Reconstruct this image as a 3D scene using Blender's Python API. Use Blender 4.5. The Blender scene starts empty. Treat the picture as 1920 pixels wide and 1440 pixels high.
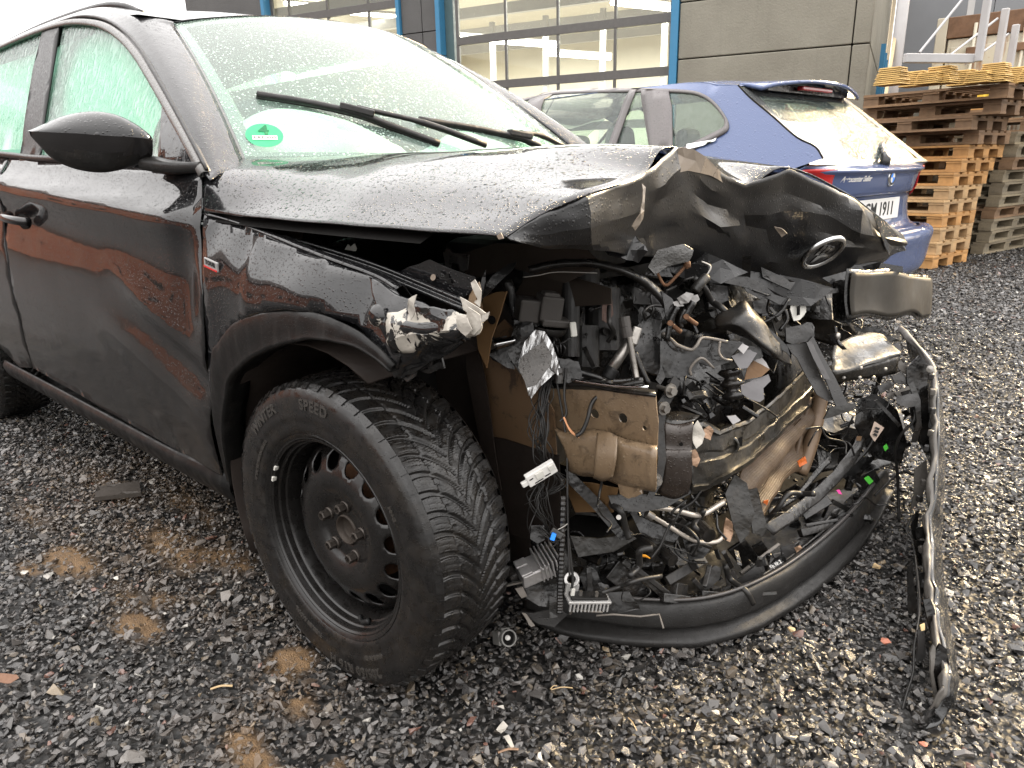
import bpy, bmesh, math, random
import numpy as np
from mathutils import Vector, Matrix, noise
from mathutils.geometry import delaunay_2d_cdt

random.seed(7)
RNG = np.random.default_rng(7)
scene = bpy.context.scene
COL = scene.collection
rad = math.radians

# ------------------------------------------------------------------ camera
CAM_LOC = np.array([1.124, -1.572, 1.023])
CAM_AZ, CAM_PITCH, CAM_ROLL, CAM_F = rad(131.85), rad(16.85), rad(-1.24), 1340.0


def cam_axes():
    y, p, r = CAM_AZ, CAM_PITCH, CAM_ROLL
    f = np.array([math.cos(y) * math.cos(p), math.sin(y) * math.cos(p), -math.sin(p)])
    rt = np.array([math.sin(y), -math.cos(y), 0.0])
    up = np.cross(rt, f)
    c, s = math.cos(r), math.sin(r)
    return np.array([c * rt + s * up, -s * rt + c * up, f])


CM = cam_axes()
cam_data = bpy.data.cameras.new("camera")
cam = bpy.data.objects.new("camera", cam_data)
COL.objects.link(cam)
cam_data.sensor_width = 36.0
cam_data.lens = CAM_F / 1920.0 * 36.0
cam_data.clip_start = 0.02
cam_data.clip_end = 500.0
cam.matrix_world = Matrix(((CM[0][0], CM[1][0], -CM[2][0], CAM_LOC[0]),
                           (CM[0][1], CM[1][1], -CM[2][1], CAM_LOC[1]),
                           (CM[0][2], CM[1][2], -CM[2][2], CAM_LOC[2]), (0, 0, 0, 1)))
scene.camera = cam

# ------------------------------------------------------------------ sky, sun, exposure
SUN_AZ, SUN_EL = rad(80), rad(25)
world = bpy.data.worlds.new("World")
scene.world = world
world.use_nodes = True
wn, wl = world.node_tree.nodes, world.node_tree.links
bg = wn["Background"]
sky = wn.new("ShaderNodeTexSky")
sky.sky_type = 'NISHITA'
sky.sun_disc = False
sky.sun_elevation = SUN_EL
sky.sun_rotation = rad(90) - SUN_AZ
sky.air_density = 1.0
sky.dust_density = 5.0
sky.ozone_density = 1.0
hs = wn.new("ShaderNodeHueSaturation")
hs.inputs["Saturation"].default_value = 0.3
wmix = wn.new("ShaderNodeMixRGB")
wmix.inputs[0].default_value = 0.72                      # a closed cloud layer over the clear sky
wmix.inputs[2].default_value = (9.7, 9.4, 9.15, 1)
wl.new(sky.outputs[0], hs.inputs["Color"])
wl.new(hs.outputs[0], wmix.inputs[1])
# an overcast sky is brighter overhead than at the horizon
wtc = wn.new("ShaderNodeTexCoord")
wsep = wn.new("ShaderNodeSeparateXYZ")
wmad = wn.new("ShaderNodeMath"); wmad.operation = 'MULTIPLY_ADD'; wmad.use_clamp = False
wmad.inputs[1].default_value = 0.95
wmad.inputs[2].default_value = 0.55
wmax = wn.new("ShaderNodeMath"); wmax.operation = 'MAXIMUM'; wmax.inputs[1].default_value = 0.5
wmul = wn.new("ShaderNodeMixRGB"); wmul.blend_type = 'MULTIPLY'; wmul.inputs[0].default_value = 1.0
wl.new(wtc.outputs["Generated"], wsep.inputs[0])
wl.new(wsep.outputs[2], wmad.inputs[0])
wl.new(wmad.outputs[0], wmax.inputs[0])
wl.new(wmix.outputs[0], wmul.inputs[1])
wl.new(wmax.outputs[0], wmul.inputs[2])
wl.new(wmul.outputs[0], bg.inputs[0])
bg.inputs[1].default_value = 0.15

sun_data = bpy.data.lights.new("sun", 'SUN')
sun_data.energy = 3.2
sun_data.angle = rad(10)
sun_data.color = (1.0, 0.74, 0.40)
sun = bpy.data.objects.new("sun", sun_data)
COL.objects.link(sun)
sdir = Vector((math.cos(SUN_AZ) * math.cos(SUN_EL), math.sin(SUN_AZ) * math.cos(SUN_EL), math.sin(SUN_EL)))
sun.rotation_euler = (-sdir).to_track_quat('-Z', 'Y').to_euler()

vs = scene.view_settings
vs.view_transform = 'Standard'
vs.look = 'None'
vs.exposure = 1.58
vs.gamma = 1.0
vs.use_curve_mapping = False
try:
    scene.cycles.max_bounces = 8
    scene.cycles.transparent_max_bounces = 16
    scene.cycles.use_adaptive_sampling = True
    scene.cycles.sample_clamp_indirect = 6.0
    scene.cycles.caustics_reflective = False
    scene.cycles.caustics_refractive = False
    scene.cycles.use_denoising = True
except Exception:
    pass

# ------------------------------------------------------------------ points
def ray(px, py):
    return CM.T @ np.array([(px - 960) / CAM_F, -(py - 720) / CAM_F, 1.0])


def at(px, py, x=None, y=None, z=None, d=None):
    """The place in the yard seen at a pixel of the photograph, on a plane x, y or z, or d metres out."""
    r = ray(px, py)
    if x is not None:
        t = (x - CAM_LOC[0]) / r[0]
    elif y is not None:
        t = (y - CAM_LOC[1]) / r[1]
    elif z is not None:
        t = (z - CAM_LOC[2]) / r[2]
    else:
        t = d
    return CAM_LOC + t * r


def atd(*rows):
    return [at(p[0], p[1], d=p[2]) for p in rows]


# ------------------------------------------------------------------ objects
EMPTY_LOC = {}


def link(o, parent=None, local=False):
    COL.objects.link(o)
    if parent is not None:
        o.parent = parent
        if not local and parent in EMPTY_LOC:
            o.matrix_parent_inverse = Matrix.Translation(-Vector(EMPTY_LOC[parent]))
    return o


def tag(o, label=None, cat=None, group=None, kind=None):
    if label: o["label"] = label
    if cat: o["category"] = cat
    if group: o["group"] = group
    if kind: o["kind"] = kind
    return o


def thing(name, loc, label, cat, group=None, rz=0.0, local=False):
    o = bpy.data.objects.new(name, None)
    COL.objects.link(o)
    o.location = Vector(loc)
    o.rotation_euler = (0, 0, rz)
    o.empty_display_size = 0.1
    if not local:
        EMPTY_LOC[o] = tuple(loc)
    return tag(o, label, cat, group)


def finish(name, me, mat, parent=None, local=False, smooth=False, solid=0.0, off=0.0, bev=0.0, kind=None, sub=0):
    o = bpy.data.objects.new(name, me)
    if mat is not None:
        for m in (mat if isinstance(mat, (list, tuple)) else [mat]):
            me.materials.append(m)
    link(o, parent, local)
    if smooth:
        me.polygons.foreach_set("use_smooth", [True] * len(me.polygons))
        me.update()
    if sub:
        s = o.modifiers.new("sub", 'SUBSURF'); s.levels = sub; s.render_levels = sub
    if solid:
        s = o.modifiers.new("thickness", 'SOLIDIFY'); s.thickness = solid; s.offset = off
    if bev:
        b = o.modifiers.new("edges", 'BEVEL'); b.width = bev; b.segments = 2; b.limit_method = 'ANGLE'; b.angle_limit = rad(40)
    if kind: o["kind"] = kind
    return o


def mk(name, V, F, mat, parent=None, **kw):
    me = bpy.data.meshes.new(name)
    me.from_pydata([tuple(map(float, v)) for v in V], [], [tuple(int(i) for i in f) for f in F])
    me.update()
    return finish(name, me, mat, parent, **kw)


class MB:
    """Collects primitives into one mesh."""
    def __init__(s):
        s.V, s.F, s.M = [], [], []

    def add(s, V, F, mi=0):
        b = len(s.V)
        s.V += [tuple(map(float, v)) for v in V]
        s.F += [tuple(int(i) + b for i in f) for f in F]
        s.M += [mi] * len(F)
        return s

    def box(s, c, size, rot=None, mi=0, taper=1.0):
        c = np.asarray(c, float); h = np.asarray(size, float) / 2
        R = np.eye(3) if rot is None else np.asarray(rot)
        V = []
        for k in (-1, 1):
            t = taper if k > 0 else 1.0
            for i, j in ((-1, -1), (1, -1), (1, 1), (-1, 1)):
                V.append(c + R @ (np.array([i * t, j * t, k]) * h))
        return s.add(V, [(3, 2, 1, 0), (4, 5, 6, 7), (0, 1, 5, 4), (1, 2, 6, 5), (2, 3, 7, 6), (3, 0, 4, 7)], mi)

    def bar(s, a, b, w, t, up=(0, 0, 1), mi=0):
        a, b = np.asarray(a, float), np.asarray(b, float)
        d = b - a; L = np.linalg.norm(d); d = d / max(L, 1e-9)
        u = np.asarray(up, float)
        if abs(np.dot(u, d)) > .95: u = np.array([1.0, 0, 0])
        sx = np.cross(d, u); sx /= np.linalg.norm(sx); su = np.cross(sx, d)
        return s.box((a + b) / 2, (L, w, t), np.array([d, sx, su]).T, mi)

    def tube(s, pts, r, n=8, cap=True, mi=0):
        P = np.asarray(pts, float); m = len(P)
        rr = np.full(m, r) if np.isscalar(r) else np.asarray(r, float)
        T = np.gradient(P, axis=0); T /= np.linalg.norm(T, axis=1)[:, None] + 1e-12
        u = np.array([0, 0, 1.0]) if abs(T[0][2]) < .9 else np.array([1.0, 0, 0])
        V = []
        for i in range(m):
            a = np.cross(T[i], u); a /= np.linalg.norm(a) + 1e-12
            u = np.cross(a, T[i])
            for k in range(n):
                t = 2 * math.pi * k / n
                V.append(P[i] + rr[i] * (math.cos(t) * a + math.sin(t) * u))
        F = [(i * n + k, i * n + (k + 1) % n, (i + 1) * n + (k + 1) % n, (i + 1) * n + k) for i in range(m - 1) for k in range(n)]
        if cap:
            F += [tuple(range(n))[::-1], tuple((m - 1) * n + k for k in range(n))]
        return s.add(V, F, mi)

    def cyl(s, a, b, r, n=16, r2=None, mi=0):
        return s.tube([a, b], [r, r if r2 is None else r2], n, True, mi)

    def lathe(s, prof, c, ax, n=48, a0=0.0, a1=2 * math.pi, mi=0):
        """prof: (radius, along axis); ax: axis direction."""
        ax = np.asarray(ax, float); ax /= np.linalg.norm(ax)
        u = np.array([0, 0, 1.0]) if abs(ax[2]) < .9 else np.array([1.0, 0, 0])
        e1 = np.cross(u, ax); e1 /= np.linalg.norm(e1); e2 = np.cross(ax, e1)
        full = abs(a1 - a0 - 2 * math.pi) < 1e-6
        nn = n if full else n + 1
        V = []
        for (r, h) in prof:
            for k in range(nn):
                t = a0 + (a1 - a0) * k / n
                V.append(np.asarray(c) + ax * h + r * (math.cos(t) * e1 + math.sin(t) * e2))
        F = []
        for i in range(len(prof) - 1):
            for k in range(n):
                k2 = (k + 1) % nn if full else k + 1
                F.append((i * nn + k, i * nn + k2, (i + 1) * nn + k2, (i + 1) * nn + k))
        return s.add(V, F, mi)

    def build(s, name, mat, parent=None, **kw):
        o = mk(name, s.V, s.F, mat, parent, **kw)
        if any(s.M):
            o.data.polygons.foreach_set("material_index", s.M)
        return o


def spline(P, n, closed=False):
    """Catmull-Rom through the points P (any dimension), n samples per span."""
    P = np.asarray(P, float); m = len(P)
    if closed:
        idx = lambda i: P[i % m]; spans = m
    else:
        idx = lambda i: P[i] if 0 <= i < m else (2 * P[0] - P[1] if i < 0 else 2 * P[-1] - P[-2]); spans = m - 1
    out = []
    for i in range(spans):
        p0, p1, p2, p3 = idx(i - 1), idx(i), idx(i + 1), idx(i + 2)
        for k in range(n):
            t = k / n
            out.append(.5 * (2 * p1 + (p2 - p0) * t + (2 * p0 - 5 * p1 + 4 * p2 - p3) * t * t + (3 * p1 - p0 - 3 * p2 + p3) * t ** 3))
    if not closed: out.append(P[-1])
    return np.array(out)


def grid_mesh(P, nu, nv, smooth=True):
    """Control grid P[r][c] of points -> dense grid (rows*nu by cols*nv)."""
    P = np.asarray(P, float)
    lin = lambda A, n: np.array([A[i] + (A[i + 1] - A[i]) * k / n for i in range(len(A) - 1) for k in range(n)] + [A[-1]])
    f = spline if smooth else lin
    A = np.array([f(row, nv) for row in P])
    B = np.array([f(A[:, j], nu) for j in range(A.shape[1])]).transpose(1, 0, 2)
    return B


def grid_faces(nr, nc, keep=None):
    F = []
    for i in range(nr - 1):
        for j in range(nc - 1):
            if keep is None or keep(i, j):
                F.append((i * nc + j, i * nc + j + 1, (i + 1) * nc + j + 1, (i + 1) * nc + j))
    return F


def rough(B, amp, freq, seed=0, axis=None):
    """Shifts a point grid by smooth noise (dents)."""
    B = B.copy(); sh = B.shape
    Q = B.reshape(-1, 3)
    for k in range(len(Q)):
        p = Vector(Q[k]) * freq + Vector((seed * 7.1, seed * 3.3, seed * 1.7))
        v = noise.noise_vector(p)
        if axis is None: Q[k] += amp * np.array(v)
        else: Q[k] += amp * v[0] * np.asarray(axis)
    return Q.reshape(sh)


def grid(name, P, nu, nv, mat, parent=None, amp=0, freq=10, seed=0, smooth_ctrl=True, flip=False, uv=False, **kw):
    B = grid_mesh(P, nu, nv, smooth_ctrl)
    if amp: B = rough(B, amp, freq, seed)
    nr, nc = B.shape[:2]
    F = grid_faces(nr, nc)
    if flip: F = [f[::-1] for f in F]
    kw.setdefault("smooth", True)
    o = mk(name, B.reshape(-1, 3), F, mat, parent, **kw)
    if uv:
        l = o.data.uv_layers.new(name="UVMap")
        vi = np.empty(len(o.data.loops), dtype=np.int32); o.data.loops.foreach_get("vertex_index", vi)
        U = np.stack([(vi % nc) / (nc - 1), (vi // nc) / (nr - 1)], 1)
        l.data.foreach_set("uv", U.astype(np.float32).ravel())
    return o


def inside(poly, pts):
    poly = np.asarray(poly); pts = np.asarray(pts)
    x, y = pts[:, 0], pts[:, 1]
    c = np.zeros(len(pts), bool)
    j = len(poly) - 1
    for i in range(len(poly)):
        xi, yi = poly[i]; xj, yj = poly[j]
        hit = ((yi > y) != (yj > y)) & (x < (xj - xi) * (y - yi) / ((yj - yi) if yj != yi else 1e-12) + xi)
        c ^= hit
        j = i
    return c


def densify(poly, res):
    out = []
    for i in range(len(poly)):
        a, b = np.asarray(poly[i], float), np.asarray(poly[(i + 1) % len(poly)], float)
        n = max(1, int(np.linalg.norm(b - a) / res))
        out += [a + (b - a) * k / n for k in range(n)]
    return np.array(out)


def sheet2d(outline, res, holes=()):
    """Triangulated flat region with an even interior grid, returns 2D points and triangles."""
    ol = densify(outline, res)
    hs_ = [densify(h, res) for h in holes]
    V = list(map(tuple, ol)); E = []
    n = len(ol); E += [(i, (i + 1) % n) for i in range(n)]
    for h in hs_:
        b = len(V); V += list(map(tuple, h)); m = len(h)
        E += [(b + i, b + (i + 1) % m) for i in range(m)]
    edgep = np.array(V)
    lo, hi = ol.min(0), ol.max(0)
    gx, gy = np.meshgrid(np.arange(lo[0] + res / 2, hi[0], res), np.arange(lo[1] + res / 2, hi[1], res))
    gx[1::2] += res / 2
    G = np.stack([gx.ravel(), gy.ravel()], 1)
    ok = inside(ol, G)
    for h in hs_: ok &= ~inside(h, G)
    G = G[ok]
    if len(G):
        far = np.ones(len(G), bool)
        for k in range(0, len(edgep), 400):
            d = np.linalg.norm(G[:, None] - edgep[None, k:k + 400], axis=2).min(1)
            far &= d > res * .45
        V += list(map(tuple, G[far]))
    r = delaunay_2d_cdt([Vector(v) for v in V], E, [], 0, 1e-7)
    P = np.array([tuple(v) for v in r[0]])
    T = np.array([f for f in r[2] if len(f) == 3])
    c = P[T].mean(1)
    ok = inside(ol, c)
    for h in hs_: ok &= ~inside(h, c)
    return P, T[ok]


def sheet(name, outline, res, fn, mat, parent=None, holes=(), **kw):
    P, T = sheet2d(outline, res, holes)
    V = [fn(p[0], p[1]) for p in P]
    kw.setdefault("smooth", True)
    return mk(name, V, T, mat, parent, **kw)


def shard(name, pts, mat, parent=None, thick=.003, bend=0.0, res=None, seed=0, **kw):
    """A torn plate: closed outline of 3D points, filled, given thickness and an uneven surface."""
    P = np.asarray(pts, float); c = P.mean(0)
    u, s, vt = np.linalg.svd(P - c)
    ex, ey, n = vt
    if np.dot(n, CAM_LOC - c) < 0: n = -n; ey = -ey
    q = np.stack([(P - c) @ ex, (P - c) @ ey], 1)
    hgt = (P - c) @ n
    size = np.linalg.norm(q.max(0) - q.min(0))
    res = res or max(size / 9, .006)
    p2, T = sheet2d(q, res)

    def f(x, y):
        w = 1 / (((q - [x, y]) ** 2).sum(1) + 1e-6)
        h = (w * hgt).sum() / w.sum()
        p = c + ex * x + ey * y + n * h
        if bend:
            v = noise.noise_vector(Vector(p) * (2.2 / size) + Vector((seed, 2 * seed, 0)))
            p = p + n * bend * v[0] * size + (ex * v[1] + ey * v[2]) * bend * .3 * size
        return p
    V = [f(*p) for p in p2]
    kw.setdefault("smooth", False)
    return mk(name, V, T, mat, parent, solid=thick, off=-1.0, **kw)


def rotz(a):
    c, s = math.cos(a), math.sin(a)
    return np.array([[c, -s, 0], [s, c, 0], [0, 0, 1.0]])


def rot_axes(d, up=(0, 0, 1)):
    d = np.asarray(d, float); d = d / np.linalg.norm(d)
    s = np.cross(np.asarray(up, float), d); s /= np.linalg.norm(s)
    return np.array([d, s, np.cross(d, s)]).T


def text_mesh(s, size, depth=0.0, font_shear=0.0, spacing=1.0, bold=0.0):
    cu = bpy.data.curves.new("lettering", 'FONT')
    cu.body = s; cu.size = size; cu.extrude = depth; cu.align_x = 'CENTER'; cu.align_y = 'CENTER'
    cu.shear = font_shear; cu.space_character = spacing; cu.offset = bold; cu.resolution_u = 3
    o = bpy.data.objects.new("lettering", cu)
    COL.objects.link(o)
    dg = bpy.context.evaluated_depsgraph_get()
    me = bpy.data.meshes.new_from_object(o.evaluated_get(dg))
    bpy.data.objects.remove(o)
    bpy.data.curves.remove(cu)
    me.materials.clear()
    return me


def map_mesh(me, fn):
    n = len(me.vertices); a = np.empty(n * 3, np.float32)
    me.vertices.foreach_get("co", a); a = a.reshape(-1, 3)
    b = np.array([fn(*p) for p in a], np.float32)
    me.vertices.foreach_set("co", b.ravel()); me.update()
    return me

# ------------------------------------------------------------------ materials
class NT:
    def __init__(s, name):
        s.m = bpy.data.materials.new(name); s.m.use_nodes = True
        s.t = s.m.node_tree; s.n = s.t.nodes; s.b = s.n["Principled BSDF"]; s.out = s.n["Material Output"]
        s._tc = None

    def new(s, kind, **kw):
        x = s.n.new("ShaderNode" + kind)
        for k, v in kw.items(): setattr(x, k, v)
        return x

    def link(s, a, b): s.t.links.new(a, b)

    def set(s, x, key, v):
        if hasattr(v, "is_output"): s.link(v, x.inputs[key])
        else: x.inputs[key].default_value = v

    def coord(s, which="Object", scale=(1, 1, 1), rot=(0, 0, 0)):
        if s._tc is None: s._tc = s.new("TexCoord")
        mp = s.new("Mapping")
        s.link(s._tc.outputs[which], mp.inputs[0])
        mp.inputs["Scale"].default_value = scale
        mp.inputs["Rotation"].default_value = rot
        return mp.outputs[0]

    def noise(s, scale, detail=4, rough=.55, vec=None, dist=0.0):
        x = s.new("TexNoise")
        s.link(vec if vec is not None else s.coord(), x.inputs["Vector"])
        x.inputs["Scale"].default_value = scale; x.inputs["Detail"].default_value = detail
        x.inputs["Roughness"].default_value = rough; x.inputs["Distortion"].default_value = dist
        return x.outputs[0]

    def ramp(s, fac, stops, interp='LINEAR'):
        x = s.new("ValToRGB"); x.color_ramp.interpolation = interp
        e = x.color_ramp.elements
        while len(e) < len(stops): e.new(.5)
        for el, (p, c) in zip(e, stops):
            el.position = p; el.color = (c[0], c[1], c[2], 1) if hasattr(c, "__len__") else (c, c, c, 1)
        s.link(fac, x.inputs[0])
        return x.outputs[0]

    def math(s, op, a, b=0.0, clamp=False):
        x = s.new("Math", operation=op, use_clamp=clamp)
        s.set(x, 0, a); s.set(x, 1, b)
        return x.outputs[0]

    def mix(s, fac, a, b, mode='MIX'):
        x = s.new("MixRGB", blend_type=mode)
        for i, v in enumerate((fac, a, b)):
            if hasattr(v, "is_output"): s.link(v, x.inputs[i])
            else: x.inputs[i].default_value = v if i == 0 else (*v[:3], 1)
        return x.outputs[0]

    def bump(s, h, strength=.3, dist=.01, normal=None):
        x = s.new("Bump"); s.link(h, x.inputs["Height"])
        x.inputs["Strength"].default_value = strength; x.inputs["Distance"].default_value = dist
        if normal is not None: s.link(normal, x.inputs["Normal"])
        return x.outputs[0]

    def drops(s, scale, size=.36, share=.6, vec=None):
        """Height field of separate water drops."""
        v = s.new("TexVoronoi", feature='F1'); v.inputs["Scale"].default_value = scale
        v.inputs["Randomness"].default_value = 1.0
        s.link(vec if vec is not None else s.coord(), v.inputs["Vector"])
        sep = s.new("SeparateColor"); s.link(v.outputs["Color"], sep.inputs[0])
        r = s.math('MULTIPLY_ADD', sep.outputs[0], size * .75); s.n[-1].inputs[2].default_value = size * .35
        q = s.math('DIVIDE', v.outputs["Distance"], r)
        q = s.math('MULTIPLY', q, q)
        h = s.math('SUBTRACT', 1.0, q, clamp=True)
        h = s.math('POWER', h, .6)
        on = s.math('LESS_THAN', sep.outputs[1], share)
        return s.math('MULTIPLY', h, on)

    def base(s, col=None, rough=None, metal=None, spec=None, normal=None, coat=None, **kw):
        for k, v in (("Base Color", col), ("Roughness", rough), ("Metallic", metal), ("Specular IOR Level", spec), ("Normal", normal), ("Coat Weight", coat)):
            if v is None: continue
            if k == "Base Color" and not hasattr(v, "is_output"): v = (*v[:3], 1)
            s.set(s.b, k, v)
        return s.m


def simple(name, col, rough=.5, metal=0.0, spec=.5, var=.25, scale=30, bump=.0, wet=0):
    if rough > .36 and metal == 0: spec *= .62
    """A plain material with slight uneven colour, gloss and relief; wet adds fine drops."""
    m = NT(name)
    n1 = m.noise(scale, 5, .6)
    c = m.mix(n1, [x * (1 - var) for x in col], [min(1, x * (1 + var)) for x in col])
    r = m.ramp(m.noise(scale * 2.3, 3), [(.3, max(.03, rough - .12)), (.7, min(1, rough + .12))])
    nrm = None
    if bump: nrm = m.bump(m.noise(scale * 4, 4), bump, .004)
    if wet:
        nrm = m.bump(m.drops(wet, .4, .7), .5, .0012, nrm)
    return m.base(c, r, metal, spec, nrm)


def paint(name, col, drop=150, dirt=0.0, streak=False, big=True, flake=0.0, strength=.55, gloss=.06):
    m = NT(name)
    a = m.drops(drop, .40, .72)
    h = a
    if big:
        b = m.drops(drop * .42, .30, .42)
        h = m.math('MAXIMUM', a, m.math('MULTIPLY', b, 1.7))
    f = m.drops(drop * 2.6, .34, .5)
    h = m.math('MAXIMUM', h, m.math('MULTIPLY', f, .35))
    wave = m.noise(7, 2)
    nrm = m.bump(wave, .06, .02)
    if streak:
        sv = m.coord("Object", (1, 1, .05))
        st = m.noise(60, 3, .6, sv)
        nrm = m.bump(m.ramp(st, [(.42, 0), (.62, 1)]), .10, .0022, nrm)
    nrm = m.bump(h, strength, .0026, nrm)
    c = col
    r = gloss
    if dirt:
        tc = m.new("TexCoord"); sp = m.new("SeparateXYZ"); m.link(tc.outputs["Object"], sp.inputs[0])
        low = m.math('MULTIPLY_ADD', sp.outputs[2], -2.2); m.n[-1].inputs[2].default_value = 1.75
        sv = m.coord("Object", (1, 1, .12))
        d = m.math('MULTIPLY', m.ramp(m.noise(26, 6, .65, sv), [(.30, 0), (.75, 1)]), low, clamp=True)
        d2 = m.math('MULTIPLY', m.ramp(m.noise(140, 3, .6), [(.45, 0), (.75, 1)]), low, clamp=True)
        d = m.math('MAXIMUM', m.math('MULTIPLY', d, dirt), m.math('MULTIPLY', d2, dirt * .6))
        c = m.mix(d, col, (.060, .050, .040))
        r = m.math('MULTIPLY_ADD', d, .55); m.n[-1].inputs[2].default_value = gloss
    m.base(c, r, 0.0, .5, nrm)
    return m.m


def two_sided_fresnel(m, ior=1.45):
    g = m.new("NewGeometry")
    k = m.math('MULTIPLY_ADD', g.outputs["Backfacing"], 1 / ior - ior); m.n[-1].inputs[2].default_value = ior
    fr = m.new("Fresnel"); m.link(k, fr.inputs[0])
    return fr


def glass(name, tint, fog=.12, streak=False, drop=170, spec_rough=.03, fogcol=(.78, .84, .80), film=.35, rough_n=.6):
    """Wet window: tinted see-through pane, mirror reflection, and a film of drops that scatters."""
    m = NT(name)
    a = m.drops(drop, .42, .8)
    b = m.drops(drop * 2.2, .40, .75)
    h = m.math('MAXIMUM', a, m.math('MULTIPLY', b, .5))
    if streak:
        sv = m.coord("Object", (1, 1, .035), (rad(0), rad(9), 0))
        st = m.ramp(m.noise(75, 4, .6, sv), [(.40, 0), (.66, 1)])
        h = m.math('MAXIMUM', m.math('MULTIPLY', h, .8), m.math('MULTIPLY', st, .9))
    nrm = m.bump(h, rough_n, .0022)
    tr = m.new("BsdfTransparent"); tr.inputs[0].default_value = (*tint, 1)
    gl = m.new("BsdfGlossy"); gl.inputs[1].default_value = spec_rough; m.link(nrm, gl.inputs["Normal"])
    df = m.new("BsdfDiffuse"); df.inputs[0].default_value = (*fogcol, 1); m.link(nrm, df.inputs["Normal"])
    tl = m.new("BsdfTranslucent"); tl.inputs[0].default_value = (*fogcol, 1); m.link(nrm, tl.inputs["Normal"])
    fm = m.new("MixShader"); fm.inputs[0].default_value = .45; m.link(df.outputs[0], fm.inputs[1]); m.link(tl.outputs[0], fm.inputs[2])
    fac = m.math('MULTIPLY_ADD', h, fog); m.n[-1].inputs[2].default_value = fog * film
    m1 = m.new("MixShader"); m.link(fac, m1.inputs[0]); m.link(tr.outputs[0], m1.inputs[1]); m.link(fm.outputs[0], m1.inputs[2])
    fr = two_sided_fresnel(m)
    m2 = m.new("MixShader"); m.link(fr.outputs[0], m2.inputs[0]); m.link(m1.outputs[0], m2.inputs[1]); m.link(gl.outputs[0], m2.inputs[2])
    m.link(m2.outputs[0], m.out.inputs[0])
    return m.m


def clear_glass(name, tint=(.92, .95, .93)):
    m = NT(name)
    tr = m.new("BsdfTransparent"); tr.inputs[0].default_value = (*tint, 1)
    gl = m.new("BsdfGlossy"); gl.inputs[1].default_value = .02
    fr = two_sided_fresnel(m)
    m2 = m.new("MixShader"); m.link(fr.outputs[0], m2.inputs[0]); m.link(tr.outputs[0], m2.inputs[1]); m.link(gl.outputs[0], m2.inputs[2])
    m.link(m2.outputs[0], m.out.inputs[0])
    return m.m


def emit(name, col, strength):
    m = NT(name)
    m.base((.8, .8, .8), .5)
    m.b.inputs["Emission Color"].default_value = (*col, 1)
    m.b.inputs["Emission Strength"].default_value = strength
    return m.m


def wood(name, col, dark):
    m = NT(name)
    oi = m.new("ObjectInfo")
    sv = m.coord("Object", (3, 40, 40))
    g = m.noise(3.2, 6, .65, sv, .6)
    c = m.mix(m.ramp(g, [(.3, 0), (.7, 1)]), dark, col)
    c = m.mix(m.ramp(oi.outputs["Random"], [(0, 0), (1, .55)]), c, [x * .55 for x in (col[0] * .8, col[1] * .8, col[2] * .9)])
    c = m.mix(m.ramp(m.noise(9, 4), [(.55, 0), (.8, .5)]), c, [x * .5 for x in dark])
    k = m.ramp(m.noise(1.7, 5, .7), [(.42, 0), (.72, .7)])
    c = m.mix(k, c, [dark[0] * .45, dark[1] * .5, dark[2] * .6])
    return m.base(c, .7, 0, .3, m.bump(g, .5, .005))


def gravel_stone(name):
    m = NT(name)
    oi = m.new("ObjectInfo")
    rnd = oi.outputs["Random"]
    c = m.ramp(rnd, [(0, (0.0155, 0.0145, 0.0145)), (.28, (0.0385, 0.0368, 0.0359)), (.50, (0.0727, 0.0684, 0.065)), (.66, (0.0444, 0.0385, 0.0326)), (.78, (0.0941, 0.0856, 0.0805)),
                     (.88, (0.111, 0.0898, 0.0668)), (.945, (0.128, 0.116, 0.105)), (.968, (0.15, 0.075, 0.0562)), (.978, (0.315, 0.3, 0.27)), (.99, (0.18, 0.135, 0.0825))], 'CONSTANT')
    c = m.mix(m.ramp(m.noise(120, 4), [(.35, 0), (.75, .45)]), c, (.06, .052, .044), 'MIX')
    du = m.new("Attribute", attribute_name="dust"); du.attribute_type = 'INSTANCER'
    c = m.mix(du.outputs["Fac"], c, (.135, .085, .044))
    r = m.ramp(m.noise(60, 2), [(.3, .07), (.7, .34)])
    return m.base(c, r, 0, .62, m.bump(m.noise(200, 3), .3, .002))


def wet_plastic(name, col, rough=.24, crumple=.35, dust=.35, dustcol=(.045, .036, .028)):
    """Broken black plastic, wet: dark, shiny in streaks, dusty in the hollows."""
    m = NT(name)
    d = m.ramp(m.noise(13, 6, .68), [(.48, 0), (.74, dust)])
    c = m.mix(d, col, dustcol)
    r = m.ramp(m.noise(21, 4), [(.32, max(.05, rough - .12)), (.68, rough + .22)])
    n1 = m.bump(m.noise(17, 3, .55), crumple, .02)
    n2 = m.bump(m.noise(120, 3), .12, .002, n1)
    return m.base(c, r, 0, .45, m.bump(m.drops(230, .36, .45), .5, .0011, n2))


M = {}
M['black_paint'] = paint("wet black paint", (.006, .006, .0065), 150)
M['black_side'] = paint("wet black paint with road dirt", (.005, .005, .0054), 190, dirt=.34, big=False, strength=.3)
M['black_upper'] = paint("wet black paint in streaks", (.008, .008, .009), 190, streak=True, gloss=.14)
M['blue_paint'] = paint("wet blue paint", (.068, .094, .190), 120, streak=True, strength=.35)
M['blue_roof'] = paint("wet blue roof paint", (.068, .094, .190), 90, strength=.8)
M['plastic'] = wet_plastic("wet black plastic", (.0045, .0042, .004))
M['plastic_dry'] = wet_plastic("dull black plastic", (.007, .0065, .006), .42, .2, .3)
M['plastic_grey'] = wet_plastic("wet dark grey plastic", (.013, .0122, .0115), .28)
M['plastic_olive'] = wet_plastic("wet dusty black steel", (.010, .0088, .0068), .30, .4, .6)
M['grey_metal'] = simple("grey sheet metal", (0.18, 0.174, 0.168), .35, .6, .5, .3, 12, .15)
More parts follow.
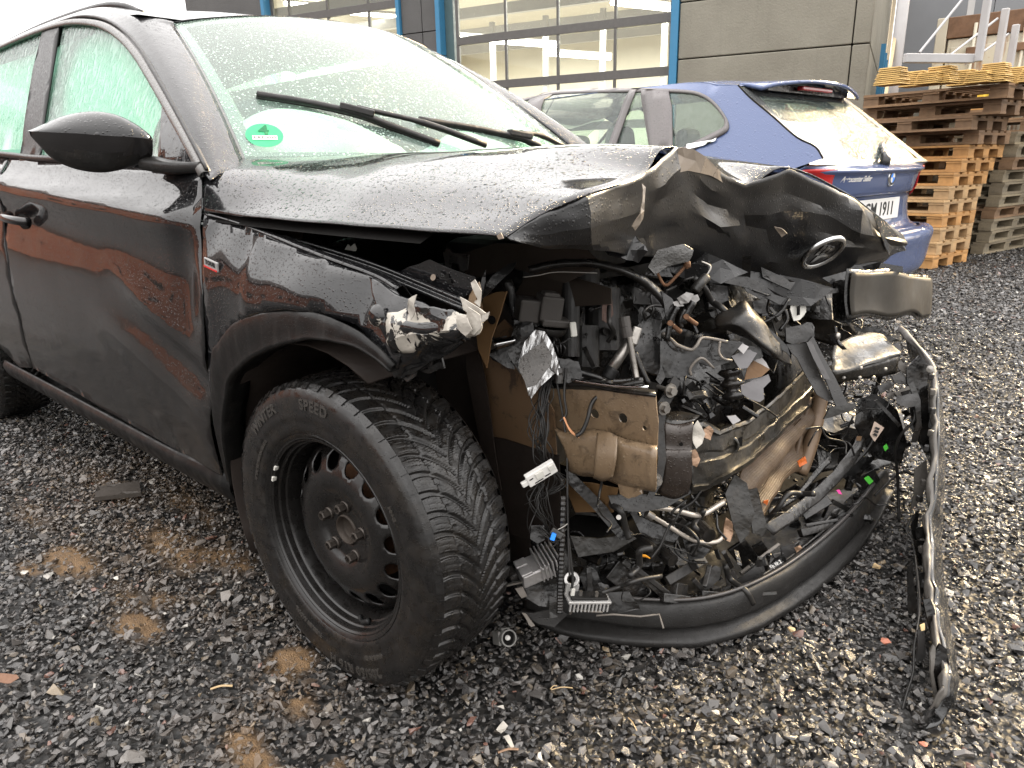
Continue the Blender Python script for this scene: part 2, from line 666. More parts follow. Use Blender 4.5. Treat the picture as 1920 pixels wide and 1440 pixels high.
def arch_plastic():
    m = NT("textured wheel arch plastic")
    sv = m.coord("Object", (1, 1, .10))
    st = m.ramp(m.noise(40, 4, .6, sv), [(.50, 0), (.72, .6)])
    c = m.mix(st, (.0045, .0043, .0041), (.020, .0185, .017))
    return m.base(c, m.ramp(m.noise(24, 4), [(.35, .30), (.65, .55)]), 0, .18, m.bump(m.drops(280, .4, .5), .5, .001, m.bump(m.noise(260, 2), .15, .001)))


M['cladding'] = arch_plastic()
M['rubber'] = simple("black rubber", (0.007, 0.007, 0.007), .5, 0, .4, .3, 60, .2)
M['seal'] = simple("window seal rubber", (0.0144, 0.0136, 0.0136), .38, 0, .5, .2, 60, .1, 220)
M['void'] = simple("near-black painted shade", (.004, .0036, .0033), 0.8, 0, .2, .3, 10, .1)  # near-black stands in for shade in holes, gaps and hidden parts
def grimy_primer():
    m = NT("beige primer with grime")
    c = m.mix(m.noise(9, 5), (.125, .085, .050), (.185, .130, .080))
    f = m.ramp(m.noise(26, 6, .7, None, 1.0), [(.54, 0), (.66, .8)])
    sv = m.coord("Object", (1, 1, .15))
    g = m.ramp(m.noise(34, 4, .6, sv), [(.55, 0), (.75, .55)])
    c = m.mix(m.math('MAXIMUM', f, g), c, (.038, .026, .017))
    w = m.ramp(m.noise(90, 3), [(.66, 0), (.72, .5)])
    c = m.mix(w, c, (.34, .27, .19))
    r = m.ramp(m.noise(18, 4), [(.35, .18), (.65, .5)])
    return m.base(c, r, 0, .5, m.bump(m.drops(170, .4, .6), .4, .0012, m.bump(m.noise(16, 3), .25, .006)))


M['primer'] = grimy_primer()
M['chrome'] = simple("chrome", (0.496, 0.496, 0.496), .13, 1, .5, .1, 40)
M['silver'] = simple("dull aluminium", (.27, .255, .235), .38, .9, .5, .25, 30, .1)
M['cast'] = simple("cast aluminium", (0.435, 0.42, 0.4125), .42, .75, .5, .2, 40, .25)
M['white_plastic'] = simple("white plastic", (0.54, 0.525, 0.48), .45, 0, .5, .12, 30, .05)
M['rust'] = simple("rusty steel", (0.114, 0.057, 0.03), .75, .2, .3, .5, 40, .5)
M['wheel_black'] = simple("black steel wheel", (.0072, .0066, .0062), .27, 0, .42, .5, 14, .10)
M['brown_alu'] = simple("dirty condenser fins", (.068, .044, .026), .5, 0, .4, .45, 22, .25)
M['airbag'] = simple("white airbag cloth", (.44, .46, .44), .8, 0, .2, .08, 12, .25)
M['interior'] = simple("dark interior trim", (0.03, 0.03, 0.03), .7, 0, .3, .3, 12, .1)
M['green_tag'] = simple("green sticker", (0.06, 0.372, 0.036), .5, 0, .4, .1, 30)
M['orange'] = simple("orange plastic", (0.45, 0.102, 0.018), .45, 0, .5, .2, 30)
M['blue_plug'] = simple("blue plastic", (.02, .22, .80), .4, 0, .5, .1, 30)
M['copper'] = simple("copper wire", (0.45, 0.216, 0.108), .4, .6, .5, .15, 60)
M['red_lamp'] = simple("red lamp glass", (0.45, 0.015, 0.015), .12, 0, .6, .2, 20)
M['wet_glass'] = glass("wet green windscreen", (.74, .93, .84), .62, False, 120, .03, (.62, .82, .72), .30)
M['side_glass'] = glass("wet green side window", (.44, .90, .70), .36, True, 190, .03, (.62, .86, .74))
M['bmw_glass'] = glass("wet car window", (.60, .70, .64), .16, True, 150, .03, (.5, .57, .53), .6, .2)
M['clear'] = clear_glass("window pane")
M['concrete'] = None
M['label_white'] = simple("white paper label", (0.624, 0.608, 0.576), .55, 0, .4, .06, 30)
M['ink'] = simple("black ink", (.02, .02, .02), .6, 0, .3, .1, 30)

# ------------------------------------------------------------------ ground: dark crushed slate with sand showing through
SAND = [(cx, cy, rx, ry, a) for (px, py, rx, ry, a) in ((130, 1045, .12, .05, .85), (330, 1020, .17, .06, .65), (430, 1040, .12, .05, .5), (300, 1120, .06, .03, .6), (250, 1165, .10, .04, .7), (545, 1235, .05, .05, .85), (560, 1320, .03, .03, .7), (455, 1385, .045, .03, .75),
                                                       (480, 1430, .07, .03, .7), (240, 1110, .12, .04, .45), (60, 960, .2, .05, .4), (350, 940, .3, .06, .4), (630, 1430, .03, .02, .5), (50, 1060, .06, .03, .4), (200, 900, .3, .06, .35))
        for cx, cy in [at(px, py, z=0)[:2]]]


def sand_at(x, y):
    v = 0.0
    for cx, cy, rx, ry, a in SAND:
        q = ((x - cx) / rx) ** 2 + ((y - cy) / ry) ** 2
        if q < 4: v = max(v, a * math.exp(-q * 1.1))
    if v > .05:
        v *= .55 + .9 * (noise.noise(Vector((x * 9, y * 9, 3))) * .7 + noise.noise(Vector((x * 30, y * 30, 5))) * .5 + .45)
    return max(0.0, min(1.0, v))


STAIN = [(*at(px, py, z=0)[:2], rx, ry, a) for (px, py, rx, ry, a) in ((260, 1030, .42, .13, .75), (150, 930, .45, .14, .6), (430, 1130, .25, .10, .5), (540, 1290, .14, .12, .6), (450, 1400, .16, .08, .55), (330, 900, .5, .10, .5))]


def stain_at(x, y):
    v = 0.0
    for cx, cy, rx, ry, a in STAIN:
        q = ((x - cx) / rx) ** 2 + ((y - cy) / ry) ** 2
        if q < 4: v = max(v, a * math.exp(-q))
    if v > .05: v *= .5 + 1.0 * max(0, noise.noise(Vector((x * 12, y * 12, 9))) + .5)
    return v


def build_ground():
    xs = np.concatenate([[-250, -120, -60, -30, -16, -9, -6, -4.4], np.arange(-3.6, 2.6, .032), [2.9, 3.6, 5, 8, 14, 30, 60, 120, 250]])
    ys = np.concatenate([[-250, -120, -60, -30, -14, -7, -4, -2.6], np.arange(-2.0, 3.4, .032), [3.6, 4, 4.6, 5.4, 6.4, 7.6, 9, 12, 20, 40, 90, 250]])
    V, S = [], []
    for y in ys:
        for x in xs:
            s = sand_at(x, y) if (-3.6 < x < 2.6 and -2 < y < 3.4) else 0
            z = -.016 + .006 * noise.noise(Vector((x * 2.1, y * 2.1, 0))) + .020 * s
            if s > .3: z += .004 * noise.noise(Vector((x * 40, y * 40, 0)))
            V.append((x, y, z)); S.append(min(1.0, s * (.55 + .9 * max(0, noise.noise(Vector((x * 45, y * 45, 2))) + .5))))
    nc = len(xs)
    m = NT("dark grit between the stones")
    at_ = m.new("Attribute", attribute_name="sand")
    v = m.new("TexVoronoi"); v.inputs["Scale"].default_value = 62; m.link(m.coord(), v.inputs["Vector"])
    cell = m.ramp(v.outputs["Color"], [(.2, (.004, .004, .004)), (.5, (.014, .013, .012)), (.8, (.028, .026, .024)), (.97, (.05, .045, .04))])
    grit = m.noise(300, 3, .6)
    sandc = m.mix(m.ramp(m.noise(36, 6, .7), [(.3, 0), (.7, 1)]), (.105, .064, .032), (.235, .142, .066))
    fac = m.ramp(at_.outputs["Fac"], [(.12, 0), (.45, 1)])
    c = m.mix(fac, cell, sandc)
    hgt = m.mix(fac, v.outputs["Distance"], grit)
    m.base(c, .55, 0, .4, m.bump(hgt, .8, .008))
    o = mk("ground", V, grid_faces(len(ys), nc), m.m, None, smooth=True, kind="structure")
    a = o.data.attributes.new("sand", 'FLOAT', 'POINT'); a.data.foreach_set("value", np.array(S, np.float32))
    tag(o, "dark crushed slate yard with patches of brown sand")
    return o


def build_gravel():
    # stone shapes, kept in a library collection that only the scatter uses
    lib = bpy.data.collections.new("stone_shapes")
    sm = gravel_stone("wet slate chip")
    for k in range(14):
        bm = bmesh.new()
        fl = random.uniform(.22, .55); wd = random.uniform(.5, .85)
        for i in range(random.randint(9, 13)):
            d = np.array([random.gauss(0, 1) for _ in range(3)]); d /= np.linalg.norm(d)
            d *= random.uniform(.75, 1.1)
            bm.verts.new((d[0] * .5, d[1] * .5 * wd, d[2] * .5 * fl))
        r = bmesh.ops.convex_hull(bm, input=bm.verts)
        bmesh.ops.delete(bm, geom=[g for g in r["geom_interior"] if isinstance(g, bmesh.types.BMVert)], context='VERTS')
        me = bpy.data.meshes.new("stone_shape"); bm.to_mesh(me); bm.free()
        me.materials.append(sm)
        lib.objects.link(bpy.data.objects.new("stone_shape", me))
    # positions
    N = 1500000
    x = RNG.uniform(-6.0, 3.2, N); y = RNG.uniform(-2.1, 9.5, N)
    P = np.stack([x, y, np.zeros(N)], 1) - CAM_LOC
    c = P @ CM.T
    ok = c[:, 2] > .25
    u = 960 + CAM_F * c[:, 0] / np.maximum(c[:, 2], .1); w = 720 - CAM_F * c[:, 1] / np.maximum(c[:, 2], .1)
    ok &= (u > -420) & (u < 2340) & (w < 1950) & (w > 330)
    dist = np.linalg.norm(P, axis=1)
    dens = 11000 * np.clip((3.0 / np.maximum(dist, 1e-3)) ** 1.55, .12, 1.0)
    hidden = (x > -3.2) & (x < .1) & (y > -.55) & (y < 3.2)          # under the cars
    dens = np.where(hidden, dens * .22, dens)
    full = N / (9.2 * 11.6)
    ok &= RNG.uniform(0, 1, N) < dens / full
    x, y, dist = x[ok], y[ok], dist[ok]
    n = len(x)
    sd = np.array([sand_at(a, b) for a, b in zip(x, y)])
    keep = RNG.uniform(0, 1, n) > np.clip(sd * 1.05 - .12, 0, .80)
    x, y, dist, sd = x[keep], y[keep], dist[keep], sd[keep]
    n = len(x)
    far = np.clip((dist - 3) / 5, 0, 1)
    size = RNG.lognormal(math.log(.0140), .46, n)
    size = np.clip(size, .006, .048) * (1 + .55 * far)
    size *= 1 - .35 * np.clip(sd, 0, 1)
    z = RNG.uniform(-.014, .004, n) + .016 * sd
    dust = np.array([max(0.0, .55 * stain_at(a, b) + .9 * s_) for a, b, s_ in zip(x, y, sd)]) * RNG.uniform(.3, 1.0, n)
    rot = np.stack([RNG.normal(0, .34, n), RNG.normal(0, .34, n), RNG.uniform(0, 6.283, n)], 1)
    me = bpy.data.meshes.new("gravel")
    me.vertices.add(n)
    me.vertices.foreach_set("co", np.stack([x, y, z], 1).astype(np.float32).ravel())
    for nm, ty, arr in (("rot", 'FLOAT_VECTOR', rot), ("scl", 'FLOAT', size), ("kindex", 'INT', RNG.integers(0, 14, n)), ("dust", 'FLOAT', np.clip(dust, 0, 1))):
        a = me.attributes.new(nm, ty, 'POINT')
        a.data.foreach_set("vector" if ty == 'FLOAT_VECTOR' else "value", (arr.astype(np.int32) if ty == 'INT' else arr.astype(np.float32)).ravel())
    o = finish("gravel", me, None, None, kind="stuff")
    tag(o, "wet dark slate chippings covering the whole yard")
    ng = bpy.data.node_groups.new("scatter", 'GeometryNodeTree')
    ng.interface.new_socket("Geometry", in_out='INPUT', socket_type='NodeSocketGeometry')
    ng.interface.new_socket("Geometry", in_out='OUTPUT', socket_type='NodeSocketGeometry')
    N_ = ng.nodes; L_ = ng.links
    gi, go = N_.new("NodeGroupInput"), N_.new("NodeGroupOutput")
    iop = N_.new("GeometryNodeInstanceOnPoints")
    ci = N_.new("GeometryNodeCollectionInfo"); ci.inputs["Collection"].default_value = lib
    ci.inputs["Separate Children"].default_value = True; ci.inputs["Reset Children"].default_value = True
    L_.new(gi.outputs[0], iop.inputs["Points"]); L_.new(ci.outputs[0], iop.inputs["Instance"])
    iop.inputs["Pick Instance"].default_value = True

    def attr(nm, ty):
        a = N_.new("GeometryNodeInputNamedAttribute"); a.data_type = ty; a.inputs["Name"].default_value = nm
        return a.outputs["Attribute"]
    L_.new(attr("kindex", 'INT'), iop.inputs["Instance Index"])
    e2r = N_.new("FunctionNodeEulerToRotation"); L_.new(attr("rot", 'FLOAT_VECTOR'), e2r.inputs[0]); L_.new(e2r.outputs[0], iop.inputs["Rotation"])
    L_.new(attr("scl", 'FLOAT'), iop.inputs["Scale"])
    L_.new(iop.outputs[0], go.inputs[0])
    md = o.modifiers.new("scatter", 'NODES'); md.node_group = ng
    print("stones", n)


build_ground()
build_gravel()

# ------------------------------------------------------------------ workshop hall
WA = rad(14.1)
WE = np.array([math.cos(WA), math.sin(WA), 0])        # along the wall, to the right
WN = np.array([math.sin(WA), -math.cos(WA), 0])       # out of the wall, to the yard
WC = at(1630, 90, d=8.1); WC[2] = 0                   # foot of the corner


def W(s, z, off=0.0): return WC + WE * s + np.array([0, 0, z]) + WN * off


def wall_px(px, py):
    r = ray(px, py)
    t = np.dot(WC - CAM_LOC, WN) / np.dot(r, WN)
    p = CAM_LOC + r * t
    return float(np.dot(p - WC, WE)), float(p[2])


def wbox(mb, s0, s1, z0, z1, o0, o1, mi=0):
    c = W((s0 + s1) / 2, (z0 + z1) / 2, (o0 + o1) / 2)
    return mb.box(c, (s1 - s0, abs(o1 - o0), z1 - z0), np.array([WE, WN, [0, 0, 1]]).T, mi)


def concrete(name, c1, c2):
    m = NT(name)
    a = m.ramp(m.noise(1.3, 7, .6), [(.3, 0), (.7, 1)])
    c = m.mix(a, c1, c2)
    sv = m.coord("Object", (6, 6, .5))
    st = m.ramp(m.noise(2.2, 5, .6, sv), [(.55, 0), (.85, .35)])
    c = m.mix(st, c, [x * .62 for x in c1])
    sp = m.ramp(m.noise(55, 3, .6), [(.70, 0), (.82, .25)])
    c = m.mix(sp, c, [min(1, x * 1.5) for x in c2])
    return m.base(c, .75, 0, .3, m.bump(m.noise(45, 6, .65), .5, .012))


M['concrete'] = concrete("olive grey concrete", (.175, .162, .130), (.235, .22, .178))
M['dark_panel'] = concrete("dark grey wall cladding", (.075, .073, .071), (.10, .098, .095))
M['door_frame'] = simple("grey door profile", (.085, .08, .075), .45, .3, .5, .2, 20)
M['blue_trim'] = simple("blue painted steel", (.04, .17, .30), .45, 0, .5, .12, 8)
M['teal_reveal'] = simple("teal grey reveal", (.065, .105, .11), .5, 0, .4, .2, 8)
M['hall_wall'] = simple("cream hall wall", (.60, .56, .48), .8, 0, .2, .08, 3)
M['hall_floor'] = simple("hall floor", (.34, .32, .29), .5, 0, .4, .2, 3)
M['steel_white'] = simple("white painted steel", (.36, .35, .345), .45, .2, .4, .1, 6)


def build_hall():
    root = thing("workshop_hall", W(-6, 0), "grey concrete workshop hall with glazed sectional doors and blue door posts", "building")
    dl, _ = wall_px(853, 70); dr, _ = wall_px(1250, 60)          # right door opening
    _, zb1 = wall_px(1100, 47); _, zb2 = wall_px(1100, 143)
    pitch = zb1 - zb2
    el, _ = wall_px(499, 20); er, _ = wall_px(744, 30)     # left door opening
    top = zb1 + pitch * 2.0
    H = 4.5
    # wall panels
    pan = []
    s_left = el - 3
    vs_ = [wall_px(1600, 60)[0], 0.0]
    z_seam = wall_px(1430, 98)[1]; z_seam2 = wall_px(1300, 2)[1]
    g = .006
    br = dr + .16
    for (s0, s1, z0, z1) in [(br, vs_[0] - g, 0, z_seam - g), (br, vs_[0] - g, z_seam + g, z_seam2 - g), (br, vs_[0] - g, z_seam2 + g, H),
                             (vs_[0] + g, 0, 0, z_seam - g), (vs_[0] + g, 0, z_seam + g, H)]:
        mb = MB(); wbox(mb, s0, s1, z0, z1, -.16, 0); mb.build("concrete_panel", M['concrete'], root, bev=.012)
    # returning side wall
    for (z0, z1) in ((0, z_seam - g), (z_seam + g, H)):
        for (a, b) in ((.02, .92), (.944, 2.2), (2.224, 6.5)):
            mb = MB()
            c = W(-.08, (z0 + z1) / 2, -(a + b) / 2)
            mb.box(c, (.16, b - a, z1 - z0), np.array([WE, WN, [0, 0, 1]]).T)
            mb.build("concrete_panel", M['concrete'], root, bev=.012)
    mb = MB(); wbox(mb, br - .01, -.02, .0, H - .05, -.25, -.17); mb.build("backing_wall", M['void'], root)
    # dark pier between the doors
    p0, p1 = er + .07, wall_px(818, 50)[0]
    sm = wall_px(789.5, 40)[0]; zs = wall_px(775, 62)[1]
    for (a, b) in ((p0, sm - .006), (sm + .006, p1)):
        for (z0, z1) in ((0, zs - .006), (zs + .006, H)):
            mb = MB(); wbox(mb, a, b, z0, z1, -.14, -.02); mb.build("cladding_panel", M['dark_panel'], root, bev=.004)
    mb = MB(); wbox(mb, p0, p1, 0, H, -.22, -.15); mb.build("backing_wall", M['void'], root)
    mb = MB(); wbox(mb, el - 1.9, el - .1, 0, H, -.2, -.02); mb.build("cladding_panel", M['dark_panel'], root)
    for (a, b) in ((er, er + .06), (p1 + .005, p1 + .075), (dr + .055, dr + .15), (el - .09, el - .02)):
        mb = MB(); wbox(mb, a, b, 0, top + .1, -.2, .03); mb.build("blue_post", M['blue_trim'], root, bev=.004)
    mb = MB(); wbox(mb, p1 + .08, dl - .09, 0, top, -.30, -.12); mb.build("reveal", M['teal_reveal'], root)
    for (s0, s1) in ((dl - .3, dr + .15), (el - .1, er)):
        mb = MB(); wbox(mb, s0, s1, top + .105, H, -.18, -.01); mb.build("lintel_panel", M['dark_panel'], root)

    def door(s0, s1, cols, zrow, off):
        zs_ = [zrow + pitch * k for k in (-3, -2, -1, 0, 1, 2)]
        fr = MB()
        hb = .055
        for z in zs_:
            wbox(fr, s0, s1, z - hb, z + hb, off - .05, off)
        bars = [s0 + .02] + cols + [s1 - .02]
        for i, s in enumerate(bars):
            w = .035 if 0 < i < len(bars) - 1 else .05
            for k in range(len(zs_) - 1):
                wbox(fr, s - w / 2 - (0 if 0 < i < len(bars) - 1 else .0), s + w / 2, zs_[k] + hb + .001, zs_[k + 1] - hb - .001, off - .047, off - .004)
        d = fr.build("sectional_door", M['door_frame'], root, bev=.003)
        for k in range(len(zs_) - 1):
            for i in range(len(bars) - 1):
                mb = MB(); wbox(mb, bars[i] + .012, bars[i + 1] - .012, zs_[k] + hb - .01, zs_[k + 1] - hb + .01, off - .032, off - .024)
                mb.build("pane", M['clear'], d)
        return d
    colsR = [wall_px(p, 60)[0] for p in (941, 1039.5, 1148)]
    door(dl - .04, dr + .05, colsR, zb1, -.10)
    pw = colsR[1] - colsR[0]
    z_l = wall_px(700, 9)[1]
    colsL = [wall_px(683, 30)[0] - pw * k for k in (3, 2, 1, 0)]
    colsL = [c for c in colsL if c > el + .3]
    door(el, er, colsL, z_l, -.10)
    # interior
    dep = 9.0
    mb = MB()
    wbox(mb, el - 1.9, .0, 0, H, -dep - .1, -dep); mb.build("hall_rear_wall", M['hall_wall'], root)
    mb = MB(); wbox(mb, el - 2, 0, -.05, .012, -dep, -.26); mb.build("hall_floor", M['hall_floor'], root)
    mb = MB(); wbox(mb, el - 2, 0, H - .1, H, -dep, -.2); mb.build("hall_roof", M['hall_wall'], root)
    mb = MB(); wbox(mb, el - 2.1, el - 2, 0, H, -dep, -.2); mb.build("hall_side_wall", M['hall_wall'], root)
    mb = MB(); wbox(mb, -.30, -.26, 0, H - .1, -dep, -.26); mb.build("hall_side_wall", M['hall_wall'], root)
    for k in range(4):
        mb = MB(); wbox(mb, el - 2, -.3, 3.9, 4.1, -2 - 2 * k - .06, -2 - 2 * k + .06); mb.build("roof_beam", M['steel_white'], root)
    for k in range(9):
        s = el + 1.2 + k * 1.3
        mb = MB(); wbox(mb, s - .05, s + .05, .02, 4.1, -5.6, -5.5); mb.build("inner_post", M['steel_white'], root)
    for z in (1.2, 2.1, 2.75):
        mb = MB(); wbox(mb, el - 1, -.6, z, z + .07, -5.49, -5.43); mb.build("inner_rail", M['steel_white'], root)
    mb = MB(); wbox(mb, el - 1, -2.3, .02, 1.9, -5.75, -5.65); mb.build("partition_sheet", M['hall_wall'], root)
    return root, el, er, dl, dr


HALL, H_EL, H_ER, H_DL, H_DR = build_hall()
TUBE = emit("lit fluorescent tube", (1.0, .95, .85), 8)


def build_tubes():
    # bright tubes under the hall roof: pixel of the middle of each, metres behind the doors
    spots = [(880, 72, 3.0, 1.5), (985, 82, 3.6, 1.5), (1085, 105, 4.2, 1.5), (1210, 12, 2.2, 1.3), (600, 12, 3.2, 1.5), (700, 28, 3.8, 1.5), (560, -2, 5.0, 1.5)]
    txt = ["tube lamp glowing behind the upper left pane of the right door", "tube lamp glowing behind the second pane of the right door", "tube lamp glowing behind the third pane of the right door",
           "tube lamp in the top right pane beside the blue post", "tube lamp behind the left door over the car roof", "tube lamp at the right end of the left door", "tube lamp at the top of the left door"]
    for (px, py, back, L), lb in zip(spots, txt):
        r = ray(px, py)
        t = (np.dot(WC - CAM_LOC, WN) - back) / np.dot(r, WN)
        p = CAM_LOC + r * t
        root = thing("tube_lamp", p, lb, "lamp", "tube lamps under the hall roof")
        d = WE * .55 - WN * .83
        mb = MB(); mb.tube([p - d * L / 2, p + d * L / 2], .035, 10); mb.build("tube", TUBE, root)
        mb = MB(); mb.bar(p - d * L / 2 + [0, 0, .06], p + d * L / 2 + [0, 0, .06], .12, .05); mb.build("lamp_tray", M['steel_white'], root)
    for s in (H_DL + 1.2, H_DR - .6, H_ER - 1.0, H_ER - 2.8):
        ld = bpy.data.lights.new("hall_light", 'AREA'); ld.shape = 'RECTANGLE'; ld.size = 2.2; ld.size_y = 5; ld.energy = 210; ld.color = (1, .95, .86)
        lo = bpy.data.objects.new("hall_light", ld); COL.objects.link(lo)
        q = W(s, 3.85, -4.3); lo.location = q; lo.rotation_euler = (0, 0, WA)


build_tubes()


# brick house across the street behind the photographer (it shows only as a reflection in the black paint)
def build_brick_house():
    m = NT("red brick")
    b = m.new("TexBrick"); m.link(m.coord(), b.inputs["Vector"])
    b.inputs["Scale"].default_value = 4; b.inputs["Color1"].default_value = (.20, .058, .032, 1); b.inputs["Color2"].default_value = (.16, .045, .028, 1); b.inputs["Mortar"].default_value = (.25, .2, .17, 1)
    m.base(b.outputs[0], .8)
    root = thing("brick_house", (-22.3, -22.8, 0), "long red brick house mirrored in the black car side", "building")
    u = np.array([.35, -.94, 0])
    c = np.array([-22.3, -22.8, 0])
    R = np.array([[-u[1], u[0], 0], u, [0, 0, 1]]).T
    mb = MB(); mb.box(c + [0, 0, 3.0], (8, 44, 6.0), R); mb.build("wall", m.m, root)
    mb = MB()
    for s in (-1, 1):
        a = c + R @ np.array([s * 4.4, -22, 6.0]); b2 = c + R @ np.array([s * 4.4, 22, 6.0]); p = c + R @ np.array([0, -22, 8.2]); q = c + R @ np.array([0, 22, 8.2])
        mb.add([a, b2, q, p], [(0, 1, 2, 3)])
    mb.build("roof", simple("dark roof tiles", (.06, .05, .05), .7), root, solid=.1)
    for k in range(10):
        p = c + R @ np.array([4.02, -18 + 4 * k, 2.2])
        mb = MB(); mb.box(p, (.06, 1.2, 1.5), R); mb.build("window", M['interior'], root)


build_brick_house()

# ------------------------------------------------------------------ rear wing, container
def build_rear_wing():
    root = thing("rear_wing", W(2, 0, -6), "grey clad rear wing with a window set back behind the pallets", "building")
    # gable wall parallel to the hall front, set back
    off = -6.4
    for a, b in ((.2, 1.6), (1.61, 3.0), (3.01, 4.4), (4.41, 5.8), (5.81, 9.0)):
        mb = MB(); wbox(mb, a, b, 2.2, 6.5, off - .2, off); mb.build("cladding_panel", M['clad_grey'], root, bev=.004)
    mb = MB(); wbox(mb, .2, 9.0, 0, 2.19, off - .2, off); mb.build("plinth_wall", M['concrete'], root)
    # glazed strip in the side wall return
    return root


M['clad_grey'] = simple("blue grey cladding", (.16, .165, .175), .5, .1, .4, .06, 2)
build_rear_wing()


def build_side_window():
    root = thing("side_window", W(.0, 1.8, -4.2), "tall workshop window in the side wall behind the drainpipe", "window")
    d = -WN
    for (a, b) in ((3.5, 4.6), (4.7, 5.6)):
        c = W(.012, 1.9, 0) + d * (a + b) / 2
        R = np.array([WE, WN, [0, 0, 1]]).T
        mb = MB(); mb.box(c, (.012, b - a, 1.5), R); mb.build("pane", M['clear'], root)
        mb = MB(); mb.box(c + np.array([.0, 0, 0]) - WE * .006 - WE * .0, (.010, b - a - .02, 1.46), R); mb.build("blind", M['hall_wall'], root)
        for q in (a, b):
            mb = MB(); mb.box(W(.03, 1.9, 0) + d * q, (.07, .07, 1.62), R); mb.build("frame", M['blue_trim'], root)


build_side_window()


def rusty_white():
    m = NT("rusty white container paint")
    a = m.ramp(m.noise(3.1, 8, .68), [(.50, 0), (.60, 1)])
    b = m.ramp(m.noise(14, 6, .7), [(.58, 0), (.66, 1)])
    sv = m.coord("Object", (9, 9, .7))
    st = m.ramp(m.noise(1.6, 5, .6, sv), [(.56, 0), (.68, 1)])
    r = m.math('MAXIMUM', m.math('MULTIPLY', a, b), m.math('MULTIPLY', st, .75))
    c = m.mix(m.noise(5, 4), (.40, .36, .27), (.52, .48, .39))
    c = m.mix(m.ramp(m.noise(1.1, 3), [(.60, 0), (.68, .8)]), c, (.62, .42, .10))
    c = m.mix(r, c, (.21, .085, .032))
    return m.base(c, .6, 0, .4, m.bump(m.noise(9, 5), .25, .01))


def build_container():
    p0 = at(1858, 468, d=9.0); p0[2] = 0
    ang = WA + rad(-10)
    e = np.array([math.cos(ang), math.sin(ang), 0]); n = np.array([math.sin(ang), -math.cos(ang), 0])
    root = thing("shipping_container", p0, "rusty white shipping container closed by two doors with lock rods", "container")
    m = rusty_white(); rb = simple("rusty brown container frame", (.15, .085, .05), .7, .1, .3, .6, 9, .3)
    R = np.array([e, n, [0, 0, 1]]).T
    L, Wd, Ht = 2.44, 6.0, 2.66
    x0 = -.95
    bx = lambda mb, a, b, z0, z1, o0, o1: mb.box(p0 + e * (x0 + (a + b) / 2) + n * (o0 + o1) / 2 + [0, 0, (z0 + z1) / 2], (b - a, abs(o1 - o0), z1 - z0), R)
    mb = MB(); bx(mb, .02, L - .02, .10, Ht - .02, -Wd, -.12); mb.build("body", m, root)
    for s in (0, L - .12):
        mb = MB(); bx(mb, s, s + .12, .0, Ht, -.10, .0); mb.build("corner_post", m, root, bev=.01)
    mb = MB(); bx(mb, .12, L - .12, Ht - .24, Ht, -.10, -.0); mb.build("header_beam", rb, root, bev=.01)
    mb = MB(); bx(mb, .12, L - .12, .02, .17, -.10, -.0); mb.build("sill_beam", rb, root, bev=.01)
    for s in (.14, L / 2 + .01):
        d = MB(); bx(d, s, s + L / 2 - .15, .18, Ht - .25, -.09, -.03)
        dr = d.build("door_leaf", m, root, bev=.006)
        for k in range(4):
            mb = MB(); z = .42 + k * .52; bx(mb, s + .04, s + L / 2 - .19, z, z + .34, -.029, -.012); mb.build("pressed_panel", m, dr, bev=.012)
        for q in (.28, .78):
            mb = MB(); a = p0 + e * (x0 + s + q) + n * .03
            mb.cyl(a + [0, 0, .1], a + [0, 0, Ht - .1], .019, 10); mb.build("lock_rod", m, dr, smooth=True)
            for z in (.45, 1.0, 1.65, 2.25):
                mb = MB(); mb.box(a + [0, 0, z], (.13, .06, .09), R); mb.build("rod_bracket", rb, dr, bev=.01)
    # handle bar
    mb = MB(); a = p0 + e * (x0 + .60) + n * .07 + [0, 0, 1.13]; mb.bar(a, a + e * .42, .03, .05); mb.build("handle", M['plastic_dry'], root, bev=.006)
    mb = MB(); a = p0 + e * (x0 + .80) + n * .05 + [0, 0, .55]; mb.box(a, (.14, .05, 1.05), R); mb.build("dark_strip", M['plastic_dry'], root, bev=.006)


build_container()


def build_pipes():
    a = at(1707, 0, d=8.4); b = at(1682, 165, d=8.4)
    u = (a - b) / np.linalg.norm(a - b)
    b0 = b - u * ((b[2]) / u[2]); a1 = a + u * 1.6
    b0 = np.array([b0[0], b0[1], 0]); a1 = np.array([b0[0], b0[1], 4.5])
    root = thing("drainpipe", b0, "white drainpipe with steel clips running down the hall corner", "drainpipe")
    mb = MB(); mb.cyl(b0, a1, .062, 16); mb.build("pipe", simple("pale zinc pipe", (.40, .39, .385), .5, .2, .5, .08, 5), root, smooth=True)
    for z in (1.9, 3.6):
        mb = MB(); mb.cyl(b0 + [0, 0, z], b0 + [0, 0, z + .05], .072, 16); mb.build("clip", M['silver'], root)
    o = MB(); p, q = at(1664, 160, d=7.6), at(1688, 12, d=7.9)
    o.bar(q, p + (p - q) * 1.0, .11, .03, up=WE)
    ob = o.build("plank", wood("pale new plank", (.70, .58, .36), (.52, .40, .22)), None)
    tag(ob, "pale plank leaning against the hall corner beside the drainpipe", "plank")


build_pipes()

# ------------------------------------------------------------------ pallets
WOODS = {'orange': wood("fresh orange wood", (.60, .33, .12), (.44, .22, .075)), 'tan': wood("tan pallet wood", (.58, .38, .19), (.40, .25, .115)),
         'brown': wood("weathered brown wood", (.32, .20, .11), (.18, .105, .055)), 'grey': wood("weathered grey wood", (.32, .26, .17), (.19, .155, .10)),
         'chip': wood("yellow pressed chip wood", (.72, .47, .16), (.50, .30, .09))}
PAL_MESH = {}


